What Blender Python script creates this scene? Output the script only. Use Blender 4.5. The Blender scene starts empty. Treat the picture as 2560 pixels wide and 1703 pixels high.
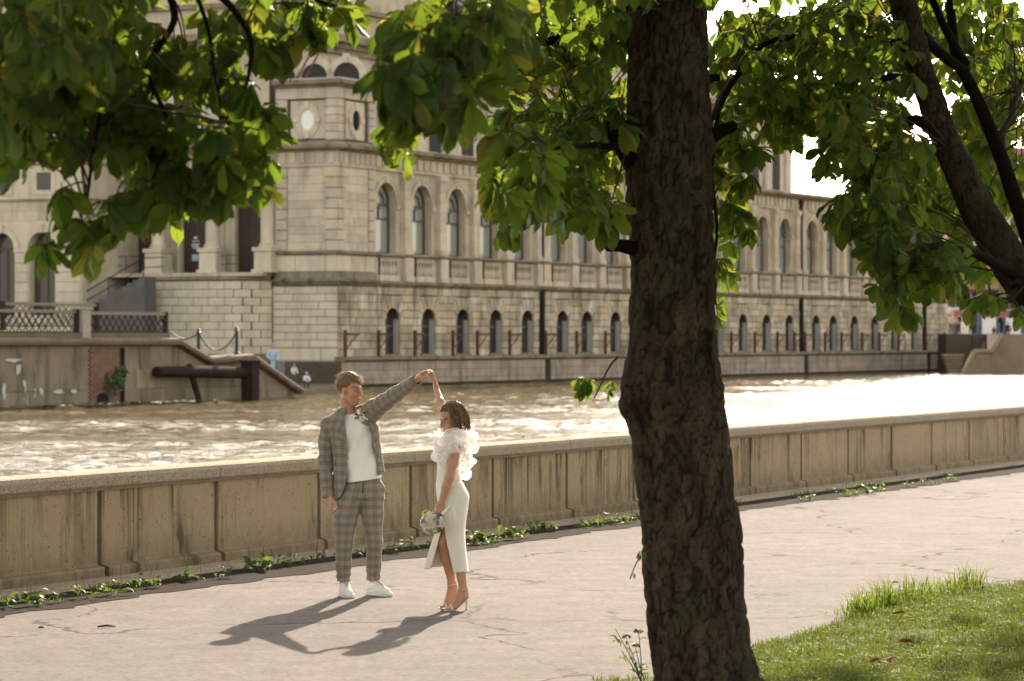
import bpy, bmesh, math, random
import numpy as np
from mathutils import Vector, Matrix, noise as mnoise
R = math.radians
random.seed(7); rng = np.random.default_rng(11)
SC = bpy.context.scene
COL = SC.collection

# ------------------------------------------------------------------ camera
F_PX = 8000.0                      # focal length in photo pixels (2560 wide)
CAM_Z = 2.12
cam_d = bpy.data.cameras.new('camera')
cam = bpy.data.objects.new('camera', cam_d); COL.objects.link(cam)
cam.location = (0, 0, CAM_Z); cam.rotation_euler = (R(90), 0, 0)
cam_d.sensor_width = 36.0; cam_d.lens = 36.0 * F_PX / 2560.0
cam_d.shift_y = -8.5 / 2560.0
cam_d.clip_start = 0.2; cam_d.clip_end = 4000
cam_d.dof.use_dof = True; cam_d.dof.focus_distance = 25.6
cam_d.dof.aperture_fstop = 4.6; cam_d.dof.aperture_blades = 9
SC.camera = cam

# ------------------------------------------------------------------ light
SUN_EL, SUN_AZ = R(24.0), R(9.6)   # azimuth clockwise from +Y (view axis)
W = bpy.data.worlds.new('World'); SC.world = W; W.use_nodes = True
wn, wl = W.node_tree.nodes, W.node_tree.links
sky = wn.new('ShaderNodeTexSky'); sky.sky_type = 'NISHITA'; sky.sun_disc = False
sky.sun_elevation = SUN_EL; sky.sun_rotation = SUN_AZ
sky.air_density = 1.0; sky.dust_density = 1.0; sky.ozone_density = 0.6; sky.altitude = 0
hs = wn.new('ShaderNodeHueSaturation'); hs.inputs['Saturation'].default_value = 0.42
wl.new(sky.outputs[0], hs.inputs['Color'])
wt_ = wn.new('ShaderNodeMix'); wt_.data_type = 'RGBA'; wt_.blend_type = 'MULTIPLY'; wt_.inputs[0].default_value = 1.0
wl.new(hs.outputs[0], wt_.inputs[6]); wt_.inputs[7].default_value = (1.06, .99, .86, 1)      # thin warm haze
wl.new(wt_.outputs[2], wn['Background'].inputs[0]); wn['Background'].inputs[1].default_value = 0.11
sun_d = bpy.data.lights.new('sun', 'SUN'); sun_d.energy = 3.4; sun_d.angle = R(0.53); sun_d.color = (1.0, 0.87, 0.69)
sun = bpy.data.objects.new('sun', sun_d); COL.objects.link(sun)
sdir = Vector((math.sin(SUN_AZ) * math.cos(SUN_EL), math.cos(SUN_AZ) * math.cos(SUN_EL), math.sin(SUN_EL)))
sun.rotation_euler = sdir.to_track_quat('Z', 'Y').to_euler(); sun.location = (6, 40, 30)
SC.view_settings.view_transform = 'Standard'; SC.view_settings.look = 'None'
SC.view_settings.exposure = 2.0; SC.view_settings.gamma = 1.0
SC.view_settings.use_curve_mapping = False
SC.render.engine = 'CYCLES'
SC.cycles.use_denoising = True
SC.cycles.max_bounces = 8; SC.cycles.transparent_max_bounces = 16
SC.cycles.diffuse_bounces = 4; SC.cycles.transmission_bounces = 4
SC.cycles.caustics_reflective = False; SC.cycles.caustics_refractive = False
SC.cycles.sample_clamp_indirect = 6.0

# ------------------------------------------------------------------ helpers
def link(o, parent=None):
    COL.objects.link(o)
    if parent is not None: o.parent = parent
    return o
def thing(name, label, cat, loc=(0, 0, 0), rotz=0.0, group=None):
    o = bpy.data.objects.new(name, None); link(o)
    o.empty_display_size = 0.2
    o.location = loc; o.rotation_euler = (0, 0, rotz)
    return tag(o, label, cat, group)
def tag(o, label=None, cat=None, group=None, kind=None):
    if label: o['label'] = label
    if cat: o['category'] = cat
    if group: o['group'] = group
    if kind: o['kind'] = kind
    return o
def empty(name, parent, loc=(0, 0, 0)):
    o = bpy.data.objects.new(name, None); link(o, parent); o.location = loc; return o

class MB:
    """collects geometry, then links it as one mesh object"""
    def __init__(s): s.v = []; s.f = []; s.uv = None
    def add(s, vs, fs):
        b = len(s.v); s.v.extend([tuple(v) for v in vs]); s.f.extend([tuple(i + b for i in f) for f in fs]); return s
    def box(s, x0, x1, y0, y1, z0, z1):
        return s.add([(x0,y0,z0),(x1,y0,z0),(x1,y1,z0),(x0,y1,z0),(x0,y0,z1),(x1,y0,z1),(x1,y1,z1),(x0,y1,z1)],
                     [(0,3,2,1),(4,5,6,7),(0,1,5,4),(1,2,6,5),(2,3,7,6),(3,0,4,7)])
    def cbox(s, x0, x1, y0, y1, z0, z1, c):
        """box with its front (-y) face chamfered by c: a proud stone"""
        return s.add([(x0,y1,z0),(x1,y1,z0),(x1,y1,z1),(x0,y1,z1),
                      (x0,y0+c,z0),(x1,y0+c,z0),(x1,y0+c,z1),(x0,y0+c,z1),
                      (x0+c,y0,z0+c),(x1-c,y0,z0+c),(x1-c,y0,z1-c),(x0+c,y0,z1-c)],
                     [(0,1,2,3),(0,4,5,1),(1,5,6,2),(2,6,7,3),(3,7,4,0),(4,8,9,5),(5,9,10,6),(6,10,11,7),(7,11,8,4),(8,11,10,9)])
    def extrude_profile(s, prof, x0, x1, axis='x'):
        """closed (a,z) profile swept along an axis; a is y when axis is x, x when axis is y"""
        n = len(prof)
        if axis == 'x': P = [(x0, a, z) for a, z in prof] + [(x1, a, z) for a, z in prof]
        else: P = [(a, x0, z) for a, z in prof] + [(a, x1, z) for a, z in prof]
        return s.add(P, [(i, (i+1) % n, n+(i+1) % n, n+i) for i in range(n)] + [tuple(range(n))[::-1], tuple(range(n, 2*n))])
    def tube(s, pts, rad, n=8, cap=True):
        pts = [Vector(p) for p in pts]
        if not hasattr(rad, '__len__'): rad = [rad] * len(pts)
        vs, fs = [], []; ref = None
        for i, p in enumerate(pts):
            d = (pts[min(i+1, len(pts)-1)] - pts[max(i-1, 0)]).normalized()
            if ref is None:
                ref = Vector((0,0,1)) if abs(d.z) < .9 else Vector((1,0,0))
            a = d.cross(ref).normalized(); b = d.cross(a).normalized(); ref = -b.cross(d).cross(d) if False else ref
            ref = (a.cross(d)).normalized()
            for k in range(n):
                t = 2*math.pi*k/n
                vs.append(p + (a*math.cos(t) + b*math.sin(t))*rad[i])
        for i in range(len(pts)-1):
            for k in range(n):
                fs.append((i*n+k, i*n+(k+1) % n, (i+1)*n+(k+1) % n, (i+1)*n+k))
        if cap:
            fs.append(tuple(range(n))); fs.append(tuple(range((len(pts)-1)*n, len(pts)*n))[::-1])
        return s.add(vs, fs)
    def lathe(s, prof, c=(0, 0, 0), n=16):
        """prof: list of (radius, z)"""
        vs = [(c[0]+r*math.cos(2*math.pi*k/n), c[1]+r*math.sin(2*math.pi*k/n), c[2]+z) for r, z in prof for k in range(n)]
        fs = [(i*n+k, i*n+(k+1) % n, (i+1)*n+(k+1) % n, (i+1)*n+k) for i in range(len(prof)-1) for k in range(n)]
        fs += [tuple(range(n))[::-1], tuple(range((len(prof)-1)*n, len(prof)*n))]
        return s.add(vs, fs)
    def mesh(s, name, mat=None, smooth=False):
        me = bpy.data.meshes.new(name); me.from_pydata(s.v, [], s.f)
        if mat: me.materials.append(mat)
        if smooth: me.polygons.foreach_set('use_smooth', [True]*len(me.polygons))
        me.update(); return me
    def build(s, name, mat=None, parent=None, smooth=False, fix=False):
        me = s.mesh(name, mat, smooth)
        if fix:
            bm = bmesh.new(); bm.from_mesh(me); bmesh.ops.recalc_face_normals(bm, faces=bm.faces); bm.to_mesh(me); bm.free()
        return link(bpy.data.objects.new(name, me), parent)
def auto_smooth(o, ang=35):
    me = o.data
    me.polygons.foreach_set('use_smooth', [True]*len(me.polygons))
    try: me.set_sharp_from_angle(angle=R(ang))
    except Exception: pass
    return o

# ------------------------------------------------------------------ materials
class NT:
    def __init__(s, name):
        s.m = bpy.data.materials.new(name); s.m.use_nodes = True
        s.n = s.m.node_tree.nodes; s.l = s.m.node_tree.links
        s.b = s.n['Principled BSDF']; s.out = s.n['Material Output']
    def new(s, t, **kw):
        nd = s.n.new(t)
        for k, v in kw.items():
            if k in nd.inputs: nd.inputs[k].default_value = v
            else: setattr(nd, k, v)
        return nd
    def link(s, a, b): s.l.new(a, b)
    def pos(s): 
        if not hasattr(s, '_p'): s._p = s.new('ShaderNodeNewGeometry')
        return s._p.outputs['Position']
    def objc(s):
        if not hasattr(s, '_o'): s._o = s.new('ShaderNodeTexCoord')
        return s._o.outputs['Object']
    def mapv(s, v, scale=(1,1,1), rot=(0,0,0), loc=(0,0,0)):
        m = s.new('ShaderNodeMapping'); m.inputs['Scale'].default_value = scale; m.inputs['Rotation'].default_value = rot; m.inputs['Location'].default_value = loc
        s.link(v, m.inputs['Vector']); return m.outputs[0]
    def noise(s, v, scale, detail=4, rough=.55, dist=0.0):
        t = s.new('ShaderNodeTexNoise'); t.inputs['Scale'].default_value = scale; t.inputs['Detail'].default_value = detail
        t.inputs['Roughness'].default_value = rough; t.inputs['Distortion'].default_value = dist
        s.link(v, t.inputs['Vector']); return t.outputs['Fac']
    def ramp(s, fac, stops, interp='LINEAR'):
        r = s.new('ShaderNodeValToRGB'); e = r.color_ramp.elements; r.color_ramp.interpolation = interp
        while len(e) < len(stops): e.new(0.5)
        for i, (p, c) in enumerate(stops):
            e[i].position = p
            e[i].color = (c, c, c, 1) if not hasattr(c, '__len__') else (*c[:3], 1)
        s.link(fac, r.inputs['Fac']); return r.outputs['Color']
    def mix(s, fac, a, b, mode='MIX'):
        m = s.new('ShaderNodeMix', data_type='RGBA', blend_type=mode)
        for sock, val in ((m.inputs['Factor'], fac), (m.inputs['A'], a), (m.inputs['B'], b)):
            pass
        fi = [i for i in m.inputs if i.name == 'Factor'][0]
        A = [i for i in m.inputs if i.name == 'A' and i.type == 'RGBA'][0]
        B = [i for i in m.inputs if i.name == 'B' and i.type == 'RGBA'][0]
        for sock, val in ((fi, fac), (A, a), (B, b)):
            if isinstance(val, (int, float)): sock.default_value = val
            elif isinstance(val, (tuple, list)): sock.default_value = (*val[:3], 1)
            else: s.link(val, sock)
        return [o for o in m.outputs if o.type == 'RGBA'][0]
    def math(s, op, a, b=None, c=None, clamp=False):
        m = s.new('ShaderNodeMath', operation=op, use_clamp=clamp)
        for i, v in enumerate((a, b, c)):
            if v is None: continue
            if isinstance(v, (int, float)): m.inputs[i].default_value = v
            else: s.link(v, m.inputs[i])
        return m.outputs[0]
    def sep(s, v):
        n = s.new('ShaderNodeSeparateXYZ'); s.link(v, n.inputs[0]); return n.outputs
    def attr(s, name):
        n = s.new('ShaderNodeAttribute'); n.attribute_name = name; return n.outputs
    def rand(s):
        """a number per piece: per object and per mesh island"""
        g = s.new('ShaderNodeNewGeometry'); o = s.new('ShaderNodeObjectInfo')
        return s.math('FRACT', s.math('ADD', g.outputs['Random Per Island'], o.outputs['Random']))
    def bump(s, h, strength=.3, dist=.02, chain=None):
        b = s.new('ShaderNodeBump'); b.inputs['Strength'].default_value = strength; b.inputs['Distance'].default_value = dist
        s.link(h, b.inputs['Height'])
        if chain is not None: s.link(chain, b.inputs['Normal'])
        return b.outputs[0]
    def set(s, **kw):
        for k, v in kw.items():
            k = {'color': 'Base Color', 'rough': 'Roughness', 'metal': 'Metallic', 'normal': 'Normal', 'spec': 'Specular IOR Level'}.get(k, k)
            i = s.b.inputs[k]
            if isinstance(v, (int, float)): i.default_value = v
            elif isinstance(v, (tuple, list)): i.default_value = (*v[:3], 1)
            else: s.link(v, i)
        return s
def plain(name, col, rough=.6, metal=0.0, var=.12, scale=6.0, bump=0.0, bscale=40):
    t = NT(name)
    n = t.noise(t.pos(), scale, 5)
    c = t.mix(n, tuple(x*(1-var) for x in col), tuple(min(1, x*(1+var)) for x in col))
    t.set(color=c, rough=rough, metal=metal, spec=.08 if rough > .65 else .35)
    if bump: t.set(normal=t.bump(t.noise(t.pos(), bscale, 6), bump, .01))
    return t.m

# ------------------------------------------------------------------ signed-distance modelling
class SDF:
    """smooth unions of round cones, ellipsoids and profiles on a grid, meshed with surface nets"""
    def __init__(s, lo, hi, h):
        s.lo = np.array(lo, float); s.h = h
        s.n = np.ceil((np.array(hi)-s.lo)/h).astype(int)+1
        s.val = np.full(s.n, .5, np.float32)
        s.ax = [s.lo[i]+h*np.arange(s.n[i]) for i in range(3)]
    def _sl(s, lo, hi, pad):
        a = np.clip(np.floor((np.array(lo)-pad-s.lo)/s.h).astype(int), 0, s.n-1)
        b = np.clip(np.ceil((np.array(hi)+pad-s.lo)/s.h).astype(int)+1, 1, s.n)
        return tuple(slice(a[i], b[i]) for i in range(3))
    def grid(s, sl):
        return np.meshgrid(s.ax[0][sl[0]], s.ax[1][sl[1]], s.ax[2][sl[2]], indexing='ij', sparse=True)
    def put(s, sl, d, k, op='add'):
        v = s.val[sl]; d = d.astype(np.float32)
        if op == 'add':
            if k > 0:
                hh = np.clip(.5+.5*(v-d)/k, 0, 1); s.val[sl] = v*(1-hh)+d*hh-k*hh*(1-hh)
            else: s.val[sl] = np.minimum(v, d)
        elif op == 'sub':
            d = -d
            if k > 0:
                hh = np.clip(.5-.5*(v-d)/k, 0, 1); s.val[sl] = v*(1-hh)+d*hh+k*hh*(1-hh)
            else: s.val[sl] = np.maximum(v, d)
        elif op == 'int': s.val[sl] = np.maximum(v, d)
    def cone(s, a, b, ra, rb, k=.01, op='add'):
        a = np.array(a, float); b = np.array(b, float); r = max(ra, rb)
        sl = s._sl(np.minimum(a, b)-r, np.maximum(a, b)+r, max(k, s.h*2)*1.5+.01)
        X, Y, Z = s.grid(sl); ab = b-a; L = max(ab @ ab, 1e-9)
        t = np.clip(((X-a[0])*ab[0]+(Y-a[1])*ab[1]+(Z-a[2])*ab[2])/L, 0, 1)
        d = np.sqrt((X-a[0]-t*ab[0])**2+(Y-a[1]-t*ab[1])**2+(Z-a[2]-t*ab[2])**2)-(ra+(rb-ra)*t)
        s.put(sl, d, k, op); return s
    def chain(s, pts, rad, k=.01):
        for i in range(len(pts)-1): s.cone(pts[i], pts[i+1], rad[i], rad[i+1], k)
        return s
    def ell(s, c, r, k=.01, op='add', M=None):
        """ellipsoid; M: 3x3 whose rows are its own axes in world terms"""
        c = np.array(c, float); r = np.array(r, float); R_ = r.max()
        sl = s._sl(c-R_, c+R_, max(k, s.h*2)*1.5+.012)
        X, Y, Z = s.grid(sl); X = X-c[0]; Y = Y-c[1]; Z = Z-c[2]
        if M is not None: X, Y, Z = (M[i][0]*X+M[i][1]*Y+M[i][2]*Z for i in range(3))
        q = np.sqrt((X/r[0])**2+(Y/r[1])**2+(Z/r[2])**2); g = np.sqrt((X/r[0]**2)**2+(Y/r[1]**2)**2+(Z/r[2]**2)**2)
        s.put(sl, q*(q-1)/np.maximum(g, 1e-6), k, op); return s
    def stack(s, lev, k=.01, op='add', off=0.0, fn=None):
        """elliptic stack: lev rows (z, cx, cy, rx, ry)"""
        L = np.array(lev, float); L = L[np.argsort(L[:, 0])]
        lo = (L[:, 1]-L[:, 3]).min()-abs(off), (L[:, 2]-L[:, 4]).min()-abs(off), L[0, 0]; hi = (L[:, 1]+L[:, 3]).max()+abs(off), (L[:, 2]+L[:, 4]).max()+abs(off), L[-1, 0]
        sl = s._sl(lo, hi, k*1.5+.02); X, Y, Z = s.grid(sl)
        z = np.clip(Z, L[0, 0], L[-1, 0]); cx, cy, rx, ry = (np.interp(z, L[:, 0], L[:, i]) for i in range(1, 5))
        rx = rx+off; ry = ry+off
        q = np.sqrt(((X-cx)/rx)**2+((Y-cy)/ry)**2); d = (q-1)*np.minimum(rx, ry)
        d = np.maximum(d, np.maximum(L[0, 0]-Z, Z-L[-1, 0]))
        if fn is not None: d = d+fn(X, Y, Z)
        s.put(sl, d, k, op); return s
    def warp(s, fn):
        X, Y, Z = s.grid((slice(None),)*3); s.val += fn(X, Y, Z).astype(np.float32); return s
    def clip(s, fn):
        X, Y, Z = s.grid((slice(None),)*3); s.val = np.maximum(s.val, fn(X, Y, Z).astype(np.float32)*np.ones_like(s.val)); return s
    def mesh(s):
        v = s.val; v[[0, -1]] = np.abs(v[[0, -1]])+1e-4; v[:, [0, -1]] = np.abs(v[:, [0, -1]])+1e-4; v[:, :, [0, -1]] = np.abs(v[:, :, [0, -1]])+1e-4
        n = s.n-1; ins = v < 0
        C = [(i, j, k) for i in (0, 1) for j in (0, 1) for k in (0, 1)]
        def cor(a, c): return a[c[0]:c[0]+n[0], c[1]:c[1]+n[1], c[2]:c[2]+n[2]]
        cnt = sum(cor(ins, c).astype(np.int8) for c in C); act = (cnt > 0) & (cnt < 8)
        idx = np.argwhere(act); ids = -np.ones(tuple(n), np.int64); ids[act] = np.arange(len(idx))
        acc = np.zeros((len(idx), 3)); num = np.zeros(len(idx))
        vals = {c: v[idx[:, 0]+c[0], idx[:, 1]+c[1], idx[:, 2]+c[2]] for c in C}
        for a in C:
            for ax in range(3):
                if a[ax]: continue
                b = tuple(1 if i == ax else a[i] for i in range(3)); va, vb = vals[a], vals[b]
                m = (va < 0) != (vb < 0); t = np.where(m, va/np.where(m, va-vb, 1), 0)
                for i in range(3): acc[:, i] += np.where(m, a[i]+(t if i == ax else 0), 0)
                num += m
        V = s.lo+(idx+acc/num[:, None])*s.h; Fs = []
        for ax in range(3):
            o = [(1, 2), (2, 0), (0, 1)][ax]
            sa = [slice(1, n[i]) for i in range(3)]; sa[ax] = slice(0, n[ax]); sb = list(sa); sb[ax] = slice(1, n[ax]+1)
            A, B = ins[tuple(sa)], ins[tuple(sb)]
            e = np.argwhere(A != B); 
            if not len(e): continue
            fl = A[e[:, 0], e[:, 1], e[:, 2]]
            base = e+np.array([0 if i == ax else 1 for i in range(3)])
            q = []
            for d1, d2 in ((0, 0), (1, 0), (1, 1), (0, 1)):
                p = base.copy(); p[:, o[0]] -= d1; p[:, o[1]] -= d2; q.append(ids[p[:, 0], p[:, 1], p[:, 2]])
            q = np.stack(q, -1); q[~fl] = q[~fl][:, ::-1]; Fs.append(q)
        return V, np.concatenate(Fs)
def relax(V, F, it=2, lam=.5):
    n = len(V); e = np.concatenate([F[:, [0, 1]], F[:, [1, 2]], F[:, [2, 3]], F[:, [3, 0]]]); e = np.concatenate([e, e[:, ::-1]])
    deg = np.bincount(e[:, 0], minlength=n)[:, None]
    for _ in range(it):
        s_ = np.stack([np.bincount(e[:, 0], V[e[:, 1], i], n) for i in range(3)], -1); V = V+lam*(s_/np.maximum(deg, 1)-V)
    return V
def np_mesh(name, V, F, mat, parent=None, smooth=True, attrs=None):
    me = bpy.data.meshes.new(name); me.from_pydata(V.tolist() if hasattr(V, 'tolist') else V, [], F.tolist() if hasattr(F, 'tolist') else F)
    for m in (mat if isinstance(mat, (list, tuple)) else [mat]): me.materials.append(m)
    if smooth: me.polygons.foreach_set('use_smooth', [True]*len(me.polygons))
    for k, a in (attrs or {}).items():
        a = np.asarray(a, np.float32)
        if a.ndim == 1: at = me.attributes.new(k, 'FLOAT', 'POINT'); at.data.foreach_set('value', a)
        elif a.shape[1] == 3: at = me.attributes.new(k, 'FLOAT_VECTOR', 'POINT'); at.data.foreach_set('vector', a.ravel())
        else: at = me.attributes.new(k, 'FLOAT_COLOR', 'POINT'); at.data.foreach_set('color', a.ravel())
    me.update()
    return link(bpy.data.objects.new(name, me), parent)
def wnoise(seed, n=14, l0=.05, l1=.3, dirs=None):
    """cheap band-limited noise: a sum of sines"""
    r = np.random.default_rng(seed); K = r.normal(size=(n, 3)); K /= np.linalg.norm(K, axis=1)[:, None]
    if dirs is not None: K = K*np.array(dirs); 
    L = l0*(l1/l0)**r.random(n); ph = r.uniform(0, 6.28, n); am = np.sqrt(L/l1)
    def f(X, Y, Z):
        o = 0
        for i in range(n): o = o+am[i]*np.sin(6.283/L[i]*(K[i, 0]*X+K[i, 1]*Y+K[i, 2]*Z)+ph[i])
        return o/math.sqrt(n)
    return f
# ================================================================== ground, water, parapet
# river-wall frame: u along the wall (to the right and away), n towards the camera
WU = Vector((0.4172, 0.9088, 0)); WN = Vector((0.9088, -0.4172, 0))
WALL_P = Vector((-4.17, 26.05, 0))          # foot of the wall's face at the left edge of the picture
def wall_pt(s, t, z): return WALL_P + WU*s + WN*t + Vector((0, 0, z))
WROT = math.atan2(WU.y, WU.x)

def asphalt_mat():
    t = NT('old_asphalt'); p = t.pos()
    big = t.noise(p, .35, 4); mid = t.noise(p, 3.0, 6, .6); fine = t.noise(p, 55, 3, .6); grit = t.noise(p, 170, 2, .7)
    c = t.mix(t.ramp(big, [(.3, 0), (.7, 1)]), (.166, .138, .128), (.220, .185, .173))
    c = t.mix(t.ramp(mid, [(.35, .0), (.72, .7)]), c, (.098, .080, .069))
    c = t.mix(t.ramp(fine, [(.48, 0), (.62, .5)]), c, (.21, .185, .168))
    c = t.mix(t.ramp(grit, [(.56, 0), (.68, .6)]), c, (.055, .046, .041))
    # cracks: warped cell borders, only where a mask lets them through
    wv = t.new('ShaderNodeVectorMath', operation='ADD'); t.link(p, wv.inputs[0])
    nz = t.new('ShaderNodeTexNoise'); nz.inputs['Scale'].default_value = 1.1; nz.inputs['Detail'].default_value = 6; t.link(p, nz.inputs['Vector'])
    sc = t.new('ShaderNodeVectorMath', operation='SCALE'); sc.inputs['Scale'].default_value = 1.5; t.link(nz.outputs['Color'], sc.inputs[0]); t.link(sc.outputs[0], wv.inputs[1])
    vo = t.new('ShaderNodeTexVoronoi', feature='DISTANCE_TO_EDGE'); vo.inputs['Scale'].default_value = .33; t.link(t.mapv(wv.outputs[0], (1, .75, 1)), vo.inputs['Vector'])
    crack = t.ramp(vo.outputs['Distance'], [(0.0, 1), (.0045, 1), (.010, 0)])
    mask = t.ramp(t.noise(p, .55, 3), [(.42, 0), (.55, 1)])
    crk = t.math('MULTIPLY', crack, mask)
    c = t.mix(crk, c, (.03, .024, .021))
    spk = t.noise(p, 17, 4, .75); spots = t.noise(p, 6.5, 5, .7)
    c = t.mix(t.ramp(spk, [(.36, .55), (.5, 0)]), c, (.060, .049, .043))
    c = t.mix(t.ramp(spk, [(.56, 0), (.7, .6)]), c, (.25, .212, .19))
    c = t.mix(t.ramp(spots, [(.62, 0), (.70, .6)]), c, (.065, .053, .045))
    h = t.math('ADD', t.math('MULTIPLY', fine, .5), t.math('MULTIPLY', grit, .5))
    h = t.math('SUBTRACT', h, t.math('MULTIPLY', crk, 1.5))
    t.set(color=c, rough=.95, normal=t.bump(h, .45, .012), spec=.05)
    return t.m
M_ASPH = asphalt_mat()
M_SOIL_SHADE = NT('soil_painted_shade'); 
_n = M_SOIL_SHADE.noise(M_SOIL_SHADE.pos(), 14, 8, .7)
M_SOIL_SHADE.set(color=M_SOIL_SHADE.ramp(_n, [(.3, (.020, .015, .012)), (.7, (.062, .048, .039))]), rough=1.0, normal=M_SOIL_SHADE.bump(_n, .8, .03), spec=.02); M_SOIL_SHADE = M_SOIL_SHADE.m  # earth colour darkened so it also paints the parapet's shadow

# pavement: one big sheet on our bank, ending just behind the parapet
def bank_sheet(name, t0, t1, s0, s1, z, mat, ns=1, nt=1, fz=None, wob=0):
    mb = MB(); vs = []; fs = []
    for i in range(ns+1):
        for j in range(nt+1):
            s = s0+(s1-s0)*i/ns; tt = t0+(t1-t0)*j/nt
            if wob and j == nt: tt += wob*(mnoise.noise((s*2.1, 3.3, 0))+.6*mnoise.noise((s*7.3, 1.3, 0)))
            p = wall_pt(s, tt, z); 
            if fz: p.z += fz(p.x, p.y)
            vs.append(p)
    for i in range(ns):
        for j in range(nt):
            a = i*(nt+1)+j; fs.append((a, a+1, a+nt+2, a+nt+1))
    mb.add(vs, fs); return mb.build(name, mat, fix=True)
tag(bank_sheet('pavement', -0.35, 45, -60, 110, 0.0, M_ASPH), kind='structure')
so = bank_sheet('soil_shade_strip', 0.2, 1.0, -40, 90, 0.005, M_SOIL_SHADE, 700, 1, wob=.16); tag(so, kind='structure')  # real dirt edge, widened to paint in the parapet's cast shadow

# ---- parapet of precast panels
def concrete_mat(name, base, stain=1.0):
    t = NT(name); p = t.pos()
    o = t.new('ShaderNodeVectorTransform', vector_type='POINT', convert_from='WORLD', convert_to='OBJECT')
    r = t.mapv(p, (1,1,1), (0, 0, -WROT))           # x runs along the wall
    n1 = t.noise(r, 1.2, 5); n2 = t.noise(r, 9, 6, .65); pit = t.noise(r, 38, 2, .5)
    c = t.mix(n1, tuple(v*.86 for v in base), tuple(v*1.1 for v in base))
    c = t.mix(t.ramp(n2, [(.4, 0), (.8, .45)]), c, tuple(v*.66 for v in base))
    # vertical run-off streaks: columns of thin dark lines that come and go
    st = t.noise(t.mapv(r, (21, 1, .32)), 1.0, 3, .6)
    wide = t.noise(t.mapv(r, (2.4, 1, .5)), 1.0, 3, .55)
    z = t.sep(p)[2]
    top = t.new('ShaderNodeMapRange'); top.inputs['From Min'].default_value = .12; top.inputs['From Max'].default_value = .78; t.link(z, top.inputs['Value'])
    s1 = t.math('MULTIPLY', t.ramp(st, [(.47, 0), (.56, 1)]), t.ramp(wide, [(.46, 0), (.55, 1)]))
    blot = t.math('MULTIPLY', t.ramp(t.noise(t.mapv(r, (5.5, 1, 1.7)), 1.0, 4, .6), [(.52, 0), (.66, .9)]), t.ramp(wide, [(.42, 0), (.55, 1)]))
    s1 = t.math('MULTIPLY', s1, t.math('ADD', t.math('MULTIPLY', top.outputs[0], .7), .3))
    s1 = t.math('MAXIMUM', s1, blot)
    rp = t.new('ShaderNodeObjectInfo').outputs['Random']; c = t.mix(t.math('MULTIPLY', rp, .3), c, tuple(v*.72 for v in base))
    c = t.mix(t.math('MULTIPLY', s1, t.math('ADD', t.math('MULTIPLY', rp, .65), .35)), c, (.055, .047, .022))
    lowd = t.new('ShaderNodeMapRange'); lowd.inputs['From Min'].default_value = .42; lowd.inputs['From Max'].default_value = .1; t.link(z, lowd.inputs['Value'])
    c = t.mix(t.math('MULTIPLY', t.math('MULTIPLY', lowd.outputs[0], n2), .9*stain, clamp=True), c, (.07, .055, .035))
    pits = t.ramp(pit, [(.66, 0), (.72, 1)])
    c = t.mix(t.math('MULTIPLY', pits, .8), c, (.05, .04, .03))
    h = t.math('SUBTRACT', n2, t.math('MULTIPLY', pits, .8))
    t.set(color=c, rough=.95, normal=t.bump(h, .35, .012), spec=.06)
    return t.m
M_PANEL = concrete_mat('stained_concrete', (.385, .288, .182))
M_COPE = NT('coping_concrete'); t = M_COPE
_a = t.noise(t.pos(), 5, 6, .65); _b = t.noise(t.pos(), 60, 3, .7)
t.set(color=t.mix(t.ramp(_b, [(.5, 0), (.62, .75)]), t.mix(_a, (.34, .27, .195), (.46, .38, .29)), (.12, .09, .06)), rough=.95, normal=t.bump(t.math('ADD', _a, _b), .8, .02), spec=.08); M_COPE = t.m
M_JOINT = plain('dark_joint_concrete', (.215, .165, .105), .95, var=.45, scale=7, bump=.5, bscale=25)
PITCH = 2.0
par = thing('parapet_wall', 'stained tan concrete parapet along the riverside path behind the couple', 'wall', wall_pt(0, 0, 0), WROT)
# local frame: x along, y away from the camera (wall thickness), z up
pm = MB()   # one panel: flat face, bevelled foot ledge, chamfered reveals
w = PITCH
pm.extrude_profile([(.035, .80), (.12, .80), (.12, .02), (-.045, .02), (-.045, .135), (-.035, .15), (.030, .165), (.035, .175)], .036, w-.036)
me_panel = pm.mesh('panel', M_PANEL)
cm = MB(); cm.extrude_profile([(.0, .83), (-.012, .845), (-.016, .915), (.0, .947), (.03, .957), (.30, .962), (.335, .93), (.335, .83)], .006, w*2-.006)
me_cope = cm.mesh('coping', M_COPE)
off = .17
core = MB().box(-24, 84, .062, .30, 0.0, .832).build('wall_core', M_JOINT, par)
MB().box(-24, 84, .010, .061, .802, .829).build('drip_band', M_JOINT, par)
for i in range(-9, 40):
    x = i*PITCH + off - .6
    link(bpy.data.objects.new('panel', me_panel), par).location = (x, 0, 0)
    if i % 2 == 0: link(bpy.data.objects.new('coping', me_cope), par).location = (x, 0, random.uniform(-.003, .003))
kb = MB(); kb.extrude_profile([(-.21, .0), (-.19, .045), (.08, .075), (.08, 0)], .004, 2.996); me_k = kb.mesh('footing_slab', M_COPE)
for i in range(-6, 26):
    o = link(bpy.data.objects.new('footing_slab', me_k), par); o.location = (i*3+1.1, 0, random.uniform(-.006, .004)); o.rotation_euler = (random.uniform(-.02, .02), random.uniform(-.004, .004), 0)

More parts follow.
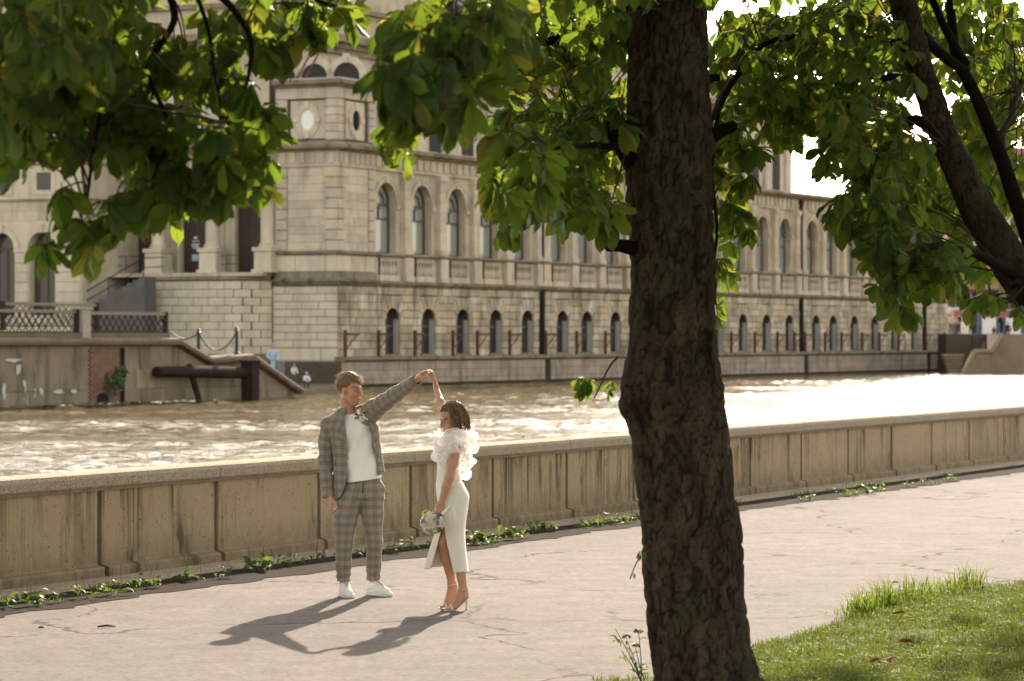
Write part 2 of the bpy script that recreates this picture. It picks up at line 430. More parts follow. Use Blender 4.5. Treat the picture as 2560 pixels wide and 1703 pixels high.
# ---- water
WATER_Z = -.56
def water_mat():
    t = NT('river_water'); p = t.pos()
    r = t.mapv(p, (1, 1, 1), (0, 0, -R(63.6)))
    patch = t.noise(t.mapv(r, (.035, .11, 1)), 1.0, 3, .5)
    w2 = t.noise(t.mapv(p, (1.6, 2.2, 1), (0, 0, R(-12))), 1.0, 3, .55, .6)
    w3 = t.noise(t.mapv(p, (5.2, 6.0, 1), (0, 0, R(8))), 1.0, 3, .6, .5)
    amp = t.ramp(patch, [(.3, .35), (.7, 1.0)])
    h = t.math('ADD', t.math('MULTIPLY', w2, .10), t.math('MULTIPLY', w3, .022))
    h = t.math('MULTIPLY', h, amp)
    t.set(color=(.105, .076, .033), rough=.045, normal=t.bump(h, 1.0, 1.0), spec=.12)
    t.b.inputs['IOR'].default_value = 1.33
    return t.m
M_WATER = water_mat()
RA, RB = Vector((-.8958, .4445, 0)), Vector((.4445, .8958, 0))     # across, along the river
O = Vector((-5, 28, WATER_Z))
def river_pt(s, t): return O + RB*s + RA*t
# near stretch: real wavelets; around it plain sheets
S0, S1, T0, T1, DS = -14.0, 165.0, -2.0, 66.0, .22
ns, nt = int((S1-S0)/DS), int((T1-T0)/DS)
S, T = np.meshgrid(np.linspace(S0, S1, ns+1), np.linspace(T0, T1, nt+1), indexing='ij')
X = O.x + RB.x*S + RA.x*T; Y = O.y + RB.y*S + RA.y*T
h = np.zeros_like(X); rw = np.random.default_rng(5)
env = np.zeros_like(X)
for k in range(10):
    a_ = rw.uniform(0, 2*np.pi); L = rw.uniform(9, 40); env += np.sin(2*np.pi*(X*np.cos(a_)*.6 + Y*np.sin(a_)*1.6)/L + rw.uniform(0, 6.28))
env = .25 + .75/(1+np.exp(-env*1.6))
for k in range(60):
    L = 0.62*(6.0**(rw.random()**1.3)); a_ = R(-80) + rw.normal(0, .8)
    h += .0052*L*np.sin(2*np.pi*(X*np.cos(a_) + Y*np.sin(a_))/L + rw.uniform(0, 6.28))
h *= env*1.0
edge = np.minimum.reduce([S-S0, S1-S, T-T0, T1-T]); h *= np.clip(edge/2.0, 0, 1)
V = np.stack([X, Y, WATER_Z + h], -1).reshape(-1, 3)
I = np.arange((ns+1)*(nt+1)).reshape(ns+1, nt+1)
Fq = np.stack([I[:-1, :-1], I[1:, :-1], I[1:, 1:], I[:-1, 1:]], -1).reshape(-1, 4)
me = bpy.data.meshes.new('river_water'); me.from_pydata(V.tolist(), [], Fq.tolist()); me.materials.append(M_WATER)
me.polygons.foreach_set('use_smooth', [True]*len(me.polygons))
tag(link(bpy.data.objects.new('river_water', me)), kind='structure')
wt = MB()
for s0, s1, t0, t1 in ((-160, S0, -6, 300), (S1, 1500, -6, 300), (S0, S1, T1, 300), (S0, S1, -6, T0)):
    wt.add([river_pt(s0, t0), river_pt(s1, t0), river_pt(s1, t1), river_pt(s0, t1)], [(0, 1, 2, 3)])
tag(wt.build('river_water_beyond', M_WATER), kind='structure')
# ================================================================== the exchange building across the river
def stone_mat(name, cols, grime=.5, rough=.9, nscale=.8, bscale=9):
    t = NT(name); p = t.pos(); r = t.rand()
    n = len(cols)
    c = t.ramp(r, [(i/n, cols[i]) for i in range(n)], 'CONSTANT')
    g = t.noise(p, nscale, 6, .62); v = t.noise(t.mapv(p, (1.6, 1.6, .35)), 1.0, 5, .6); f = t.noise(p, bscale, 5, .65)
    c = t.mix(t.ramp(g, [(.42, 0), (.70, grime)]), c, (.15, .12, .082))
    c = t.mix(t.ramp(v, [(.50, 0), (.70, min(1, grime*1.15))]), c, (.075, .06, .042))
    c = t.mix(t.math('MULTIPLY', f, .35), c, (.24, .20, .15))
    t.set(color=c, rough=rough, normal=t.bump(f, .3, .04), spec=.05)
    return t.m
TAN = [(0.600,0.504,0.390),(0.552,0.468,0.366),(0.636,0.540,0.420),(0.528,0.438,0.342),(0.588,0.504,0.408),(0.636,0.516,0.372),(0.540,0.450,0.348)]
M_RUST = stone_mat('rusticated_sandstone', [(0.538,0.442,0.301),(0.461,0.390,0.275),(0.589,0.474,0.314),(0.640,0.563,0.435),(0.512,0.422,0.294),(0.422,0.358,0.262),(0.563,0.486,0.371)], .62)
M_ASHL = stone_mat('ashlar_sandstone', TAN, .32)
M_SMOOTH = stone_mat('dressed_sandstone', [(0.564,0.474,0.348),(0.528,0.450,0.336)], .45)
M_CLEAN = stone_mat('clean_sandstone', [(0.650,0.557,0.418),(0.615,0.528,0.400),(0.661,0.574,0.441),(0.603,0.510,0.383)], .22)
M_CORN = stone_mat('weathered_cornice_stone', [(.30,.245,.17),(.25,.205,.145)], .95)
M_GRAN = stone_mat('pinkish_granite', [(0.402,0.310,0.247),(0.368,0.287,0.230),(0.437,0.333,0.265),(0.345,0.282,0.230)], .55)
M_MORT = plain('dark_mortar', (.085, .068, .046), .95, var=.3, scale=3)
M_BLACKW = plain('black_wet_stone', (.035, .03, .025), .8, var=.5, scale=2)
M_GREYP = plain('grey_painted_wall', (.22, .205, .20), .8, var=.12, scale=1.2)
M_WFRAME = plain('brown_window_frame', (.085, .055, .042), .5)
M_RUSTIRON = plain('rusty_iron', (.10, .045, .032), .8, var=.5, scale=5)
M_DOORW = plain('dark_door_wood', (.050, .026, .020), .55, var=.3)
M_DARK = plain('dark_interior', (.02, .018, .017), .9)
M_LEAD = plain('lead_flashing', (.42, .42, .43), .5, var=.2)
M_IRON = plain('black_iron', (.02, .02, .021), .5)
def pane_mat():
    t = NT('curtained_pane'); n = t.noise(t.mapv(t.pos(), (3, 3, .3)), 1.0, 3)
    t.set(color=t.mix(n, (.17, .19, .17), (.30, .32, .285)), rough=.12, spec=.5)
    return t.m
M_PANE = pane_mat()
M_PANED = plain('dark_pane', (.035, .032, .032), .1, var=.2)

BX, BY, BROT = -9.29, 170.0, math.atan2(.8958, .4445)
bld = thing('exchange_building', 'long ornate sandstone riverside building with corner pavilion and arched windows', 'building', (BX, BY, 0), BROT)

stones = []          # (centre, half extents (along, proud, up), yaw, material)
unit = MB(); unit.cbox(-.5, .5, -.5, .5, -.5, .5, .07)
UNIT = {}
def unit_mesh(mat):
    if mat.name not in UNIT: UNIT[mat.name] = unit.mesh('stone_block', mat)
    return UNIT[mat.name]
def stone(cx, cy, cz, lx, ly, lz, yaw, mat): stones.append((cx, cy, cz, lx, ly, lz, yaw, mat))

def courses(place, a0, a1, z0, z1, rows, blen, gap, proud, mat, excl=lambda zc: [], jit=.25):
    """rows of blocks between a0..a1; place(a, z) -> (x, y, yaw); excl gives intervals without blocks"""
    h = (z1-z0)/rows
    for r in range(rows):
        zc = z0+(r+.5)*h
        cuts = sorted([iv for iv in excl(zc) if iv[1] > a0 and iv[0] < a1])
        segs = []; a = a0
        for c0, c1 in cuts:
            if c0 > a: segs.append((a, c0))
            a = max(a, c1)
        if a < a1: segs.append((a, a1))
        for s0, s1 in segs:
            L = s1-s0
            if L < .12: continue
            n = max(1, round(L/blen)); edges = [s0+L*i/n for i in range(n+1)]
            sh = (.5 if r % 2 else 0)*L/n
            if n > 1: edges = [s0]+[min(max(e+sh*(.9 if 0 < i else 0)-L/n*.25 + random.uniform(-jit, jit)*blen*.3, s0+.15), s1-.15) for i, e in enumerate(edges[1:-1], 1)]+[s1]
            edges = sorted(edges)
            for e0, e1 in zip(edges, edges[1:]):
                if e1-e0 < .08: continue
                x, y, yaw = place((e0+e1)/2, zc)
                d = proud*random.uniform(.75, 1.2)
                stone(x+math.sin(yaw)*d/2*1, y-math.cos(yaw)*d/2, zc, e1-e0-gap, d, h-gap, yaw, mat)

def arch_wall(mb, place, a0, a1, z0, z1, ops, depth, seg=14):
    """front wall with arched openings; place(a, d, z) -> point, d = depth behind the face.
       ops: (centre, half width, z bottom, z spring, rise)"""
    ops = sorted(ops); a = a0
    def quad(p): mb.add([place(*q) for q in p], [(0, 1, 2, 3)])
    for c, hw, zb, zs, rise in ops:
        if c-hw > a: quad([(a, 0, z0), (c-hw, 0, z0), (c-hw, 0, z1), (a, 0, z1)])
        if zb > z0: quad([(c-hw, 0, z0), (c+hw, 0, z0), (c+hw, 0, zb), (c-hw, 0, zb)])
        arc = [(c-hw*math.cos(math.pi*i/seg), zs+rise*math.sin(math.pi*i/seg)) for i in range(seg+1)]
        for (x0, y0), (x1, y1) in zip(arc, arc[1:]):
            quad([(x0, 0, y0), (x1, 0, y1), (x1, 0, z1), (x0, 0, z1)])
            quad([(x0, 0, y0), (x0, depth, y0), (x1, depth, y1), (x1, 0, y1)])
        quad([(c-hw, 0, zb), (c-hw, depth, zb), (c-hw, depth, zs), (c-hw, 0, zs)])
        quad([(c+hw, 0, zs), (c+hw, depth, zs), (c+hw, depth, zb), (c+hw, 0, zb)])
        quad([(c+hw, 0, zb), (c+hw, depth, zb), (c-hw, depth, zb), (c-hw, 0, zb)])
        a = c+hw
    if a < a1: quad([(a, 0, z0), (a1, 0, z0), (a1, 0, z1), (a, 0, z1)])
def arch_ring(mb, place, c, zs, r0, r1, proud, seg=16, keystone=True):
    """archivolt standing proud of the wall; centre (c, zs)"""
    for i in range(seg):
        A0, A1 = math.pi*i/seg, math.pi*(i+1)/seg
        q = []
        for d in (-proud, .0):
            for A, r in ((A0, r0), (A1, r0), (A1, r1), (A0, r1)):
                q.append(place(c-r*math.cos(A), d, zs+r*math.sin(A)))
        mb.add(q, [(0, 1, 2, 3), (0, 4, 5, 1), (3, 2, 6, 7)])
    if keystone:
        q = [place(c+dx, d, zs+z) for d in (-proud*1.8, .0) for dx, z in ((-.1, r0-.03), (.1, r0-.03), (.17, r1+.12), (-.17, r1+.12))]
        mb.add(q, [(0, 1, 2, 3), (0, 4, 5, 1), (1, 5, 6, 2), (2, 6, 7, 3), (3, 7, 4, 0)])
Priv = lambda a, d, z: (a, d, z)                # river side: along x, depth +y
Pfro = lambda a, d, z: (d, a, z)                # front: along y, depth +x
def Pfro_at(x0): return lambda a, d, z: (x0+d, a, z)

UPC = [5.62+4.18*k for k in range(5)] + [27.35, 31.25, 35.2, 39.4, 43.6, 47.8, 52.0, 56.3, 60.6, 64.9] + [70.2, 74.3, 78.6, 83.0, 87.4, 92.0, 97.4]
LOC = [6.04+4.2*k for k in range(5)] + [27.67, 31.2, 35.45, 39.6, 43.8, 48.1, 52.3, 56.6, 60.95, 65.3] + [70.6, 74.1, 78.6, 83.1, 87.6, 92.3]
PIPES = [24.73, 67.5, 94.44]; XEND = 100.4
# --- lower storey wall
mb = MB(); arch_wall(mb, Priv, 0, XEND, .8, 4.9, [(c, .80, 1.2, 3.1, .62) for c in LOC], .40)
mb.box(0, XEND, .40, .5, .8, 4.9)
wall_low = mb.build('lower_wall', M_MORT, bld)
def ex_low(zc):
    iv = [(p-.33, p+.33) for p in PIPES]
    for c in LOC:
        if 1.06 < zc < 3.15: iv.append((c-.84, c+.84))
        elif zc < 4.45 and zc > 3.1: iv.append((c-1.12+(zc-3.1)*.18, c+1.12-(zc-3.1)*.18))
    return iv
courses(lambda a, z: (a, 0.0, 0), 0.02, XEND, 1.06, 4.86, 9, 1.12, .035, .10, M_RUST, ex_low)
# voussoirs over each low window: radial wedges
vm = MB()
for k in range(7):
    A0, A1 = math.pi*(k+.07)/7, math.pi*(k+.93)/7
    q = []
    for d in (-.10, .0):
        for A, r in ((A0, 0), (A1, 0), (A1, 1), (A0, 1)):
            cx, sz = -math.cos(A), math.sin(A)
            if r == 0: q.append((cx*.80, d, sz*.62))
            else:
                kx = 1.12/max(abs(cx), .35) ; kk = min(1.15/max(abs(cx), 1e-3), 1.28/max(sz, 1e-3)); q.append((cx*kk, d, min(sz*kk, 1.28)))
    vm.add(q, [(0, 1, 2, 3), (0, 4, 5, 1), (1, 5, 6, 2), (2, 6, 7, 3), (3, 7, 4, 0)])
me_v = vm.mesh('arch_stones', M_RUST)
fm = MB(); fm.box(-.80, -.72, .30, .38, 1.2, 3.6); fm.box(.72, .80, .30, .38, 1.2, 3.6); fm.box(-.72, .72, .30, .38, 2.66, 2.78); fm.box(-.04, .04, .31, .37, 1.2, 3.7)
me_lf = fm.mesh('window', M_WFRAME)
gm = MB(); gm.box(-.8, .8, .35, .365, 1.2, 3.74); me_lp = gm.mesh('pane', M_PANED)
sm = MB(); sm.box(-.93, .93, -.16, -.002, 1.07, 1.19); me_sill = sm.mesh('sill', M_CORN)
rv = MB(); rv.box(.765, .797, .004, .30, 1.205, 3.1); me_rev = rv.mesh('plaster_reveal', plain('grey_plaster', (.40, .37, .34), .9, var=.2, scale=1.5))
for c in LOC:
    o = link(bpy.data.objects.new('arch_stones', me_v), bld); o.location = (c, 0, 3.1)
    w_ = link(bpy.data.objects.new('window', me_lf), bld); w_.location = (c, 0, 0)
    link(bpy.data.objects.new('pane', me_lp), w_); link(bpy.data.objects.new('sill', me_sill), w_); link(bpy.data.objects.new('plaster_reveal', me_rev), w_)
# --- granite plinth and ledge
gb = MB().box(-.35, XEND+.3, -.45, 3, -1.6, .80).build('plinth_core', M_MORT, bld)
courses(lambda a, z: (a, -.45, 0), -.35, XEND+.3, -.62, .80, 3, 1.7, .02, .07, M_GRAN, lambda z: [(p-.38, p+.38) for p in PIPES])
MB().extrude_profile([(-.62, .84), (-.70, .90), (-.70, 1.02), (-.55, 1.07), (.0, 1.08), (.0, .802), (-.45, .802)], -.3, XEND+.4).build('ledge', M_CORN, bld)
# algae line
MB().box(-.30, XEND, -.60, -.52, -.66, -.40).build('algae_band', plain('algae', (.035, .035, .015), .9, var=.5), bld)
# --- string course, pedestal band, sill course
MB().extrude_profile([(.0, 4.862), (-.14, 4.90), (-.16, 4.97), (-.30, 5.02), (-.32, 5.10), (-.14, 5.16), (.0, 5.17)], 4.12, XEND).build('string_course', M_CORN, bld)
MB().box(4.12, XEND, .0, .5, 5.17, 6.50).build('parapet_band', M_SMOOTH, bld)
MB().extrude_profile([(.0, 6.502), (-.2, 6.52), (-.26, 6.58), (-.24, 6.66), (.0, 6.68)], 4.12, XEND).build('sill_course', M_CORN, bld)
# --- upper storey wall with deep arched windows
US = 9.42; UR = 1.17
mb = MB(); arch_wall(mb, lambda a, d, z: (a, .12+d, z), 4.1, XEND, 6.68, 11.2, [(c, UR, 6.70, US, UR) for c in UPC], .58)
mb.box(4.1, XEND, .70, .8, 6.6, 11.2)
mb.build('upper_wall', M_SMOOTH, bld)
# window pieces shared by every bay
fm = MB(); Y0, Y1 = .54, .66
for x0, x1, z0, z1 in ((-UR, -UR+.16, 6.7, US), (UR-.16, UR, 6.7, US), (-UR+.16, UR-.16, 9.30, US+.05), (-UR+.16, UR-.16, 8.55, 8.66), (-.06, .06, 8.66, 9.30), (-UR+.16, UR-.16, 6.70, 6.80)):
    fm.box(x0, x1, Y0, Y1, z0, z1)
arch_ring(fm, lambda a, d, z: (a, .60+d, z), 0, US+.05, UR-.16, UR, .06, 14, False)
arch_ring(fm, lambda a, d, z: (a, .60+d, z), 0, US+.05, .55, .62, .05, 12, False)
me_uf = fm.mesh('window', M_WFRAME)
g1 = MB().box(-UR+.16, UR-.16, .61, .63, 6.80, 8.55).mesh('pane', M_PANE)
g2 = MB(); g2.box(-UR+.16, -.06, .61, .63, 8.66, 9.30); g2.box(.06, UR-.16, .61, .63, 8.66, 9.30); g2 = g2.mesh('pane', M_PANE)
g3 = MB(); g3.add([(-(UR)*math.cos(math.pi*i/14), .63, US+UR*math.sin(math.pi*i/14)) for i in range(15)], [tuple(range(15))]); g3 = g3.mesh('pane', M_PANE)
av = MB(); arch_ring(av, lambda a, d, z: (a, .12+d, z), 0, US, UR, UR+.2, .06); arch_ring(av, lambda a, d, z: (a, .12+d, z), 0, US, UR+.2, UR+.28, .1, 16, False)
for sx in (-1, 1): av.box(*sorted((sx*UR, sx*(UR+.36))), .02, .12, 9.16, 9.40)
me_av = av.mesh('archivolt', M_ASHL)
pl = MB()   # pilaster: base, blocks, capital
pl.box(-.47, .47, -.26, .12, 6.68, 6.86); pl.box(-.42, .42, -.22, .12, 6.86, 6.99)
zz = 6.99
for i in range(7):
    pl.box(-.35, .35, -.16+(.006 if i % 2 else 0), .12, zz+.006, zz+.54); zz += .545
pl.box(-.39, .39, -.2, .12, zz, zz+.1); pl.box(-.44, .44, -.25, .12, zz+.1, 11.2)
me_pl = pl.mesh('pilaster', M_ASHL)
pd = MB(); pd.box(-.46, .46, -.24, .0, 5.42, 6.50); pd.box(-.52, .52, -.30, .0, 5.17, 5.42); me_pd = pd.mesh('pedestal', M_ASHL)
bl = MB(); bl.box(-1.1, 1.1, -.16, .0, 5.18, 5.50); 
for i in range(6):
    bl.lathe([(.07, 0), (.10, .12), (.125, .30), (.06, .55), (.055, .66), (.11, .78), (.07, .98)], (-.86+i*.344, -.08, 5.50), 8)
me_bl = bl.mesh('balustrade', M_ASHL)
bn = MB().box(-1.1, 1.1, -.004, -.001, 5.50, 6.48).mesh('balustrade_back', M_MORT)
for i, c in enumerate(UPC):
    w_ = link(bpy.data.objects.new('window', me_uf), bld); w_.location = (c, 0, 0)
    for g in (g1, g2, g3): link(bpy.data.objects.new('pane', g), w_)
    link(bpy.data.objects.new('archivolt', me_av), bld).location = (c, 0, 0)
    b_ = link(bpy.data.objects.new('balustrade', me_bl), bld); b_.location = (c, 0, 0)
    link(bpy.data.objects.new('balustrade_back', bn), b_)
    nx = UPC[i+1] if i+1 < len(UPC) else None
    if nx and nx-c < 4.9: ps = [(c+nx)/2]
    else: ps = [c+2.05]
    if i and c-UPC[i-1] > 4.9: ps.append(c-2.05)
    for px in ps:
        link(bpy.data.objects.new('pilaster', me_pl), bld).location = (px, 0, 0)
        link(bpy.data.objects.new('pedestal', me_pd), bld).location = (px, 0, 0)
# frieze with hung panels, cornice
MB().box(4.1, XEND, -.02, .5, 11.2, 11.36).build('architrave', M_SMOOTH, bld)
MB().box(4.1, XEND, .06, .5, 11.36, 12.02).build('frieze', M_SMOOTH, bld)
tm = MB()
for i in range(int((XEND-4.3)/.8)): tm.box(4.3+i*.8, 4.3+i*.8+.5, -.03, .06, 11.40, 11.98)
tm.build('frieze_blocks', M_ASHL, bld)
MB().extrude_profile([(.06, 12.022), (-.14, 12.04), (-.2, 12.14), (-.5, 12.2), (-.56, 12.34), (-.5, 12.40), (1.2, 12.44), (1.2, 12.022)], 4.1, XEND+.2).build('cornice', M_CORN, bld)
MB().box(4.2, XEND, -.4, 30, 12.442, 12.47).build('roof_flashing', M_LEAD, bld)
# end wall and inner body (blocks light)
bb = MB().box(.7, XEND-.01, 1.2, 3.7, -1, 12.43); bb.box(2.3, XEND-.02, 3.7, 32, -1, 12.42); bb.build('building_body', M_SMOOTH, bld)
# downpipes with black run-off below
for p in PIPES:
    d = MB(); d.tube([(p, -.13, 12.0), (p, -.13, 5.2)], .13, 10); d.box(p-.2, p+.2, -.3, 0, 11.7, 12.0); d.build('downpipe', M_BLACKW, bld)
    MB().box(p-.31, p+.31, -.10, -.001, 1.08, 4.86).build('black_run_off', M_BLACKW, bld)
    MB().box(p-.36, p+.36, -.53, -.452, -.60, .80).build('black_run_off', M_BLACKW, bld)
    MB().tube([(p, -.2, 5.2), (p, -.22, 1.1)], .11, 8).build('downpipe', M_BLACKW, bld)
# rusty brackets on the ledge
rb = MB(); rb.box(-.075, .075, -.075, .075, 1.06, 2.5); rb.box(.02, 1.55, -.03, .03, 2.22, 2.30); rb.tube([(.05, 0, 1.45), (1.25, 0, 2.22)], .035, 5)
me_rb = rb.mesh('iron_bracket', M_RUSTIRON)
for x in (-.1, 3.58, 7.75, 12.3, 15.34, 19.49, 24.33, 28.68, 32.88, 37, 41.2, 45.3, 49.3, 53.35, 57.6, 61.8, 65.1, 67.2, 71.2, 74.6, 79, 82.8, 87.2, 93.6, 98.1):
    link(bpy.data.objects.new('iron_bracket', me_rb), bld).location = (x, -.55, 0)

# --- corner pavilion (front face x=0, side face y=0)
TW, TD = 3.75, 4.1
MB().box(.06, TD-.01, .06, TW-.01, 4.86, 15.5).build('pavilion_core', M_MORT, bld)
side = lambda a, z: (a, .06, 0)
fron = lambda a, z: (.06, a, -math.pi/2)
def qplace(p): return p
for plc, L in ((side, TD), (fron, TW)):
    # dressed pedestal zone
    courses(plc, .02, L-.02, 5.62, 6.50, 1, .85, .03, .10, M_CLEAN, jit=0)
    courses(plc, .70, L-.70, 6.72, 11.2, 10, 1.0, .012, .06, M_ASHL)
    for r in range(8):                       # quoins
        z0 = 6.72+r*.56
        for a0, a1 in ((-.04, .68+.14*(r % 2)), (L-.68, L+.0)):
            x, y, yaw = plc((a0+a1)/2, 0); d = .13
            stone(x+math.sin(yaw)*d/2, y-math.cos(yaw)*d/2, z0+.28, a1-a0, d, .52, yaw, M_ASHL)
    for r in range(5):
        z0 = 12.62+r*.44
        for a0, a1 in ((-.04, .70), (L-.70, L)):
            x, y, yaw = plc((a0+a1)/2, 0); d = .13
            stone(x+math.sin(yaw)*d/2, y-math.cos(yaw)*d/2, z0+.22, a1-a0, d, .41, yaw, M_ASHL)
def band(name, z0, z1, prof, mat, parent=bld):
    """moulding round the pavilion's two visible sides, mitred; prof = list of (out, z)"""
    mb = MB(); n = len(prof)
    P = [(TD, -o, z) for o, z in prof] + [(-o, -o, z) for o, z in prof] + [(-o, TW, z) for o, z in prof]
    f = []
    for k in range(2):
        for i in range(n-1): f.append((k*n+i, k*n+i+1, (k+1)*n+i+1, (k+1)*n+i))
    mb.add(P, f); return mb.build(name, mat, parent, fix=True)
band('plinth_moulding', 0, 0, [(-.05, 4.86), (.20, 4.90), (.26, 5.02), (.40, 5.08), (.42, 5.18), (.18, 5.28), (.14, 5.6), (-.05, 5.61)], M_CORN)
band('sill_moulding', 0, 0, [(-.05, 6.5), (.14, 6.52), (.2, 6.60), (.18, 6.70), (-.05, 6.71)], M_CORN)
band('pavilion_frieze', 0, 0, [(-.05, 11.2), (.10, 11.21), (.10, 11.38), (.04, 11.39), (.04, 12.02), (-.05, 12.03)], M_ASHL)
band('pavilion_cornice', 0, 0, [(-.05, 12.02), (.16, 12.04), (.22, 12.12), (.50, 12.18), (.55, 12.34), (.45, 12.40), (.12, 12.58), (-.05, 12.60)], M_CORN)
band('attic_frieze', 0, 0, [(-.05, 14.84), (.08, 14.85), (.06, 15.42), (-.05, 15.43)], M_ASHL)
band('attic_cornice', 0, 0, [(-.05, 15.40), (.2, 15.44), (.28, 15.54), (.5, 15.6), (.52, 15.80), (.4, 15.86), (-.6, 15.9)], M_CORN)
MB().box(-.3, TD, -.3, TW, 15.86, 15.92).build('pavilion_roof', M_LEAD, bld)
tm = MB()
for i in range(7):
    tm.box(.1+i*.58, .45+i*.58, -.1, -.03, 11.42, 11.98); 
for i in range(6): tm.box(-.1, -.03, .15+i*.6, .5+i*.6, 11.42, 11.98)
tm.build('frieze_blocks', M_ASHL, bld)
def oculus(place, c, z, glass):
    o = MB()
    for i in range(28):
        A0, A1 = 2*math.pi*i/28, 2*math.pi*(i+1)/28
        for (ra0, rb0, ra1, rb1, d0, d1) in ((.44, .56, .60, .76, -.10, .1), (.60, .76, .74, .90, -.06, .1)):
            q = []
            for d in (d0, d1):
                for A, rx, rz in ((A0, ra0, rb0), (A1, ra0, rb0), (A1, ra1, rb1), (A0, ra1, rb1)):
                    q.append(place(c+rx*math.cos(A), d, z+rz*math.sin(A)))
            o.add(q, [(0, 1, 2, 3), (0, 4, 5, 1), (3, 2, 6, 7)])
    for dx, dz, a, b in ((0, .80, .13, .18), (0, -.80, .13, .18), (.66, 0, .16, .12), (-.66, 0, .16, .12)):
        q = [place(c+dx+sx*a, d, z+dz+sz*b) for d in (-.15, .0) for sx, sz in ((-1, -1), (1, -1), (1, 1), (-1, 1))]
        o.add(q, [(0, 1, 2, 3), (0, 4, 5, 1), (1, 5, 6, 2), (2, 6, 7, 3), (3, 7, 4, 0)])
    ob = o.build('oculus', M_CLEAN, bld)
    g = MB(); g.add([place(c+.45*math.cos(2*math.pi*i/24), -.01, z+.57*math.sin(2*math.pi*i/24)) for i in range(24)], [tuple(range(24))])
    g.build('oculus_disc', glass, ob)
    p = MB()
    for (a0, a1, z0, z1) in ((-1.05, 1.05, -1.02, 1.02),):
        q = [place(c+a, d, z+zz) for d in (.0,) for a, zz in ((a0, z0), (a1, z0), (a1, z1), (a0, z1))]
        p.add(q, [(0, 1, 2, 3)])
    p.build('oculus_panel', M_ASHL, bld)
oculus(lambda a, d, z: (.0+d, a, z), 1.80, 13.72, plain('white_oculus_disc', (.78, .75, .70), .5, var=.04))
oculus(lambda a, d, z: (a, .0+d, z), 1.95, 13.72, M_DARK)
# --- below the pavilion: front plinth walls in coursed blocks, grey painted foot
MB().box(.05, 3, .05, 4.3, -1.5, 4.86).build('front_base_core', M_MORT, bld)
courses(fron, -.04, 3.95, 1.55, 4.84, 8, 1.0, .03, .11, M_CLEAN)
courses(fron, -.04, 3.95, .86, 1.53, 1, 1.2, .02, .13, M_CLEAN)
MB().box(-.12, .05, -.05, 4.2, -1.5, .86).build('grey_painted_foot', M_GREYP, bld)
# --- terrace under the loggia: wall swings forward in a concave curve
_aa = np.linspace(0, 8, 400); _xx = -1.5*(1-np.exp(-_aa/.55)); _ll = np.concatenate([[0], np.cumsum(np.hypot(np.diff(_aa), np.diff(_xx)))])
def curve_pt(l):       # l: arc length from the pavilion side; returns x, y, yaw
    a = float(np.interp(l, _ll, _aa)); x = -1.5*(1-math.exp(-a/.55)); dx = -1.5/.55*math.exp(-a/.55)
    return x, 4.0+a, math.atan2(-1, -dx)
def curve_place(a, z):
    x, y, yaw = curve_pt(a); return x, y, yaw
cv = MB(); N = 24
for i in range(N):
    a0, a1 = 7.75*i/N, 7.75*(i+1)/N
    x0, y0, _ = curve_pt(a0); x1, y1, _ = curve_pt(a1)
    cv.add([(x0+.05, y0, -1), (x1+.05, y1, -1), (x1+.05, y1, 5.2), (x0+.05, y0, 5.2)], [(0, 1, 2, 3)])
    cv.add([(x0-.14, y0, 5.20), (x1-.14, y1, 5.20), (x1-.14, y1, 5.36), (x0-.14, y0, 5.36)], [(0, 1, 2, 3)])
    cv.add([(x0-.14, y0, 5.36), (x1-.14, y1, 5.36), (3, y1, 5.37), (3, y0, 5.37)], [(0, 1, 2, 3)])
    cv.add([(x0-.14, y0, 5.20), (x0+.06, y0, 5.15), (x1+.06, y1, 5.15), (x1-.14, y1, 5.20)], [(0, 1, 2, 3)])
cv.build('terrace_wall', M_CORN, bld)
courses(curve_place, .1, 7.75, 1.2, 5.12, 9, .95, .03, .09, M_CLEAN)
MB().box(-1.5, 2, 10.66, 10.76, -1, 5.2).build('terrace_end', M_MORT, bld)
for r in range(9):
    stone(-1.0, 10.82, 1.42+r*.435, .9, .1, .405, math.pi, M_CLEAN)
DY1, DY2 = 6.25, 9.75
# --- loggia: floor, back wall, doors, columns, entablature
MB().box(-1.6, 2.2, 4.0, 13.5, 5.38, 5.58).build('loggia_floor', M_SMOOTH, bld)
mb = MB(); arch_wall(mb, lambda a, d, z: (1.3+d, a, z), 3.75, 14.4, 5.58, 12.0, [(DY1, .80, 5.58, 9.6, .8), (DY2, .80, 5.58, 9.6, .8), (DY2+3.45, .80, 5.58, 9.6, .8)], .35)
mb.box(1.66, 1.75, 3.75, 13.4, 5.58, 12); mb.build('loggia_wall', M_CLEAN, bld)
for yc in (DY1, DY2, DY2+3.45):
    d = MB(); d.box(1.56, 1.64, yc-.80, yc+.80, 5.58, 9.6); arch_ring(d, lambda a, dd, z: (1.6+dd, a, z), yc, 9.6, 0.02, .8, .04, 12, False)
    do = d.build('door', M_DOORW, bld)
    for s_ in (-.4, .4):
        for z0, z1 in ((5.8, 6.7), (6.9, 7.8), (8.0, 9.3)):
            q = MB(); q.box(1.52, 1.56, yc+s_-.28, yc+s_+.28, z0, z1); q.box(1.535, 1.55, yc+s_-.2, yc+s_+.2, z0+.08, z1-.08); q.build('door_panel', M_DOORW, do)
    pr = MB(); pr.box(1.18, 1.3, yc-1.05, yc-.82, 5.58, 9.6); pr.box(1.18, 1.3, yc+.82, yc+1.05, 5.58, 9.6); pr.box(1.12, 1.3, yc-1.12, yc-.80, 9.45, 9.65); pr.box(1.12, 1.3, yc+.80, yc+1.12, 9.45, 9.65)
    pr.build('door_surround', M_CLEAN, bld)
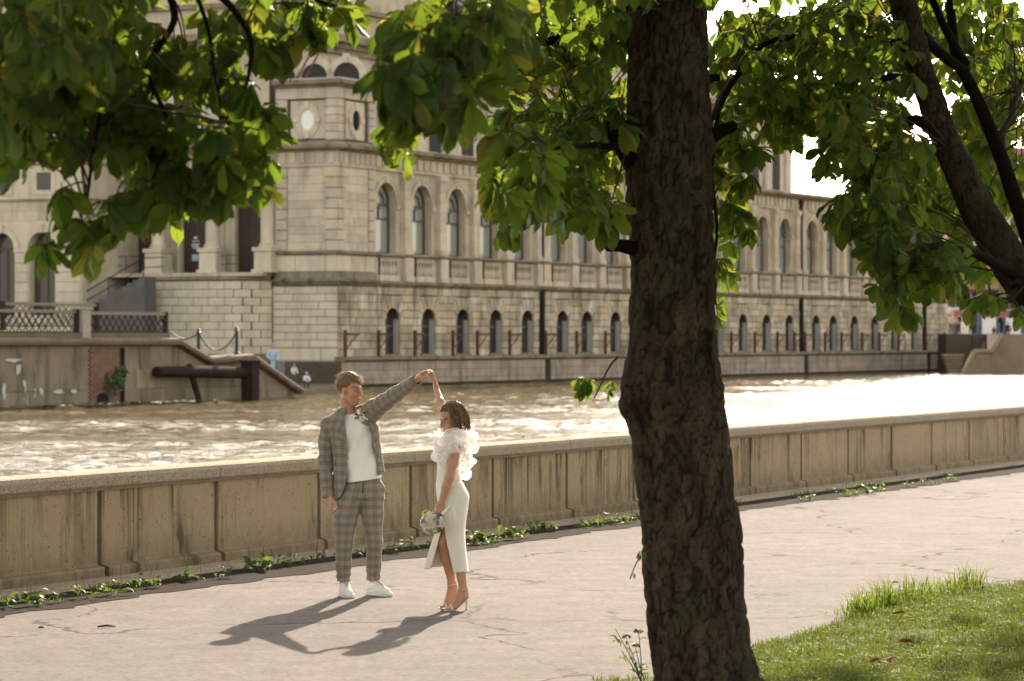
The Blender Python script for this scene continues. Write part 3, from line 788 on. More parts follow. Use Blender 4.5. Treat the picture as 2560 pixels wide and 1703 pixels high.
# notices on the middle door
nt = MB(); nt.box(1.49, 1.515, 9.43, 10.08, 6.75, 7.75); no = nt.build('notice_board', plain('notice_black', (.035, .03, .03), .4), bld)
ln = MB()
for z_, w_ in ((7.52, .10), (7.38, .24), (7.22, .26), (7.14, .24), (7.06, .26), (6.98, .12)): ln.box(1.484, 1.489, 9.76-w_, 9.76+w_, z_, z_+(.1 if z_ > 7.5 else .035))
ln.build('notice_lines', plain('notice_white', (.75, .74, .72), .5), no)
MB().box(1.48, 1.51, 9.58, 9.98, 6.3, 6.66).build('notice_picture', plain('notice_blue', (.30, .42, .48), .4, var=.5, scale=6), bld)
for yc in (4.22, 7.68, 11.15):
    c = MB(); c.lathe([(.50, 6.94), (.50, 7.02), (.44, 7.06), (.47, 7.12), (.40, 7.18), (.37, 7.24), (.375, 8.4), (.34, 10.3), (.40, 10.36), (.36, 10.42), (.50, 10.62), (.50, 10.7)], (-.1, yc, 0), 20)
    auto_smooth(c.build('column', M_CLEAN, bld), 50)
    p = MB(); p.box(-.66, .5, yc-.52, yc+.52, 5.75, 6.72); p.box(-.78, .6, yc-.63, yc+.63, 5.58, 5.75); p.box(-.76, .6, yc-.6, yc+.6, 6.72, 6.94)
    p.build('column_pedestal', M_CLEAN, bld)
    q = MB(); q.box(1.2, 1.3, yc+.1, yc+.75, 5.58, 10.7); q.build('wall_pier', M_CLEAN, bld)
MB().box(-.5, 1.3, 3.77, 13.4, 10.7, 12.02).build('entablature', M_ASHL, bld)
MB().extrude_profile([(-.5, 12.022), (-.75, 12.06), (-.8, 12.18), (-1.05, 12.24), (-1.08, 12.42), (.5, 12.5), (.5, 12.022)], 4.3, 14, 'y').build('entablature_cornice', M_CORN, bld)
def rail(parent, pts, posts, h=.95, r=.025, mat=None, name='handrail'):
    m = MB(); pts = [Vector(p) for p in pts]
    m.tube([p+Vector((0, 0, h)) for p in pts], r, 6); m.tube([p+Vector((0, 0, h*.5)) for p in pts], r*.8, 6)
    for p in posts: p = Vector(p); m.tube([p, p+Vector((0, 0, h))], r, 6)
    return m.build(name, mat or M_IRON, parent)
rail(bld, [(-.5, 5.0, 5.58), (-.5, 6.9, 5.58)], [(-.5, 6.55, 5.58)])
rail(bld, [(-.5, 11.8, 5.58), (-.5, 14.4, 5.58)], [(-.5, 13.0, 5.58), (-.5, 14.4, 5.58)])
# --- stair down to the left, dark flank and handrail
st = MB(); n = 18
for i in range(n):
    y0 = 9.8+i*.36; z = 5.36-i*.17; st.box(-3.6, -2.45, y0, y0+.36, -1, z)
st.build('stair', plain('dark_stair_stone', (.115, .105, .10), .9, var=.3, scale=2), bld)
rail(bld, [(-3.55, 8.6, 5.38), (-3.55, 9.9, 5.34), (-3.55, 16.0, 2.4)], [(-3.55, 9.9, 5.3), (-3.55, 12.1, 4.2), (-3.55, 14.2, 3.2)], 1.0, .035)
# --- left wing, standing forward
WX = -4.0; WYC = (16.1, 18.75, 21.4, 24.05)
mb = MB(); arch_wall(mb, Pfro_at(WX), 13.6, 32, .5, 12.1, [(y_, .85, 3.3, 6.9, .95) for y_ in WYC], .7)
mb.box(WX+.7, WX+.8, 13.6, 32, .5, 12.1); mb.box(WX, 4, 13.5, 13.6, .5, 12.1)
mb.build('wing_wall', M_CLEAN, bld)
for y_ in WYC:
    a_ = MB(); arch_ring(a_, Pfro_at(WX), y_, 6.95, .86, 1.18, .12); a_.build('archivolt', M_CLEAN, bld)
    w_ = MB(); w_.box(WX+.5, WX+.6, y_-.85, y_-.75, 3.3, 7.0); w_.box(WX+.5, WX+.6, y_+.75, y_+.85, 3.3, 7.0); w_.box(WX+.5, WX+.6, y_-.75, y_+.75, 6.85, 7.0); w_.box(WX+.5, WX+.6, y_-.06, y_+.06, 3.3, 6.85)
    wo = w_.build('window', M_WFRAME, bld); MB().box(WX+.55, WX+.57, y_-.85, y_+.85, 3.3, 8).build('pane', plain('brown_pane', (.07, .05, .045), .15), wo)
    i_ = MB(); i_.box(WX-.12, WX, y_+.86, y_+1.79, 6.72, 6.94); i_.build('impost', M_CLEAN, bld)
for y_ in (15.95, 18.75, 21.5):
    w_ = MB(); w_.box(WX-.06, WX, y_-.75, y_+.75, 9.85, 11.3); wo = w_.build('window', M_CLEAN, bld)
    MB().box(WX-.08, WX-.061, y_-.45, y_+.45, 10.1, 11.05).build('pane', M_PANED, wo)
for y0, y1 in ((13.6, 15.2), (17.0, 17.85), (19.65, 20.5), (22.3, 23.1)):
    courses(lambda a, z: (WX, a, -math.pi/2), y0, y1, 2.4, 6.7, 8, 1.4, .035, .09, M_CLEAN)
courses(lambda a, z: (WX, a, -math.pi/2), 13.62, 24, 8.45, 9.5, 2, 1.5, .012, .03, M_ASHL)
for z0, z1, pr in ((9.5, 9.62, .12), (11.45, 11.6, .1), (12.1, 12.25, .22), (12.25, 12.5, .45)):
    MB().box(WX-pr, WX+3, 13.5-pr, 32, z0, z1).build('wing_moulding', M_CORN, bld)
MB().box(WX+.8, 8, 13.61, 32, .5, 12.49).build('wing_body', M_SMOOTH, bld)
# --- tall hall behind, set back
HX, HY, HZ = 3.6, 4.2, 20.6
MB().box(HX, 75.3, HY, 30, 12.4, HZ).build('hall_wall', M_ASHL, bld)
hb_ = MB().box(HX+.3, 44, HY+.3, 30, HZ+.03, 25.5); hb_.build('hall_attic', M_ASHL, bld)
for i in range(17):
    x = 6.6+i*4.18
    w_ = MB(); w_.box(x-.75, x+.75, HY-.03, HY-.001, 12.5, 15.4); arch_ring(w_, lambda a, d, z: (a, HY-.02+d, z), x, 15.4, .02, .75, .01, 10, False)
    w_.build('hall_window', plain('hall_window_dark', (.055, .042, .04), .9) if i == 0 else bpy.data.materials['hall_window_dark'], bld)
    q = MB(); q.box(x+1.5, x+2.6, HY-.25, HY, 12.5, 17.6); q.box(x+1.4, x+2.7, HY-.32, HY, 17.6, 17.89); q.build('hall_pilaster', M_ASHL, bld)
for z0, z1, pr in ((17.9, 18.2, .3), (18.2, 18.5, .5), (18.5, 18.9, .9), (20.35, 20.62, .3), (12.45, 12.8, .15)):
    MB().box(HX-pr, 75.3+pr, HY-pr, 30, z0, z1).build('hall_moulding', M_CORN, bld)
for k, y_ in enumerate((1.4, 3.4, 5.4, 8.6, 11.6, 14.8, 18.0, 21.0)):
    a_ = MB(); arch_ring(a_, Pfro_at(HX-.02), y_, 16.2, .85, 1.2, .14); a_.box(HX-.16, HX-.021, y_-1.2, y_-.85, 12.8, 16.2); a_.box(HX-.16, HX-.021, y_+.85, y_+1.2, 12.8, 16.2); a_.build('archivolt', M_CLEAN, bld)
    w_ = MB(); w_.box(HX-.04, HX-.021, y_-.85, y_+.85, 12.5, 16.2); arch_ring(w_, Pfro_at(HX-.03), y_, 16.2, .02, .85, .01, 10, False); w_.build('hall_window', bpy.data.materials['hall_window_dark'], bld)
q = MB()
for sgn in (0, .5): q.tube([(-.1, 1.9+sgn*1.0, 15.9), (HX-.3, 2.6+sgn*1.0, 18.3)], .06, 5)
q.build('roof_ladder', M_RUSTIRON, bld)

# --- write the stones out: the 300 most visible as parts, the rest joined
def stone_key(s):
    return -(s[3]*s[5]) + max(0, s[0])*.02 + (2 if s[0] > 26 else 0) + max(0, s[1]-12)*.3
stones.sort(key=stone_key)
for (cx, cy, cz, lx, ly, lz, yaw, m_) in stones[:300]:
    o = link(bpy.data.objects.new('stone_block', unit_mesh(m_)), bld)
    o.location = (cx, cy, cz); o.scale = (lx, ly, lz); o.rotation_euler = (0, 0, yaw)
rest = {}
for s_ in stones[300:]: rest.setdefault(s_[7].name, []).append(s_)
mb = MB(); mats = []; fm_idx = []
for mi, (mn, lst) in enumerate(rest.items()):
    mats.append(bpy.data.materials[mn])
    for (cx, cy, cz, lx, ly, lz, yaw, m_) in lst:
        c_, s_ = math.cos(yaw), math.sin(yaw)
        vs = [(cx+c_*v[0]*lx-s_*v[1]*ly, cy+s_*v[0]*lx+c_*v[1]*ly, cz+v[2]*lz) for v in unit.v]
        mb.add(vs, unit.f); fm_idx += [mi]*len(unit.f)
ob = mb.build('stone_courses', None, bld)
for m_ in mats: ob.data.materials.append(m_)
ob.data.polygons.foreach_set('material_index', fm_idx); tag(ob, kind='stuff')
# ================================================================== left quay, far right bank
def bl(x, y, z):        # building frame -> world
    return (BX+.4445*x-.8958*y, BY+.8958*x+.4445*y, z)
M_QUAY = stone_mat('quay_stone', [(.29,.225,.155),(.22,.17,.12),(.33,.26,.185),(.18,.14,.10),(.25,.19,.14)], .95, nscale=.7)
M_COPQ = plain('quay_coping', (.15, .115, .08), .9, var=.5, scale=1.5, bump=.4, bscale=6)
M_BRICKR = stone_mat('old_red_brick', [(.22,.10,.07),(.18,.085,.06),(.25,.12,.085),(.16,.09,.07)], .5)
M_WHITEP = plain('flaking_white_paint', (.48, .46, .43), .8, var=.3)
M_WOODW = plain('wet_dark_timber', (.030, .020, .015), .95, var=.7, scale=4, bump=.6, bscale=9)

quay = thing('quay_wall', 'weathered grey quay wall with sloping stair parapet on the far left bank', 'wall', (BX, BY, 0), BROT)
QY = -13.5
outl = [(-90, -1.4), (-27.4, -1.4), (-27.6, -.32), (-31.3, 1.08), (-34.8, .97), (-37.3, 1.78), (-90, 1.78)]
q = MB(); n = len(outl)
q.add([(s, QY, z) for s, z in outl] + [(s, QY+.9, z) for s, z in outl], [(i, (i+1) % n, n+(i+1) % n, n+i) for i in range(n)] + [tuple(range(n))[::-1], tuple(range(n, 2*n))])
q.build('wall_core', M_QUAY, quay, fix=True)
# coping roll following the slope
path = [(-90, 1.92), (-37.2, 1.92), (-34.75, 1.13), (-31.35, 1.24), (-27.6, -.16), (-27.3, -.24)]
for (s0, z0), (s1, z1) in zip(path, path[1:]):
    L = math.hypot(s1-s0, z1-z0); k = max(1, round(L/2.2)); a = math.atan2(z1-z0, s1-s0)
    for i in range(k):
        c = MB(); p0 = L*i/k+.012; p1 = L*(i+1)/k-.012
        prof = [(-.30, -.10), (-.34, .02), (-.28, .13), (-.1, .17), (.8, .17), (.8, -.14), (-.1, -.14)]
        c.extrude_profile([(y_, z_) for y_, z_ in prof], p0, p1)
        o = c.build('coping_stone', M_COPQ, quay); o.location = (s0, QY, z0); o.rotation_euler = (0, -a, 0)
# face slabs
st0 = len(stones)
def slab_ok(s, z0, z1):
    top = np.interp(s, [-90, -37.3, -34.8, -31.3, -27.6], [1.76, 1.76, .95, 1.06, -.34]); return z1 < top-.02
random.seed(3)
slab_mesh = unit.mesh('face_slab', M_QUAY)
for r_, (z0, z1) in enumerate(((-.62, .02), (.04, .84), (.86, 1.74))):
    s = -54.0 + .6*r_
    while s < -28:
        w_ = random.uniform(1.3, 2.3)
        if not (-43.7 < s+w_ and s < -41.2) and slab_ok(s, z0, z1) and slab_ok(s+w_, z0, z1):
            o = link(bpy.data.objects.new('face_slab', slab_mesh), quay); d = .05
            o.location = (s+w_/2, QY-d/2+.01+random.uniform(-.012, .012), (z0+z1)/2); o.scale = (w_-.03, d, z1-z0-.03)
        s += w_
# brick infill with a drain mouth
br = MB()
for r_ in range(26):
    for c_ in range(9):
        x0 = -43.55+c_*.25+(.125 if r_ % 2 else 0); z0 = -.62+r_*.09
        if x0+.24 > -41.35: continue
        if (x0+.12+42.64)**2+(z0+.05+.5)**2 < .42**2: continue
        br.box(x0, x0+.235, QY-.07, QY-.001, z0, z0+.08)
o = br.build('brick_infill', M_BRICKR, quay); tag(o, kind='stuff')
dr = MB(); dr.tube([(-42.64, QY-.09, -.5), (-42.64, QY-.01, -.5)], .42, 20); dr.build('drain_mouth', M_DARK, quay)
MB().box(-41.34, -41.2, QY-.16, QY-.06, -1, 1.7).build('drain_pipe', M_DARK, quay)
pa = MB()
for x, z, w_, h_ in ((-48.6, 1.25, .9, .12), (-48.3, .9, .28, .35), (-47.9, .1, .14, .7), (-47.2, .0, .16, .35), (-46.8, .05, .2, .3), (-45.6, .02, .6, .14), (-44.6, .03, .4, .16), (-49.2, .1, .18, .7)):
    pa.add([(x+random.uniform(-.1, .1)+w_*math.cos(t_)*random.uniform(.4, .7), QY-.052, z+h_*math.sin(t_)*random.uniform(.4, .7)) for t_ in np.linspace(0, 6.0, 9)], [tuple(range(9))])
pa.build('white_paint_patch', M_WHITEP, quay)
sm_ = MB()
for x in (-31.0, -30.86, -30.72): sm_.tube([(x, QY-.055, .28), (x+.04, QY-.055, .5), (x+.1, QY-.055, .34)], .018, 4)
sm_.build('white_graffiti', M_WHITEP, quay)
MB().box(-90, -37.7, QY-.05, QY+.5, 2.06, 2.29).build('railing_kerb', M_COPQ, quay)
MB().box(-90, -27.2, QY-.55, QY-.05, -1.2, -.50).build('footing', M_COPQ, quay)

M_LATT = plain('dark_rusted_lattice', (.035, .024, .019), .7, var=.4)
def lattice(label, s0, s1, y, z0, z1, pitch=.44, end_post=True):
    th = thing('lattice_railing', label, 'railing', (BX, BY, 0), BROT, 'lattice railings on the left quay')
    m = MB(); h = z1-z0-.12
    k = int((s1-s0+h)/pitch)+2
    for i in range(-1, k):
        for sg in (1, -1):
            a = s0+i*pitch - (0 if sg > 0 else 0)
            x0, zz0, x1, zz1 = (a, z0, a+h, z0+h) if sg > 0 else (a+h, z0, a, z0+h)
            # clip to the panel
            pts = []
            for x_, z_ in ((x0, zz0), (x1, zz1)): pts.append([x_, z_])
            dx = pts[1][0]-pts[0][0]; dz = pts[1][1]-pts[0][1]
            t0, t1 = 0.0, 1.0
            ta, tb = sorted(((s0-pts[0][0])/dx, (s1-pts[0][0])/dx)); t0, t1 = max(t0, ta), min(t1, tb)
            if t1-t0 < .05: continue
            m.tube([(pts[0][0]+dx*t0, y+.02*sg, pts[0][1]+dz*t0), (pts[0][0]+dx*t1, y+.02*sg, pts[0][1]+dz*t1)], .028, 4)
    m.build('lattice', M_LATT, th)
    MB().box(s0, s1, y-.06, y+.06, z1-.12, z1).build('top_rail', plain('worn_rail', (.10, .075, .06), .4, metal=.5), th)
    MB().box(s0, s1, y-.04, y+.04, z0-.05, z0).build('bottom_rail', M_LATT, th)
    if end_post:
        for x in (s1-.08, s0+.08): MB().box(x-.08, x+.08, y-.08, y+.08, z0-.2, z1+.03).build('post', M_LATT, th)
lattice('rusty lattice railing left of the concrete pillar on the quay', -60, -44.05, QY+.15, 2.34, 3.17)
lattice('rusty lattice railing between concrete pillar and quay stair', -43.45, -37.65, QY+.15, 2.34, 3.12)
lattice('dark lattice railing further back behind the quay edge', -40.6, -33.6, QY+6.2, 2.6, 3.55)
pil = MB(); pil.box(-44.02, -43.48, QY-.08, QY+.45, 2.06, 3.2); pil.box(-44.1, -43.4, QY-.14, QY+.5, 3.2, 3.3); o = pil.build('concrete_pillar', plain('pale_concrete', (.33, .29, .24), .9, var=.25), None)
o.location = (BX, BY, 0); o.rotation_euler = (0, 0, BROT); tag(o, 'squat pale concrete pillar between two lattice railings', 'pillar')
# terrace, steps and landing
tr = MB(); tr.add([bl(-90, QY+.85, 1.98), bl(-37.3, QY+.85, 1.98), bl(-33, 12, 1.98), bl(-5, 24, 1.98), bl(-5, 60, 1.98), bl(-90, 60, 1.98)], [(0, 1, 2, 3, 4, 5)])
tag(tr.build('terrace', plain('terrace_ground', (.20, .17, .14), .95)), kind='structure')
sp = MB(); N = 14
for i in range(N):
    a0 = -37.2+i*.7; z = 1.9-i*.165
    P4 = [bl(a0, QY+.85, z), bl(a0+.7, QY+.85, z), bl(a0+.7, QY+16, z), bl(a0, QY+16, z)]
    sp.add(P4 + [(x, y, -1.4) for x, y, _ in P4], [(0, 1, 2, 3), (0, 4, 5, 1), (1, 5, 6, 2), (2, 6, 7, 3), (3, 7, 4, 0)])
tag(sp.build('quay_steps', M_COPQ), kind='structure')
ld = MB(); P5 = [bl(-27.4, QY+.4, -.36), bl(-3, -2.2, -.36), bl(.0, -.6, -.36), bl(-.1, 6, -.36), bl(-27.4, 6, -.36)]
ld.add(P5 + [(x, y, -1.4) for x, y, _ in P5], [(0, 1, 2, 3, 4)] + [(i, 5+i, 5+(i+1) % 5, (i+1) % 5) for i in range(5)])
tag(ld.build('landing', M_COPQ, fix=True), kind='structure')
# timber fender
tf = thing('timber_fender', 'dark wet timber beam on a post standing in the water by the quay', 'fender', (BX, BY, 0), BROT)
m = MB(); m.tube([(-39.2, QY-.35, .72), (-38, QY-.5, .72), (-33.2, QY-.9, .62)], [.22, .23, .24], 12); m.build('beam', M_WOODW, tf)
m = MB(); m.box(-33.3, -32.75, QY-1.3, QY-.75, -2, 1.05); m.box(-33.36, -32.7, QY-1.36, QY-.7, 1.05, 1.16); m.build('post', M_WOODW, tf)
m = MB(); m.tube([(-37.0, QY-.5, 1.0), (-36.3, QY-.7, -.9)], .13, 8); m.build('leaning_strut', M_WOODW, tf)
# chain posts
for k, (s, lab) in enumerate(((-35.05, 'black iron chain post at the upper bend of the quay stair'), (-32.02, 'black iron chain post on the flat of the quay stair parapet'))):
    m = MB(); m.lathe([(.12, 0), (.12, .08), (.075, .12), (.075, .95), (.10, .98), (.10, 1.02), (.05, 1.06), (.085, 1.12), (.0, 1.2)], (0, 0, 0), 10)
    o = m.build('chain_post', M_IRON); o.location = bl(s, QY+.25, 1.30+.08*k); tag(o, lab, 'post', 'chain posts on the left quay')
m = MB()
for (s0, z0), (s1, z1), sag in (((-38.0, 2.9), (-35.05, 2.3), .5), ((-35.05, 2.3), (-32.02, 2.35), .75)):
    pts = [bl(s0+(s1-s0)*t_, QY+.25, z0+(z1-z0)*t_-sag*4*t_*(1-t_)) for t_ in np.linspace(0, 1, 18)]
    m.tube(pts, .035, 5)
tag(m.build('chain', M_IRON), 'black iron chain sagging between the quay stair posts', 'chain')
# shrub on the brick and floating weed
M_BUSH = NT('bush_leaf'); M_BUSH.set(color=M_BUSH.ramp(M_BUSH.rand(), [(0, (.035, .06, .014)), (1, (.09, .13, .035))]), rough=.6); M_BUSH = M_BUSH.m
def leaf_cloud(mb, c, r, n, size, seed):
    rg = np.random.default_rng(seed)
    for _ in range(n):
        d = rg.normal(size=3); d /= np.linalg.norm(d); p = np.array(c)+d*np.array(r)*rg.random()**.4
        a = rg.normal(size=3); a /= np.linalg.norm(a); b = np.cross(a, rg.normal(size=3)); b /= np.linalg.norm(b); s = size*rg.uniform(.6, 1.3)
        mb.add([p-a*s, p+b*s*.45, p+a*s, p-b*s*.45], [(0, 1, 2, 3)])
m = MB(); leaf_cloud(m, bl(-42.3, QY-.3, .25), (.5, .3, .5), 260, .09, 4); leaf_cloud(m, bl(-41.6, QY-.25, .75), (.35, .3, .25), 120, .08, 5)
tag(m.build('wall_shrub', M_BUSH), 'small green shrub growing from the red brick of the quay wall', 'shrub')
m = MB(); rg = np.random.default_rng(9)
for _ in range(500):
    s = rg.uniform(-55, -38); y = QY-.7-abs(rg.normal(0, .8)); r = rg.uniform(.05, .16); x_, y_, z_ = bl(s, y, WATER_Z+.13)
    m.add([(x_+r*math.cos(t_), y_+r*math.sin(t_), z_+rg.uniform(0, .02)) for t_ in (0, 1.2, 2.5, 3.8, 5)], [(0, 1, 2, 3, 4)])
tag(m.build('water_weed', M_BUSH), 'green weed floating on the water below the left quay', 'water weed', kind='stuff')

# ---- small figures: lower-resolution people on the far bank
M_SKINF = plain('far_skin', (.42, .22, .14), .6)
def cloth(name, col, var=.1): return plain(name, col, .85, var=var, scale=20)
def far_person(loc, rotz, label, height, top, bottom, hat=None, pose='stand', hair=(.05, .035, .025), coat_hem=None):
    """figure modelled at 1.75 m facing -y, then scaled to its height"""
    th = thing('person', label, 'person', loc, rotz, 'people on the far bank'); th.scale = (height/1.75,)*3
    lo, hi = (-.5, -.55, -.02), (.5, .45, 1.85)
    B = SDF(lo, hi, .02); Tp = SDF(lo, hi, .02); Bt = SDF(lo, hi, .02); H = SDF(lo, hi, .02)
    dz = 0.0; hipf = 0.0
    if pose == 'crouch':
        hip, kn, an = .38, [(-.17, -.38, .52), (.17, -.38, .52)], [(-.13, -.12, .08), (.13, -.12, .08)]; sh = .88; hy = -.22; hz = 1.08
    elif pose == 'lean':
        hip, kn, an = .92, [(-.10, -.02, .5), (.10, -.06, .5)], [(-.10, .03, .08), (.11, -.02, .08)]; sh = 1.40; hy = -.16; hz = 1.62
    else:
        hip, kn, an = .92, [(-.10, -.03, .5), (.11, -.05, .5)], [(-.11, .03, .08), (.13, .0, .08)]; sh = 1.43; hy = -.04; hz = 1.63
    B.ell((0, hy, hz), (.078, .095, .12), .02); B.cone((0, hy+.03, hz-.09), (0, hy*.6, sh+.02), .055, .06, .03)
    B.cone((0, hy*.6, sh), (0, 0, hip), .10, .10, .05)
    sy = hy*.7
    Tp.cone((-.14, sy, sh-.02), (.14, sy, sh-.02), .085, .085, .08); Tp.cone((0, sy, sh-.12), (0, 0, hip+.05), .155, .145, .08)
    if coat_hem: Tp.cone((0, 0, hip+.05), (0, .01, coat_hem), .15, .17, .05)
    for sx in (-1, 1):
        el = (sx*.26, sy-.05, sh-.28) if pose != 'crouch' else (sx*.24, sy-.16, sh-.26)
        ha = (sx*.13, sy-.27, sh-.40) if pose != 'crouch' else (sx*.06, sy-.30, sh-.38)
        Tp.chain([(sx*.19, sy, sh-.03), el, ha], [.07, .058, .045], .03)
        B.cone(ha, (ha[0]*.7, ha[1]-.06, ha[2]-.03), .035, .028, .01)
        i = 0 if sx < 0 else 1
        Bt.chain([(sx*.09, 0, hip), kn[i], (an[i][0], an[i][1], an[i][2]+.02)], [.105, .075, .055], .04)
        Bt.cone((an[i][0], an[i][1]+.03, .045), (an[i][0]+sx*.02, an[i][1]-.16, .035), .05, .04, .02)
        B.cone((sx*.09, 0, hip), kn[i], .06, .05, .02)
    H.ell((0, hy+.012, hz+.035), (.088, .105, .105), .01)
    H.clip(lambda X, Y, Z: np.minimum(-(Y-(hy-.045)), (Z-(hz+.03))*-1)); H.clip(lambda X, Y, Z: -(Z-(hz-.04)))
    if hat: H.ell((0, hy-.09, hz+.07), (.08, .08, .015), .01)
    for S_, nm, mt in ((B, 'body', M_SKINF), (Tp, 'jacket', top), (Bt, 'trousers', bottom), (H, 'cap' if hat else 'hair', hat or cloth('far_hair', hair))):
        V, F = S_.mesh()
        if len(F): np_mesh(nm, relax(V, F, 1), F, mt, th)
    return th
c_blue = cloth('pale_blue_shirt', (.36, .44, .53)); c_navy = cloth('navy_trousers', (.035, .04, .05)); c_white = cloth('white_jersey', (.62, .60, .58)); c_grey = cloth('grey_trousers', (.10, .095, .09))
def at_px(x, y, Y): return ((x-1280)/F_PX*Y, Y, CAM_Z-(y-843)/F_PX*Y)
px_, py_, pz_ = at_px(681, 0, 150.0)
far_person((px_, py_, .02), R(20), 'grey-haired person in a pale blue shirt on the quay stair', 1.80, c_blue, c_navy, coat_hem=.72, hair=(.30, .28, .26))
px_, py_, pz_ = at_px(733, 0, 161.0)
far_person((px_, py_, -.36), R(40), 'child in a white top and grey cap standing on the landing', 1.16, c_white, c_grey, hat=cloth('grey_cap', (.25, .26, .27)), pose='lean')
px_, py_, pz_ = at_px(764, 0, 156.0)
far_person((px_, py_, -.36), R(25), 'child in a white hood crouching at the edge of the landing', 1.12, cloth('white_hoodie', (.60, .60, .64)), c_grey, hat=cloth('white_hood', (.68, .68, .74)), pose='crouch')
m = MB(); m.tube([at_px(700, 906, 150), at_px(760, 930, 151), at_px(800, 952, 152)], [.018, .012, .006], 4)
tag(m.build('fishing_rod', M_IRON), 'thin dark fishing rod held out over the landing', 'fishing rod')

# ---- far right bank: quay with stairs, container, people, bridge, trees, house
rb_ = thing('far_quay', 'brown stone quay wall with stairs beyond the end of the building', 'wall', (0, 0, 0))
def fpx(x, Y): return (x-1280)/F_PX*Y
QZ = 233.0
def pr_poly(name, pts, Y0, Y1, mat):
    m = MB(); n = len(pts); m.add([(x, Y0, z) for x, z in pts] + [(x, Y1, z) for x, z in pts], [(i, (i+1) % n, n+(i+1) % n, n+i) for i in range(n)] + [tuple(range(n))[::-1], tuple(range(n, 2*n))]); return m.build(name, mat, rb_, fix=True)
zpx = lambda y, Y: CAM_Z-(y-843)/F_PX*Y
M_QB = plain('brown_quay_stone', (.24, .18, .125), .9, var=.45, scale=.8); M_QD = plain('dark_stair_side', (.095, .07, .05), .9, var=.3)
M_QL = plain('light_quay_stone', (.31, .245, .18), .9, var=.35, scale=.7)
pr_poly('quay_face', [(fpx(2478, QZ), -1.5), (90, -1.5), (90, 2.32), (fpx(2500, QZ), 2.32), (fpx(2478, QZ), 1.2)], QZ, QZ+12, M_QB)
pr_poly('stair_cheek', [(fpx(2406, QZ), -1.5), (fpx(2478, QZ)-.01, -1.5), (fpx(2478, QZ)-.01, 1.17), (fpx(2436, QZ), 1.17), (fpx(2406, QZ), -.45)], QZ+.02, QZ+1.2, M_QB)
pr_poly('stair_coping', [(fpx(2402, QZ), -.5), (fpx(2408, QZ), -.55), (fpx(2440, QZ), 1.02), (fpx(2482, QZ), 1.02), (fpx(2506, QZ), 2.2), (fpx(2506, QZ), 2.42), (fpx(2498, QZ), 2.42), (fpx(2475, QZ), 1.25), (fpx(2436, QZ), 1.25)], QZ-.25, QZ+.01, M_QL)
pr_poly('back_wall', [(fpx(2366, QZ+6), -1.5), (fpx(2520, QZ+6), -1.5), (fpx(2520, QZ+6), 2.36), (fpx(2366, QZ+6), 2.36)], QZ+6, QZ+11, M_QD)
for i in range(7):
    pr_poly('step', [(fpx(2374, QZ), -.62+i*.22), (fpx(2404+i*4, QZ), -.62+i*.22), (fpx(2404+i*4, QZ), -.46+i*.22), (fpx(2374, QZ), -.46+i*.22)], QZ+.3+i*.55, QZ+1.5+i*.55, M_QL if i in (0, 6) else M_QB)
m = MB(); m.box(37, 260, QZ+10.5, 420, 2.0, 2.33); tag(m.build('far_bank_ground', plain('far_ground', (.17, .15, .12), .95)), kind='structure')
for x_, lab in ((2434, 'left black chain post on the far quay stair'), (2467, 'right black chain post on the far quay stair')):
    m = MB(); m.lathe([(.13, 0), (.09, .1), (.09, 1.0), (.12, 1.05), (.0, 1.2)], (0, 0, 0), 8); o = m.build('chain_post', M_IRON); o.location = (fpx(x_, QZ), QZ+.5, 1.15); tag(o, lab, 'post', 'chain posts on the far quay')
m = MB(); m.tube([(fpx(2434+33*t_, QZ), QZ+.5, 2.2-.8*t_*(1-t_)) for t_ in np.linspace(0, 1, 9)], .03, 4); tag(m.build('chain', M_IRON), 'chain sagging between the posts of the far quay stair', 'chain')
# container
ct = thing('shipping_container', 'blue corrugated shipping container with red faded patches on the far bank', 'container', (fpx(2384, 285), 285, 2.33))
t = NT('container_paint'); _p = t.noise(t.mapv(t.pos(), (.9, 1, .25)), 1.0, 3); zc = t.sep(t.pos())[2]
up = t.math('GREATER_THAN', zc, 3.85)
t.set(color=t.mix(t.math('MULTIPLY', t.ramp(_p, [(.44, 0), (.52, 1)]), up), (.085, .13, .22), (.33, .095, .075)), rough=.6); M_CONT = t.m
m = MB()
for i in range(90):
    x0 = i*.3; m.box(x0, x0+.16, -.05, .02, .12, 2.1); 
m.box(0, 27, .0, 2.4, .05, 2.15); m.build('corrugated_body', M_CONT, ct)
m = MB(); m.box(-.05, 27.05, -.1, 2.45, 2.15, 2.27); m.box(-.05, 27.05, -.1, .02, 0, .1); m.build('frame_rail', plain('pink_faded_rail', (.50, .25, .21), .6), ct)
M_BAN = plain('white_banner', (.66, .64, .66), .7, var=.1, scale=1.0)
for k, (x0, x1, lab) in enumerate(((2402, 2433, 'white banner panel at the left of the blue container'), (2459, 2491, 'white banner panel with dark smudges at the middle of the container'), (2519, 2553, 'white banner panel at the right of the blue container'))):
    m = MB(); a0, a1 = fpx(x0, 284), fpx(x1, 284); m.box(a0, a1, 284.6, 284.66, 2.36, 3.85); m.box(a0-.05, a0, 284.58, 284.68, 2.33, 3.9); m.box(a1, a1+.05, 284.58, 284.68, 2.33, 3.9)
    tag(m.build('banner_panel', M_BAN), lab, 'banner', 'white banner panels on the far bank')
m = MB(); a0, a1 = fpx(2399, 279), fpx(2418, 279); m.add([(a0, 279, 2.33), (a1, 279, 2.33), (a1-.05, 279, 3.65), (a0+.2, 279, 3.65), (a0, 279.9, 2.33), (a1, 279.9, 2.33), (a1-.05, 279.3, 3.65), (a0+.2, 279.3, 3.65)], [(0, 1, 2, 3), (0, 4, 5, 1), (1, 5, 6, 2), (2, 6, 7, 3), (3, 7, 4, 0), (4, 7, 6, 5)])
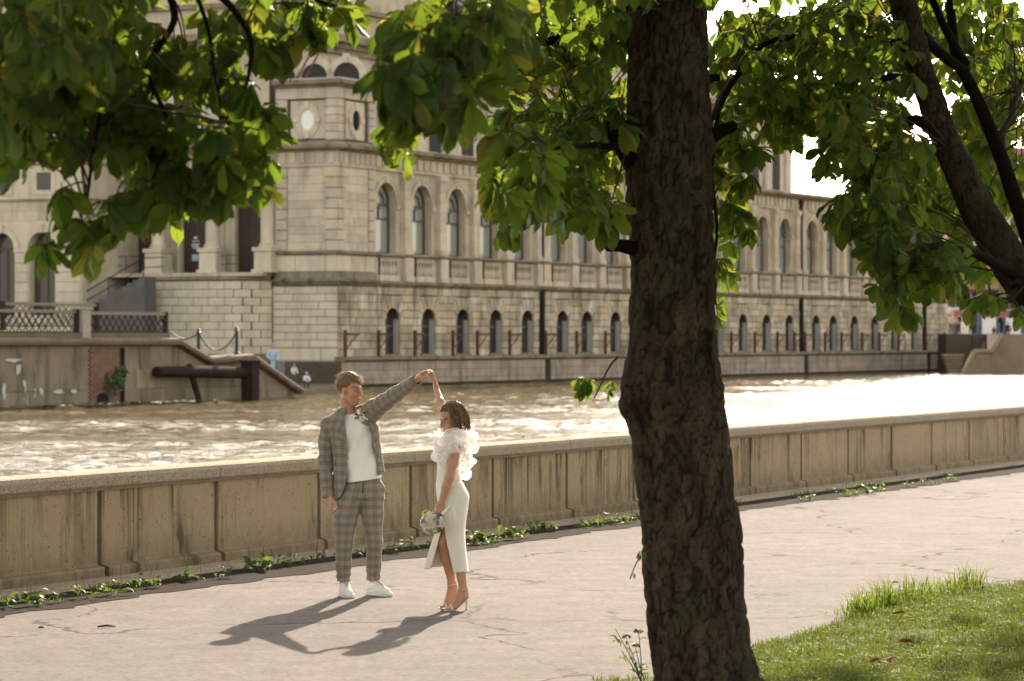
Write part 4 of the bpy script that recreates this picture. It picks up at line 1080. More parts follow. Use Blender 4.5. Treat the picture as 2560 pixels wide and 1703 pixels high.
tag(m.build('sign_board', plain('cream_board', (.62, .52, .44), .7), fix=True), 'cream standing board between the people on the far bank', 'board')
tn = thing('market_tent', 'pale blue market tent roof beside the end of the building', 'tent', (fpx(2385, 290), 290, 2.33))
m = MB(); m.add([(-1, -1, 1.9), (1, -1, 1.9), (1, 1, 1.9), (-1, 1, 1.9), (-.9, -.9, 2.45), (.9, -.9, 2.45), (.9, .9, 2.45), (-.9, .9, 2.45)], [(0, 1, 5, 4), (1, 2, 6, 5), (2, 3, 7, 6), (3, 0, 4, 7), (4, 5, 6, 7)]); m.build('canopy', plain('tent_cloth', (.55, .62, .68), .7), tn)
m = MB(); [m.box(sx*.95-.05, sx*.95+.05, -.95, -.85, 0, 1.9) for sx in (-1, 1)]; m.build('tent_poles', M_BAN, tn)
c_blk = cloth('black_coat', (.018, .018, .02)); c_pink = cloth('dusty_pink_coat', (.42, .27, .22)); c_tan = cloth('tan_jacket', (.40, .22, .14)); c_bei = cloth('beige_coat', (.42, .34, .29))
for (x_, Y_, h_, tp, bt, lab, rz, pose) in ((2377, 268, 1.7, c_bei, c_grey, 'person in a beige coat nearest the building end on the far bank', .3, 'stand'), (2387, 262, 1.6, c_pink, c_grey, 'person in a dusty pink coat on the far bank', .8, 'lean'),
        (2396, 270, 1.75, c_blk, c_navy, 'person in a black coat left of the cream board', 0, 'stand'), (2427, 268, 1.6, c_tan, c_blk, 'person in a tan jacket right of the cream board', -.5, 'stand'), (2435, 272, 1.7, c_navy, c_blk, 'person in a dark jacket beside the tan jacketed person', .4, 'stand'),
        (2484, 266, 1.0, cloth('brown_coat', (.09, .05, .035)), c_blk, 'small seated person in brown before the white banner', 0, 'crouch'), (2504, 268, 1.75, c_blk, c_blk, 'dark dressed person leaning over right of the middle banner', -1.2, 'lean'), (2517, 270, 1.5, c_blk, c_navy, 'crouching person in black at the right of the far bank', .5, 'crouch')):
    far_person((fpx(x_, Y_), Y_, 2.33), rz, lab, h_, tp, bt, pose=pose)
# bridge girder
bg = thing('road_bridge', 'brown girder bridge crossing behind the right end of the building', 'bridge', (0, 300, 0))
m = MB(); m.box(30, 120, 0, 14, 6.6, 9.4); m.build('girder', plain('brown_girder', (.33, .20, .13), .7, var=.2, scale=.4), bg)
m = MB(); m.box(30, 120, -.4, .01, 9.4, 9.7); m.box(30, 120, -.3, .01, 6.35, 6.6); m.build('flange', plain('dark_girder', (.09, .055, .04), .7), bg)
m = MB(); [m.box(30+i*2.5, 30.2+i*2.5, -.15, .01, 6.6, 9.4) for i in range(36)]; m.build('stiffeners', bpy.data.materials['brown_girder'], bg)
m = MB(); m.box(96, 102, 1, 13, -1, 6.35); m.build('pier', M_QB, bg)
m = MB(); m.tube([(fpx(2402, 295), -5, zpx(762, 295)), (fpx(2455, 295), -5, zpx(733, 295))], .07, 5); m.build('stay_pipe', M_QL, bg)
# house behind the bridge
hs_ = thing('pink_house', 'pink plastered house rising behind the bridge and chestnut leaves', 'building', (62, 345, 2))
m = MB(); m.box(-22, 24, 0, 14, 0, 16.5); m.build('wall', plain('pink_plaster', (.50, .36, .32), .9, var=.12, scale=.3), hs_)
m = MB(); m.extrude_profile([(-.8, 16.5), (7, 21), (14.8, 16.5)], -22.6, 24.6); m.build('roof', plain('red_roof_tile', (.30, .12, .09), .9, var=.2, scale=1.0), hs_, fix=True)
for i in range(11):
    for j in range(3):
        x = -20+i*4.1; z = 3+j*4
        f = MB(); f.box(x-.8, x+.8, -.08, -.001, z-.1, z+2.1); fo = f.build('window', M_BAN, hs_); MB().box(x-.62, x+.62, -.1, -.081, z+.08, z+1.95).build('pane', M_PANED, fo)
# trees between container and bridge
for k, (x, Y, h, col, lab) in enumerate(((46, 315, 5.5, (.05, .085, .03), 'dark green tree under the bridge left of the container top'), (54, 318, 6.0, (.06, .10, .035), 'dark green tree behind the middle of the blue container'), (50.5, 308, 3.7, (.22, .26, .06), 'yellow green bush above the right half of the container'), (62, 320, 6.2, (.05, .09, .03), 'dark green tree at the right edge behind the container'))):
    th = thing('far_tree', lab, 'tree', (x, Y, 2.3), 0, 'trees behind the container')
    t = NT('far_leaf_%d' % k); t.set(color=t.ramp(t.rand(), [(0, tuple(c*.6 for c in col)), (1, tuple(c*1.4 for c in col))]), rough=.7)
    m = MB(); 
    for j in range(7): leaf_cloud(m, (random.uniform(-3, 3), random.uniform(-1, 1), h*random.uniform(.45, .8)), (1.9, 1.4, h*.28), 260, .22, k*10+j)
    m.build('crown', t.m, th)
    MB().tube([(0, 0, 0), (.1, 0, h*.5), (0, 0, h*.8)], [.22, .16, .06], 7).build('trunk', M_WOODW, th)
# ================================================================== trees, lawn, weeds
K = 2560/2357.0
def dpx(x, y, Y): return Vector(((x*K-1280)/F_PX*Y, Y, CAM_Z-(y*K-843)/F_PX*Y))     # a direction in the view, at distance Y

# ---- horse-chestnut leaf: seven leaflets, folded and drooping
def leaf_material():
    t = NT('chestnut_leaf'); lf = t.attr('lf'); v = t.sep(lf[1])        # x along leaflet, y across (-1..1), z random per leaf
    ax = t.math('ABSOLUTE', v[1])
    rnd = t.rand()
    base = t.ramp(rnd, [(0, (.010, .021, .005)), (.5, (.017, .032, .007)), (.95, (.027, .044, .009)), (1, (.07, .06, .013))])
    vein = t.math('FRACT', t.math('ADD', t.math('MULTIPLY', v[0], 11), t.math('MULTIPLY', ax, -4.5)))
    vl = t.math('MULTIPLY', t.math('LESS_THAN', vein, .16), .35); mid = t.math('LESS_THAN', ax, .07)
    vm = t.math('MAXIMUM', vl, mid)
    n = t.noise(t.pos(), 9, 4, .6)
    base = t.mix(t.math('MULTIPLY', n, .5), base, (.028, .05, .008))
    edge = t.math('MULTIPLY', t.ramp(ax, [(.75, 0), (1, 1)]), t.math('GREATER_THAN', rnd, .88))
    base = t.mix(edge, base, (.22, .11, .03))
    dcol = t.mix(t.math('MULTIPLY', vm, .5), base, (.05, .075, .018))
    tcol = t.mix(t.math('MULTIPLY', vm, .55), t.mix(.0, t.ramp(rnd, [(0, (.15, .245, .018)), (.6, (.24, .34, .026)), (.9, (.33, .38, .04)), (1, (.45, .40, .05))]), base), (.10, .16, .02))
    h = t.math('ABSOLUTE', t.math('SUBTRACT', vein, .5))
    bmp = t.bump(h, .35, .006)
    t.set(color=dcol, rough=.5, normal=bmp, spec=.22)
    tr = t.new('ShaderNodeBsdfTranslucent'); t.link(tcol, tr.inputs['Color']); t.link(bmp, tr.inputs['Normal'])
    mx = t.new('ShaderNodeMixShader'); mx.inputs[0].default_value = .44; t.link(t.b.outputs[0], mx.inputs[1]); t.link(tr.outputs[0], mx.inputs[2])
    t.link(mx.outputs[0], t.out.inputs['Surface'])
    return t.m
M_LEAF = leaf_material()
def leaflet(L, W, droop, fold, rows):
    ts = {6: [0, .18, .42, .66, .86, 1], 4: [0, .35, .72, 1]}[rows]; ws = {6: [.04, .26, .68, 1, .78, .03], 4: [.04, .55, 1, .03]}[rows]
    V = []; A = []
    ang = 0; p = np.array([0., 0.]); prev = 0
    for i, tt in enumerate(ts):
        step = (tt-prev)*L; prev = tt; a = droop*tt
        p = p+step*np.array([math.cos(a), -math.sin(a)])
        w = W*ws[i]; up = fold*w
        V += [(p[0], -w, p[1]+up-.012*(1 if i % 2 else 0)*(rows == 6)), (p[0], 0, p[1]), (p[0], w, p[1]+up+.006*(1 if i % 2 else 0)*(rows == 6))]
        A += [(tt, -1, 0), (tt, 0, 0), (tt, 1, 0)]
    F = []
    for i in range(len(ts)-1):
        a = 3*i; F += [(a, a+1, a+4, a+3), (a+1, a+2, a+5, a+4)]
    return np.array(V), np.array(A), F
def make_leaf(seed, rows=6):
    """leaf hangs below its origin: +x outward from the petiole end, z up"""
    r = np.random.default_rng(seed); V = []; A = []; F = []
    n = 7 if seed % 3 else 5
    el0 = r.uniform(.10, .80)                       # how far the umbrella is closed
    for i in range(n):
        c = (i-(n-1)/2)/((n-1)/2); az = c*R(118)+r.normal(0, .07); L = (.178-.07*abs(c)**1.6)*r.uniform(.9, 1.08); W = L*.205
        v, a, f = leaflet(L, W, r.uniform(.35, .95), r.uniform(.12, .38), rows)
        e = el0+r.normal(0, .1); ce, se = math.cos(e), math.sin(e)
        tw = r.normal(0, .3); ct, st_ = math.cos(tw), math.sin(tw)
        v = np.stack([v[:, 0], ct*v[:, 1]-st_*v[:, 2], st_*v[:, 1]+ct*v[:, 2]], -1)
        x = v[:, 0]*ce+v[:, 2]*se; z = -v[:, 0]*se+v[:, 2]*ce
        v = np.stack([x*math.cos(az)-v[:, 1]*math.sin(az), x*math.sin(az)+v[:, 1]*math.cos(az), z], -1)
        b = sum(len(q) for q in V); V.append(v); A.append(a); F += [tuple(k+b for k in q) for q in f]
    return np.concatenate(V), np.concatenate(A), F
LEAFV = [make_leaf(s, 6) for s in range(9)]; LEAFL = [make_leaf(s, 4) for s in range(9)]
def leaf_mesh(i):
    V, A, F = LEAFV[i]; me = bpy.data.meshes.new('leaf'); me.from_pydata(V.tolist(), [], F); me.materials.append(M_LEAF)
    at = me.attributes.new('lf', 'FLOAT_VECTOR', 'POINT'); at.data.foreach_set('vector', A.astype(np.float32).ravel())
    me.polygons.foreach_set('use_smooth', [True]*len(me.polygons)); return me
ME_LEAF = [leaf_mesh(i) for i in range(9)]

def bark_mat(name, dark, light, sc=1.0):
    t = NT(name); p = t.pos()
    n1 = t.noise(t.mapv(p, (9*sc, 9*sc, 3*sc)), 1.0, 6, .65); n2 = t.noise(p, 38*sc, 4, .6); n3 = t.noise(p, 2.2, 3)
    pl = t.attr('plate')[2]
    c = t.mix(t.ramp(n1, [(.3, 0), (.7, 1)]), dark, light); c = t.mix(t.ramp(n2, [(.45, 0), (.7, .6)]), c, tuple(v*.45 for v in dark))
    c = t.mix(t.ramp(n3, [(.5, 0), (.75, .4)]), c, (.045, .045, .02))
    c = t.mix(t.ramp(pl, [(0, .9), (.12, .6), (.38, 0)]), c, tuple(v*.28 for v in dark))
    t.set(color=c, rough=.95, normal=t.bump(t.math('ADD', n1, n2), .55, .02), spec=.05); return t.m
M_BARK = bark_mat('chestnut_bark', (.021, .0145, .0095), (.085, .062, .042))
M_BARKR = bark_mat('dark_limb_bark', (.022, .0155, .0105), (.06, .044, .03))
M_TWIG = plain('twig_bark', (.055, .038, .026), .85, var=.4, scale=20)

def trunk_mesh(name, path, rad, parent, mat, seg=96, rings=360, plate=.018, cell=(.040, .12), lumps=(), seed=1):
    """rings along a path, with lifted bark plates"""
    path = [Vector(p) for p in path]; d = [0]
    for a, b in zip(path, path[1:]): d.append(d[-1]+(b-a).length)
    tt = np.linspace(0, d[-1], rings); C = np.stack([np.interp(tt, d, [p[i] for p in path]) for i in range(3)], -1); rr = np.interp(tt, d, rad)
    for _ in range(6):
        C[1:-1] = .25*C[:-2]+.5*C[1:-1]+.25*C[2:]; rr[1:-1] = .25*rr[:-2]+.5*rr[1:-1]+.25*rr[2:]
    T = np.gradient(C, axis=0); T /= np.linalg.norm(T, axis=1)[:, None]
    A = np.cross(T, [0, 1, 0]); A /= np.linalg.norm(A, axis=1)[:, None]; B = np.cross(T, A)
    th = np.linspace(0, 2*np.pi, seg, endpoint=False)
    from mathutils import kdtree
    rg = np.random.default_rng(seed); Rm = float(rr.mean()); circ = 2*np.pi*Rm
    ns = int(circ*d[-1]/(cell[0]*cell[1])); S = np.stack([rg.uniform(0, circ, ns)/cell[0], rg.uniform(0, d[-1], ns)/cell[1], np.zeros(ns)], -1)
    S = np.concatenate([S, S+[circ/cell[0], 0, 0], S-[circ/cell[0], 0, 0]]); hgt = np.tile(rg.uniform(.35, 1.3, ns), 3)
    kd = kdtree.KDTree(len(S)); [kd.insert(tuple(s), i) for i, s in enumerate(S)]; kd.balance()
    wn_ = wnoise(seed+5, 12, .12, .6); V = np.zeros((rings, seg, 3)); PL = np.zeros((rings, seg))
    for i in range(rings):
        for j in range(seg):
            u = th[j]*Rm; q = (u/cell[0]+.9*mnoise.noise((math.cos(th[j])*Rm*9, math.sin(th[j])*Rm*9, tt[i]*7)), tt[i]/cell[1]+.7*mnoise.noise((math.cos(th[j])*Rm*11+5, math.sin(th[j])*Rm*11, tt[i]*9)), 0)
            (_, i1, d1), (_, i2, d2) = kd.find_n(q, 2); PL[i, j] = min(1, (d2-d1)*2.2)*hgt[i1]
    U = np.cos(th)[None, :, None]*A[:, None, :]+np.sin(th)[None, :, None]*B[:, None, :]
    P0 = C[:, None, :]+U*rr[:, None, None]
    lump = wn_(P0[..., 0], P0[..., 1], P0[..., 2]*.5)*.020*Rm/.28
    r2 = rr[:, None]+lump+plate*(np.clip(PL, 0, 1)-.5)
    for c, rad_, amp in lumps:
        r2 = r2+amp*np.exp(-((P0-np.array(c))**2).sum(-1)/rad_**2)
    V = C[:, None, :]+U*r2[..., None]
    I = np.arange(rings*seg).reshape(rings, seg); J = np.roll(I, -1, 1)
    F = np.stack([I[:-1], J[:-1], J[1:], I[1:]], -1).reshape(-1, 4)
    return np_mesh(name, V.reshape(-1, 3), F, mat, parent, attrs={'plate': PL.ravel()})
def limb(mb, pts, r0, r1, n=9, wob=.02):
    """smooth tapered branch through points"""
    P = [Vector(p) for p in pts]; out = []
    for i in range(len(P)-1):
        a, b = P[max(i-1, 0)], P[i]; c, d = P[i+1], P[min(i+2, len(P)-1)]
        for k in range(6):
            u = k/6; out.append(.5*((2*b)+(c-a)*u+(2*a-5*b+4*c-d)*u*u+(-a+3*b-3*c+d)*u**3))
    out.append(P[-1]); m = len(out)
    out = [p+Vector((mnoise.noise(p*3.1), mnoise.noise(p*3.1+Vector((7, 0, 0))), mnoise.noise(p*3.1+Vector((0, 9, 0)))))*wob for p in out]
    mb.tube(out, [r0+(r1-r0)*i/(m-1) for i in range(m)], n); return out

class Crown:
    """leaves hung round twigs; the largest in view become objects of their own"""
    def __init__(s, tree, seed): s.tree = tree; s.rg = np.random.default_rng(seed); s.leaves = []; s.tw = MB()
    def blob(s, x, y, rx, ry, n, Y0, Y1, size=1.0, anchor=None, sp=None):
        rg = s.rg
        Yc = (Y0+Y1)/2; c = dpx(x, y, Yc)
        if anchor is not None:
            a = Vector(anchor); mid = (a+c)/2+Vector((0, 0, .12)); sp = limb(s.tw, [a, mid, c+Vector((0, 0, .05))], .013, .006, 5, .03)
        kids = []
        for _ in range(n):
            while True:
                u, v = rg.uniform(-1, 1, 2)
                if u*u+v*v < 1: break
            Y = rg.uniform(Y0, Y1); p = dpx(x+u*rx, y+v*ry, Y)
            kids.append(p)
        # twigs: chain groups of leaves to a few side twigs
        ng = max(1, n//7); cent = [kids[i] for i in rg.choice(len(kids), ng, replace=False)]
        for q in cent:
            src = min(sp, key=lambda w: (w-q).length) if sp else c
            if (src-q).length < 2.5: limb(s.tw, [src, (src+q)/2+Vector((rg.normal(0, .04), rg.normal(0, .04), .06)), q], .006, .003, 4, .02)
        for p in kids:
            q = min(cent, key=lambda w: (w-p).length); d = p-q; h = Vector((d.x, d.y, 0))
            if h.length < .05: h = Vector((rg.normal(), rg.normal(), 0))
            h.normalize()
            L = min(d.length, .22); pe = p-(d.normalized() if d.length > 1e-4 else h)*L
            s.tw.tube([pe+Vector((0, 0, .02)), p], [.0028, .002], 4, False)
            s.leaf(p, h, size)
    def leaf(s, p, h, size):
        rg = s.rg; yaw = math.atan2(h.y, h.x)+rg.normal(0, .5); tilt = rg.normal(.45, .45); roll = rg.normal(0, .5)
        M = Matrix.Translation(p) @ Matrix.Rotation(yaw, 4, 'Z') @ Matrix.Rotation(tilt, 4, 'Y') @ Matrix.Rotation(roll, 4, 'X') @ Matrix.Scale(size*rg.uniform(.78, 1.15), 4)
        s.leaves.append((M, int(rg.integers(9)), p))
    def finish(s, limit=300):
        tag(s.tw.build('twigs', M_TWIG, s.tree, smooth=True), kind='stuff')
        def key(l):
            p = l[2]; x = abs(p.x/p.y)*F_PX; z = (p.z-CAM_Z)/p.y*F_PX
            return p.y + (100 if x > 1330 or z > 880 else 0)
        s.leaves.sort(key=key)
        for M, i, p in s.leaves[:limit]:
            o = link(bpy.data.objects.new('leaf', ME_LEAF[i]), s.tree); o.matrix_world = s.tree.matrix_world.inverted() @ M if False else M; o.matrix_parent_inverse = Matrix.Translation(-Vector(s.tree.location))
        V = []; A = []; F = []; b = 0
        for M, i, p in s.leaves[limit:]:
            v, a, f = LEAFL[i]; m = np.array(M); v2 = v @ m[:3, :3].T + m[:3, 3]; V.append(v2 - np.array(s.tree.location)); A.append(a); F += [tuple(k+b for k in q) for q in f]; b += len(v)
        if V:
            o = np_mesh('foliage', np.concatenate(V), F, M_LEAF, s.tree, attrs={'lf': np.concatenate(A)}); tag(o, kind='stuff')

# ---- the big trunk in the foreground
CT = dpx(1622, 1640, 18.8); CT.z = 0.02
tree1 = thing('chestnut_tree', 'thick dark chestnut trunk in the foreground right of the couple', 'tree', CT)
def rel(p, o): return Vector(p)-o
Yt = 18.8
pth = [(1636, 1700), (1616, 1500), (1588, 1220), (1562, 1000), (1552, 900), (1547, 780), (1545, 600), (1542, 400), (1538, 200), (1535, 0), (1530, -300), (1522, -800)]
wid = [270, 238, 214, 224, 226, 206, 192, 194, 186, 178, 172, 150]
P_ = [dpx(x, y, Yt) for x, y in pth]; P_[0].z = -.05
trunk_mesh('trunk', [rel(p, CT) for p in P_], [w*K/F_PX*Yt/2 for w in wid], tree1, M_BARK, 110, 420,
           lumps=[(rel(dpx(1455, 900, Yt-.12), CT), .12, .055), (rel(dpx(1440, 940, Yt), CT), .07, .03), (rel(dpx(1470, 800, Yt-.2), CT), .1, .02), (rel(dpx(1640, 930, Yt-.1), CT), .2, .02), (rel(dpx(1460, 330, Yt), CT), .09, .05), (rel(dpx(1620, 330, Yt), CT), .09, .03)])
m = MB()
def st(p, q, r0, r1, name, n=10):
    mm = MB(); pts = limb(mm, [rel(p, CT), (rel(p, CT)+rel(q, CT))/2+Vector((0, 0, .01)), rel(q, CT)], r0, r1, n, .012); return auto_smooth(mm.build(name, M_BARKR, tree1), 60)
st(dpx(1470, 370, Yt), dpx(1393, 262, Yt-.05), .10, .062, 'branch_stub'); st(dpx(1460, 575, Yt-.1), dpx(1400, 567, Yt-.2), .045, .034, 'branch_stub')
st(dpx(1615, 330, Yt), dpx(1692, 288, Yt-.1), .055, .03, 'branch_stub'); st(dpx(1620, 190, Yt), dpx(1660, 178, Yt), .03, .02, 'branch_stub')
m = MB()
br1 = limb(m, [rel(dpx(1540, 60, Yt), CT), rel(dpx(1400, 20, Yt+.3), CT), rel(dpx(1250, 100, Yt+.5), CT), rel(dpx(1130, 130, Yt+.4), CT)], .05, .014, 8)
br2 = limb(m, [rel(dpx(1470, 350, Yt), CT), rel(dpx(1380, 335, Yt-.6), CT), rel(dpx(1290, 340, Yt-1.6), CT), rel(dpx(1200, 390, Yt-3), CT)], .025, .01, 7)
br3 = limb(m, [rel(dpx(1620, 300, Yt), CT), rel(dpx(1660, 240, Yt+.4), CT), rel(dpx(1760, 100, Yt+.8), CT), rel(dpx(1900, 60, Yt+1), CT)], .028, .01, 7)
br4 = limb(m, [rel(dpx(1650, 260, Yt+.3), CT), rel(dpx(1638, 380, Yt+.4), CT), rel(dpx(1650, 520, Yt+.4), CT), rel(dpx(1642, 640, Yt+.4), CT), rel(dpx(1652, 700, Yt+.3), CT)], .016, .006, 6)
br5 = limb(m, [rel(dpx(1450, -60, Yt), CT), rel(dpx(1300, -120, Yt-3), CT), rel(dpx(1080, -60, 14.5), CT), rel(dpx(1055, 60, 13.2), CT), rel(dpx(1065, 140, 13), CT)], .05, .01, 7)
br6 = limb(m, [rel(dpx(1540, -100, Yt), CT), rel(dpx(1400, -60, Yt+2), CT), rel(dpx(1250, 20, Yt+3), CT)], .05, .014, 7)
m.build('branches', M_BARKR, tree1, smooth=True)
W_ = lambda pts: [p+CT for p in pts]
cr = Crown(tree1, 21); tr_off = -CT
class _Off: pass
cr.tw = MB()
def run(cr, rows, off, dens=1.12):
    for (x, y, rx, ry, n, Y0, Y1, sz, an) in rows: cr.blob(x, y, rx, ry, int(n*dens) if n > 8 else n, Y0, Y1, sz, None, an)
    cr.tw.v = [(v[0]-off.x, v[1]-off.y, v[2]-off.z) for v in cr.tw.v]
w1, w2, w3, w4, w5, w6 = (W_(b) for b in (br1, br2, br3, br4, br5, br6))
run(cr, [(985, 165, 120, 100, 46, 12.6, 14.2, 1.1, w5), (1060, 60, 170, 70, 50, 12.8, 15, 1.0, w5), (905, 330, 35, 45, 6, 14.5, 15.2, .8, w5), (1180, 70, 280, 90, 150, 18, 23, 1.0, w1), (1330, 30, 120, 60, 60, 17.5, 21, 1.0, w1),
         (1300, 230, 150, 120, 120, 18, 22, 1.0, w1), (1390, 340, 70, 90, 36, 19.4, 21.8, 1.0, w1), (1200, 410, 85, 80, 20, 15.2, 17, 1.15, w2), (1270, 400, 100, 80, 34, 17, 20, 1.0, w2), (1350, 465, 75, 55, 22, 16.5, 19, 1.0, w2), (1165, 525, 45, 30, 4, 16.5, 17.2, .85, w2), (1200, 300, 90, 60, 24, 16.5, 19, 1.0, w2),
         (1690, 330, 55, 130, 34, 19.5, 21, .95, w4), (1740, 120, 110, 130, 90, 19.5, 22.5, .95, w3), (1690, 500, 45, 60, 12, 19.6, 20.4, .95, w4), (1668, 610, 22, 40, 4, 19.6, 20.2, .85, w4), (1655, 700, 18, 30, 3, 19.6, 20.1, .8, w4), (1640, 420, 25, 120, 12, 19.8, 20.8, .9, w4),
         (1300, -90, 420, 70, 120, 16, 23, 1.05, w6), (1700, -100, 300, 80, 100, 18, 24, 1.0, w3)], CT)
# sprouts on the trunk
for (x, y, rx, ry, n) in ((1375, 900, 42, 28, 5),):
    b = limb(cr.tw, [rel(dpx(1425, 822, Yt-.2), CT), rel(dpx(1400, 850, Yt-.35), CT), rel(dpx(1365, 920, Yt-.4), CT)], .008, .004, 5)
    for k in range(n):
        p = dpx(x+cr.rg.uniform(-rx, rx), y+cr.rg.uniform(-ry, ry)-20, Yt-.35); cr.leaf(p, Vector((-1, -.4, 0)), .62)
b = limb(cr.tw, [rel(dpx(1490, 1270, Yt-.2), CT), rel(dpx(1465, 1290, Yt-.3), CT), rel(dpx(1452, 1325, Yt-.3), CT)], .005, .003, 5)
for x, y in ((1475, 1272), (1458, 1320)): cr.leaf(dpx(x, y, Yt-.3), Vector((-1, -.3, 0)), .30)
cr.finish(300)

# ---- the leaning tree at the right edge
Yr = 19.0
RT = dpx(2640, 1400, Yr); RT.z = .05
tree2 = thing('chestnut_tree', 'leaning forked chestnut tree entering from the right edge', 'tree', RT)
P_ = [dpx(2640, 1620, Yr), dpx(2560, 1000, Yr), dpx(2460, 760, Yr), dpx(2330, 612, Yr), dpx(2248, 480, Yr), dpx(2180, 330, Yr), dpx(2118, 160, Yr), dpx(2075, 0, Yr), dpx(2030, -250, Yr), dpx(2010, -500, Yr)]; P_[0].z = -.05
trunk_mesh('trunk', [rel(p, RT) for p in P_], [w*K/F_PX*Yr/2 for w in (170, 145, 125, 96, 80, 70, 64, 60, 52, 42)], tree2, M_BARKR, 64, 300, .007, (.04, .06), seed=4)
m = MB()
limb(m, [rel(dpx(2420, 700, Yr+.1), RT), rel(dpx(2352, 500, Yr+.3), RT), rel(dpx(2295, 340, Yr+.4), RT), rel(dpx(2235, 200, Yr+.4), RT), rel(dpx(2197, 120, Yr+.4), RT), rel(dpx(2190, 0, Yr+.5), RT), rel(dpx(2190, -150, Yr+.6), RT)], .056, .022, 12)
q2 = limb(m, [rel(dpx(2120, 80, Yr), RT), rel(dpx(2160, 120, Yr+.2), RT), rel(dpx(2225, 165, Yr+.4), RT)], .04, .03, 9)
q3 = limb(m, [rel(dpx(2225, 150, Yr+.4), RT), rel(dpx(2170, 60, Yr+.3), RT), rel(dpx(2130, -40, Yr+.2), RT)], .03, .02, 8)
b1 = limb(m, [rel(dpx(2095, 110, Yr), RT), rel(dpx(2010, 95, Yr+.3), RT), rel(dpx(1900, 70, Yr+.6), RT), rel(dpx(1760, 110, Yr+.9), RT)], .035, .01, 8)
b2 = limb(m, [rel(dpx(2175, 300, Yr), RT), rel(dpx(2110, 210, Yr+.4), RT), rel(dpx(2000, 180, Yr+.6), RT), rel(dpx(1880, 240, Yr+.8), RT)], .03, .009, 8)
b3 = limb(m, [rel(dpx(2190, 350, Yr), RT), rel(dpx(2110, 280, Yr+.5), RT), rel(dpx(2030, 330, Yr+.6), RT), rel(dpx(1990, 420, Yr+.5), RT)], .045, .01, 8)
b4 = limb(m, [rel(dpx(2345, 640, Yr), RT), rel(dpx(2260, 590, Yr-.6), RT), rel(dpx(2150, 570, Yr-1.2), RT), rel(dpx(2050, 600, Yr-1.6), RT)], .04, .009, 8)
b5 = limb(m, [rel(dpx(2300, 350, Yr+.4), RT), rel(dpx(2330, 250, Yr+1.5), RT), rel(dpx(2360, 150, Yr+3), RT)], .03, .01, 7)
b6 = limb(m, [rel(dpx(2352, 660, Yr), RT), rel(dpx(2320, 690, Yr-.6), RT), rel(dpx(2280, 685, Yr-.9), RT)], .03, .012, 7)
b7 = limb(m, [rel(dpx(2100, 195, Yr-.05), RT), rel(dpx(2060, 180, Yr-.2), RT), rel(dpx(2035, 182, Yr-.3), RT)], .03, .02, 8)
m.build('branches', M_BARKR, tree2, smooth=True)
W2 = lambda pts: [p+RT for p in pts]
x1, x2, x3, x4, x5, x6 = (W2(b) for b in (b1, b2, b3, b4, b5, b6))
cr = Crown(tree2, 33)
run(cr, [(1960, 60, 150, 70, 90, 18.5, 23, .95, x1), (1790, 90, 110, 60, 36, 19, 23, .9, x1), (2000, 150, 110, 70, 60, 18.5, 22, .95, x1), (1880, 230, 90, 60, 44, 19, 22, .9, x2), (1790, 200, 90, 55, 30, 19, 22, .9, x2), (1780, 270, 70, 50, 26, 19.5, 22, .9, x2), (1990, 260, 90, 70, 50, 18, 22, .95, x3), (1950, 330, 60, 70, 30, 19, 22, .9, x3),
         (2060, 370, 90, 80, 60, 18, 21.5, .95, x3), (1905, 370, 35, 35, 8, 19, 20.5, .85, x3), (2040, 470, 110, 70, 60, 17.6, 21, .95, x4), (1950, 480, 45, 50, 12, 18, 20, .95, x4), (2080, 560, 90, 60, 44, 17.2, 19.5, .95, x4), (2150, 610, 90, 50, 30, 17, 19, .95, x4), (2190, 500, 60, 60, 26, 19.5, 22, .95, x4), (2060, 650, 50, 30, 8, 17.2, 18.2, .9, x4), (2065, 705, 18, 22, 3, 17.3, 17.8, .9, x4),
         (2270, 110, 110, 120, 130, 20.5, 27, .95, x5), (2300, 280, 80, 90, 70, 20.5, 26, .95, x5), (2230, 300, 60, 80, 50, 20, 25, .95, x5), (2330, 430, 60, 90, 40, 20.5, 24, .95, x5), (2240, 450, 60, 80, 40, 20, 24, .95, x5), (2300, 590, 70, 50, 26, 20, 22, .95, x6), (2240, 680, 50, 20, 5, 17.6, 18.6, .85, x6), (2348, 715, 16, 25, 2, 17.8, 18.4, .85, x6), (2150, 400, 50, 70, 24, 20, 23, .95, x3), (2140, 40, 90, 60, 40, 20, 24, .95, x1),
         (2100, -100, 330, 80, 170, 17.5, 24, 1.05, x1), (2560, 100, 150, 220, 100, 18, 25, 1.0, x5), (2480, 500, 100, 160, 50, 18, 22, 1.0, x6), (2050, -230, 260, 120, 150, 26, 33, 1.25, x1), (2450, -200, 250, 150, 160, 25, 33, 1.25, x5)], RT)
cr.finish(300)

# ---- the near tree at the left, only its hanging boughs in view
LT = Vector((-4.6, 15.0, .1))
tree3 = thing('chestnut_tree', 'near chestnut boughs with large leaves hanging in at the upper left', 'tree', LT)
trunk_mesh('trunk', [rel(p, LT) for p in (Vector((-4.6, 15, -.05)), Vector((-4.55, 15, 1.6)), Vector((-4.4, 14.9, 3.6)), Vector((-4.3, 14.8, 7)))], [.30, .26, .22, .15], tree3, M_BARK, 48, 160, .014, seed=8)
m = MB()
c1 = limb(m, [rel(Vector((-4.4, 14.9, 4.0)), LT), rel(dpx(-250, -250, 14.6), LT), rel(dpx(150, -160, 14.1), LT), rel(dpx(420, -60, 13.8), LT), rel(dpx(560, 60, 13.7), LT), rel(dpx(570, 170, 13.7), LT), rel(dpx(520, 290, 13.5), LT)], .034, .004, 9)
c2 = limb(m, [rel(dpx(60, -200, 14.2), LT), rel(dpx(190, -30, 13.7), LT), rel(dpx(240, 110, 13.5), LT), rel(dpx(230, 260, 13.4), LT), rel(dpx(200, 480, 13.2), LT)], .03, .005, 8)
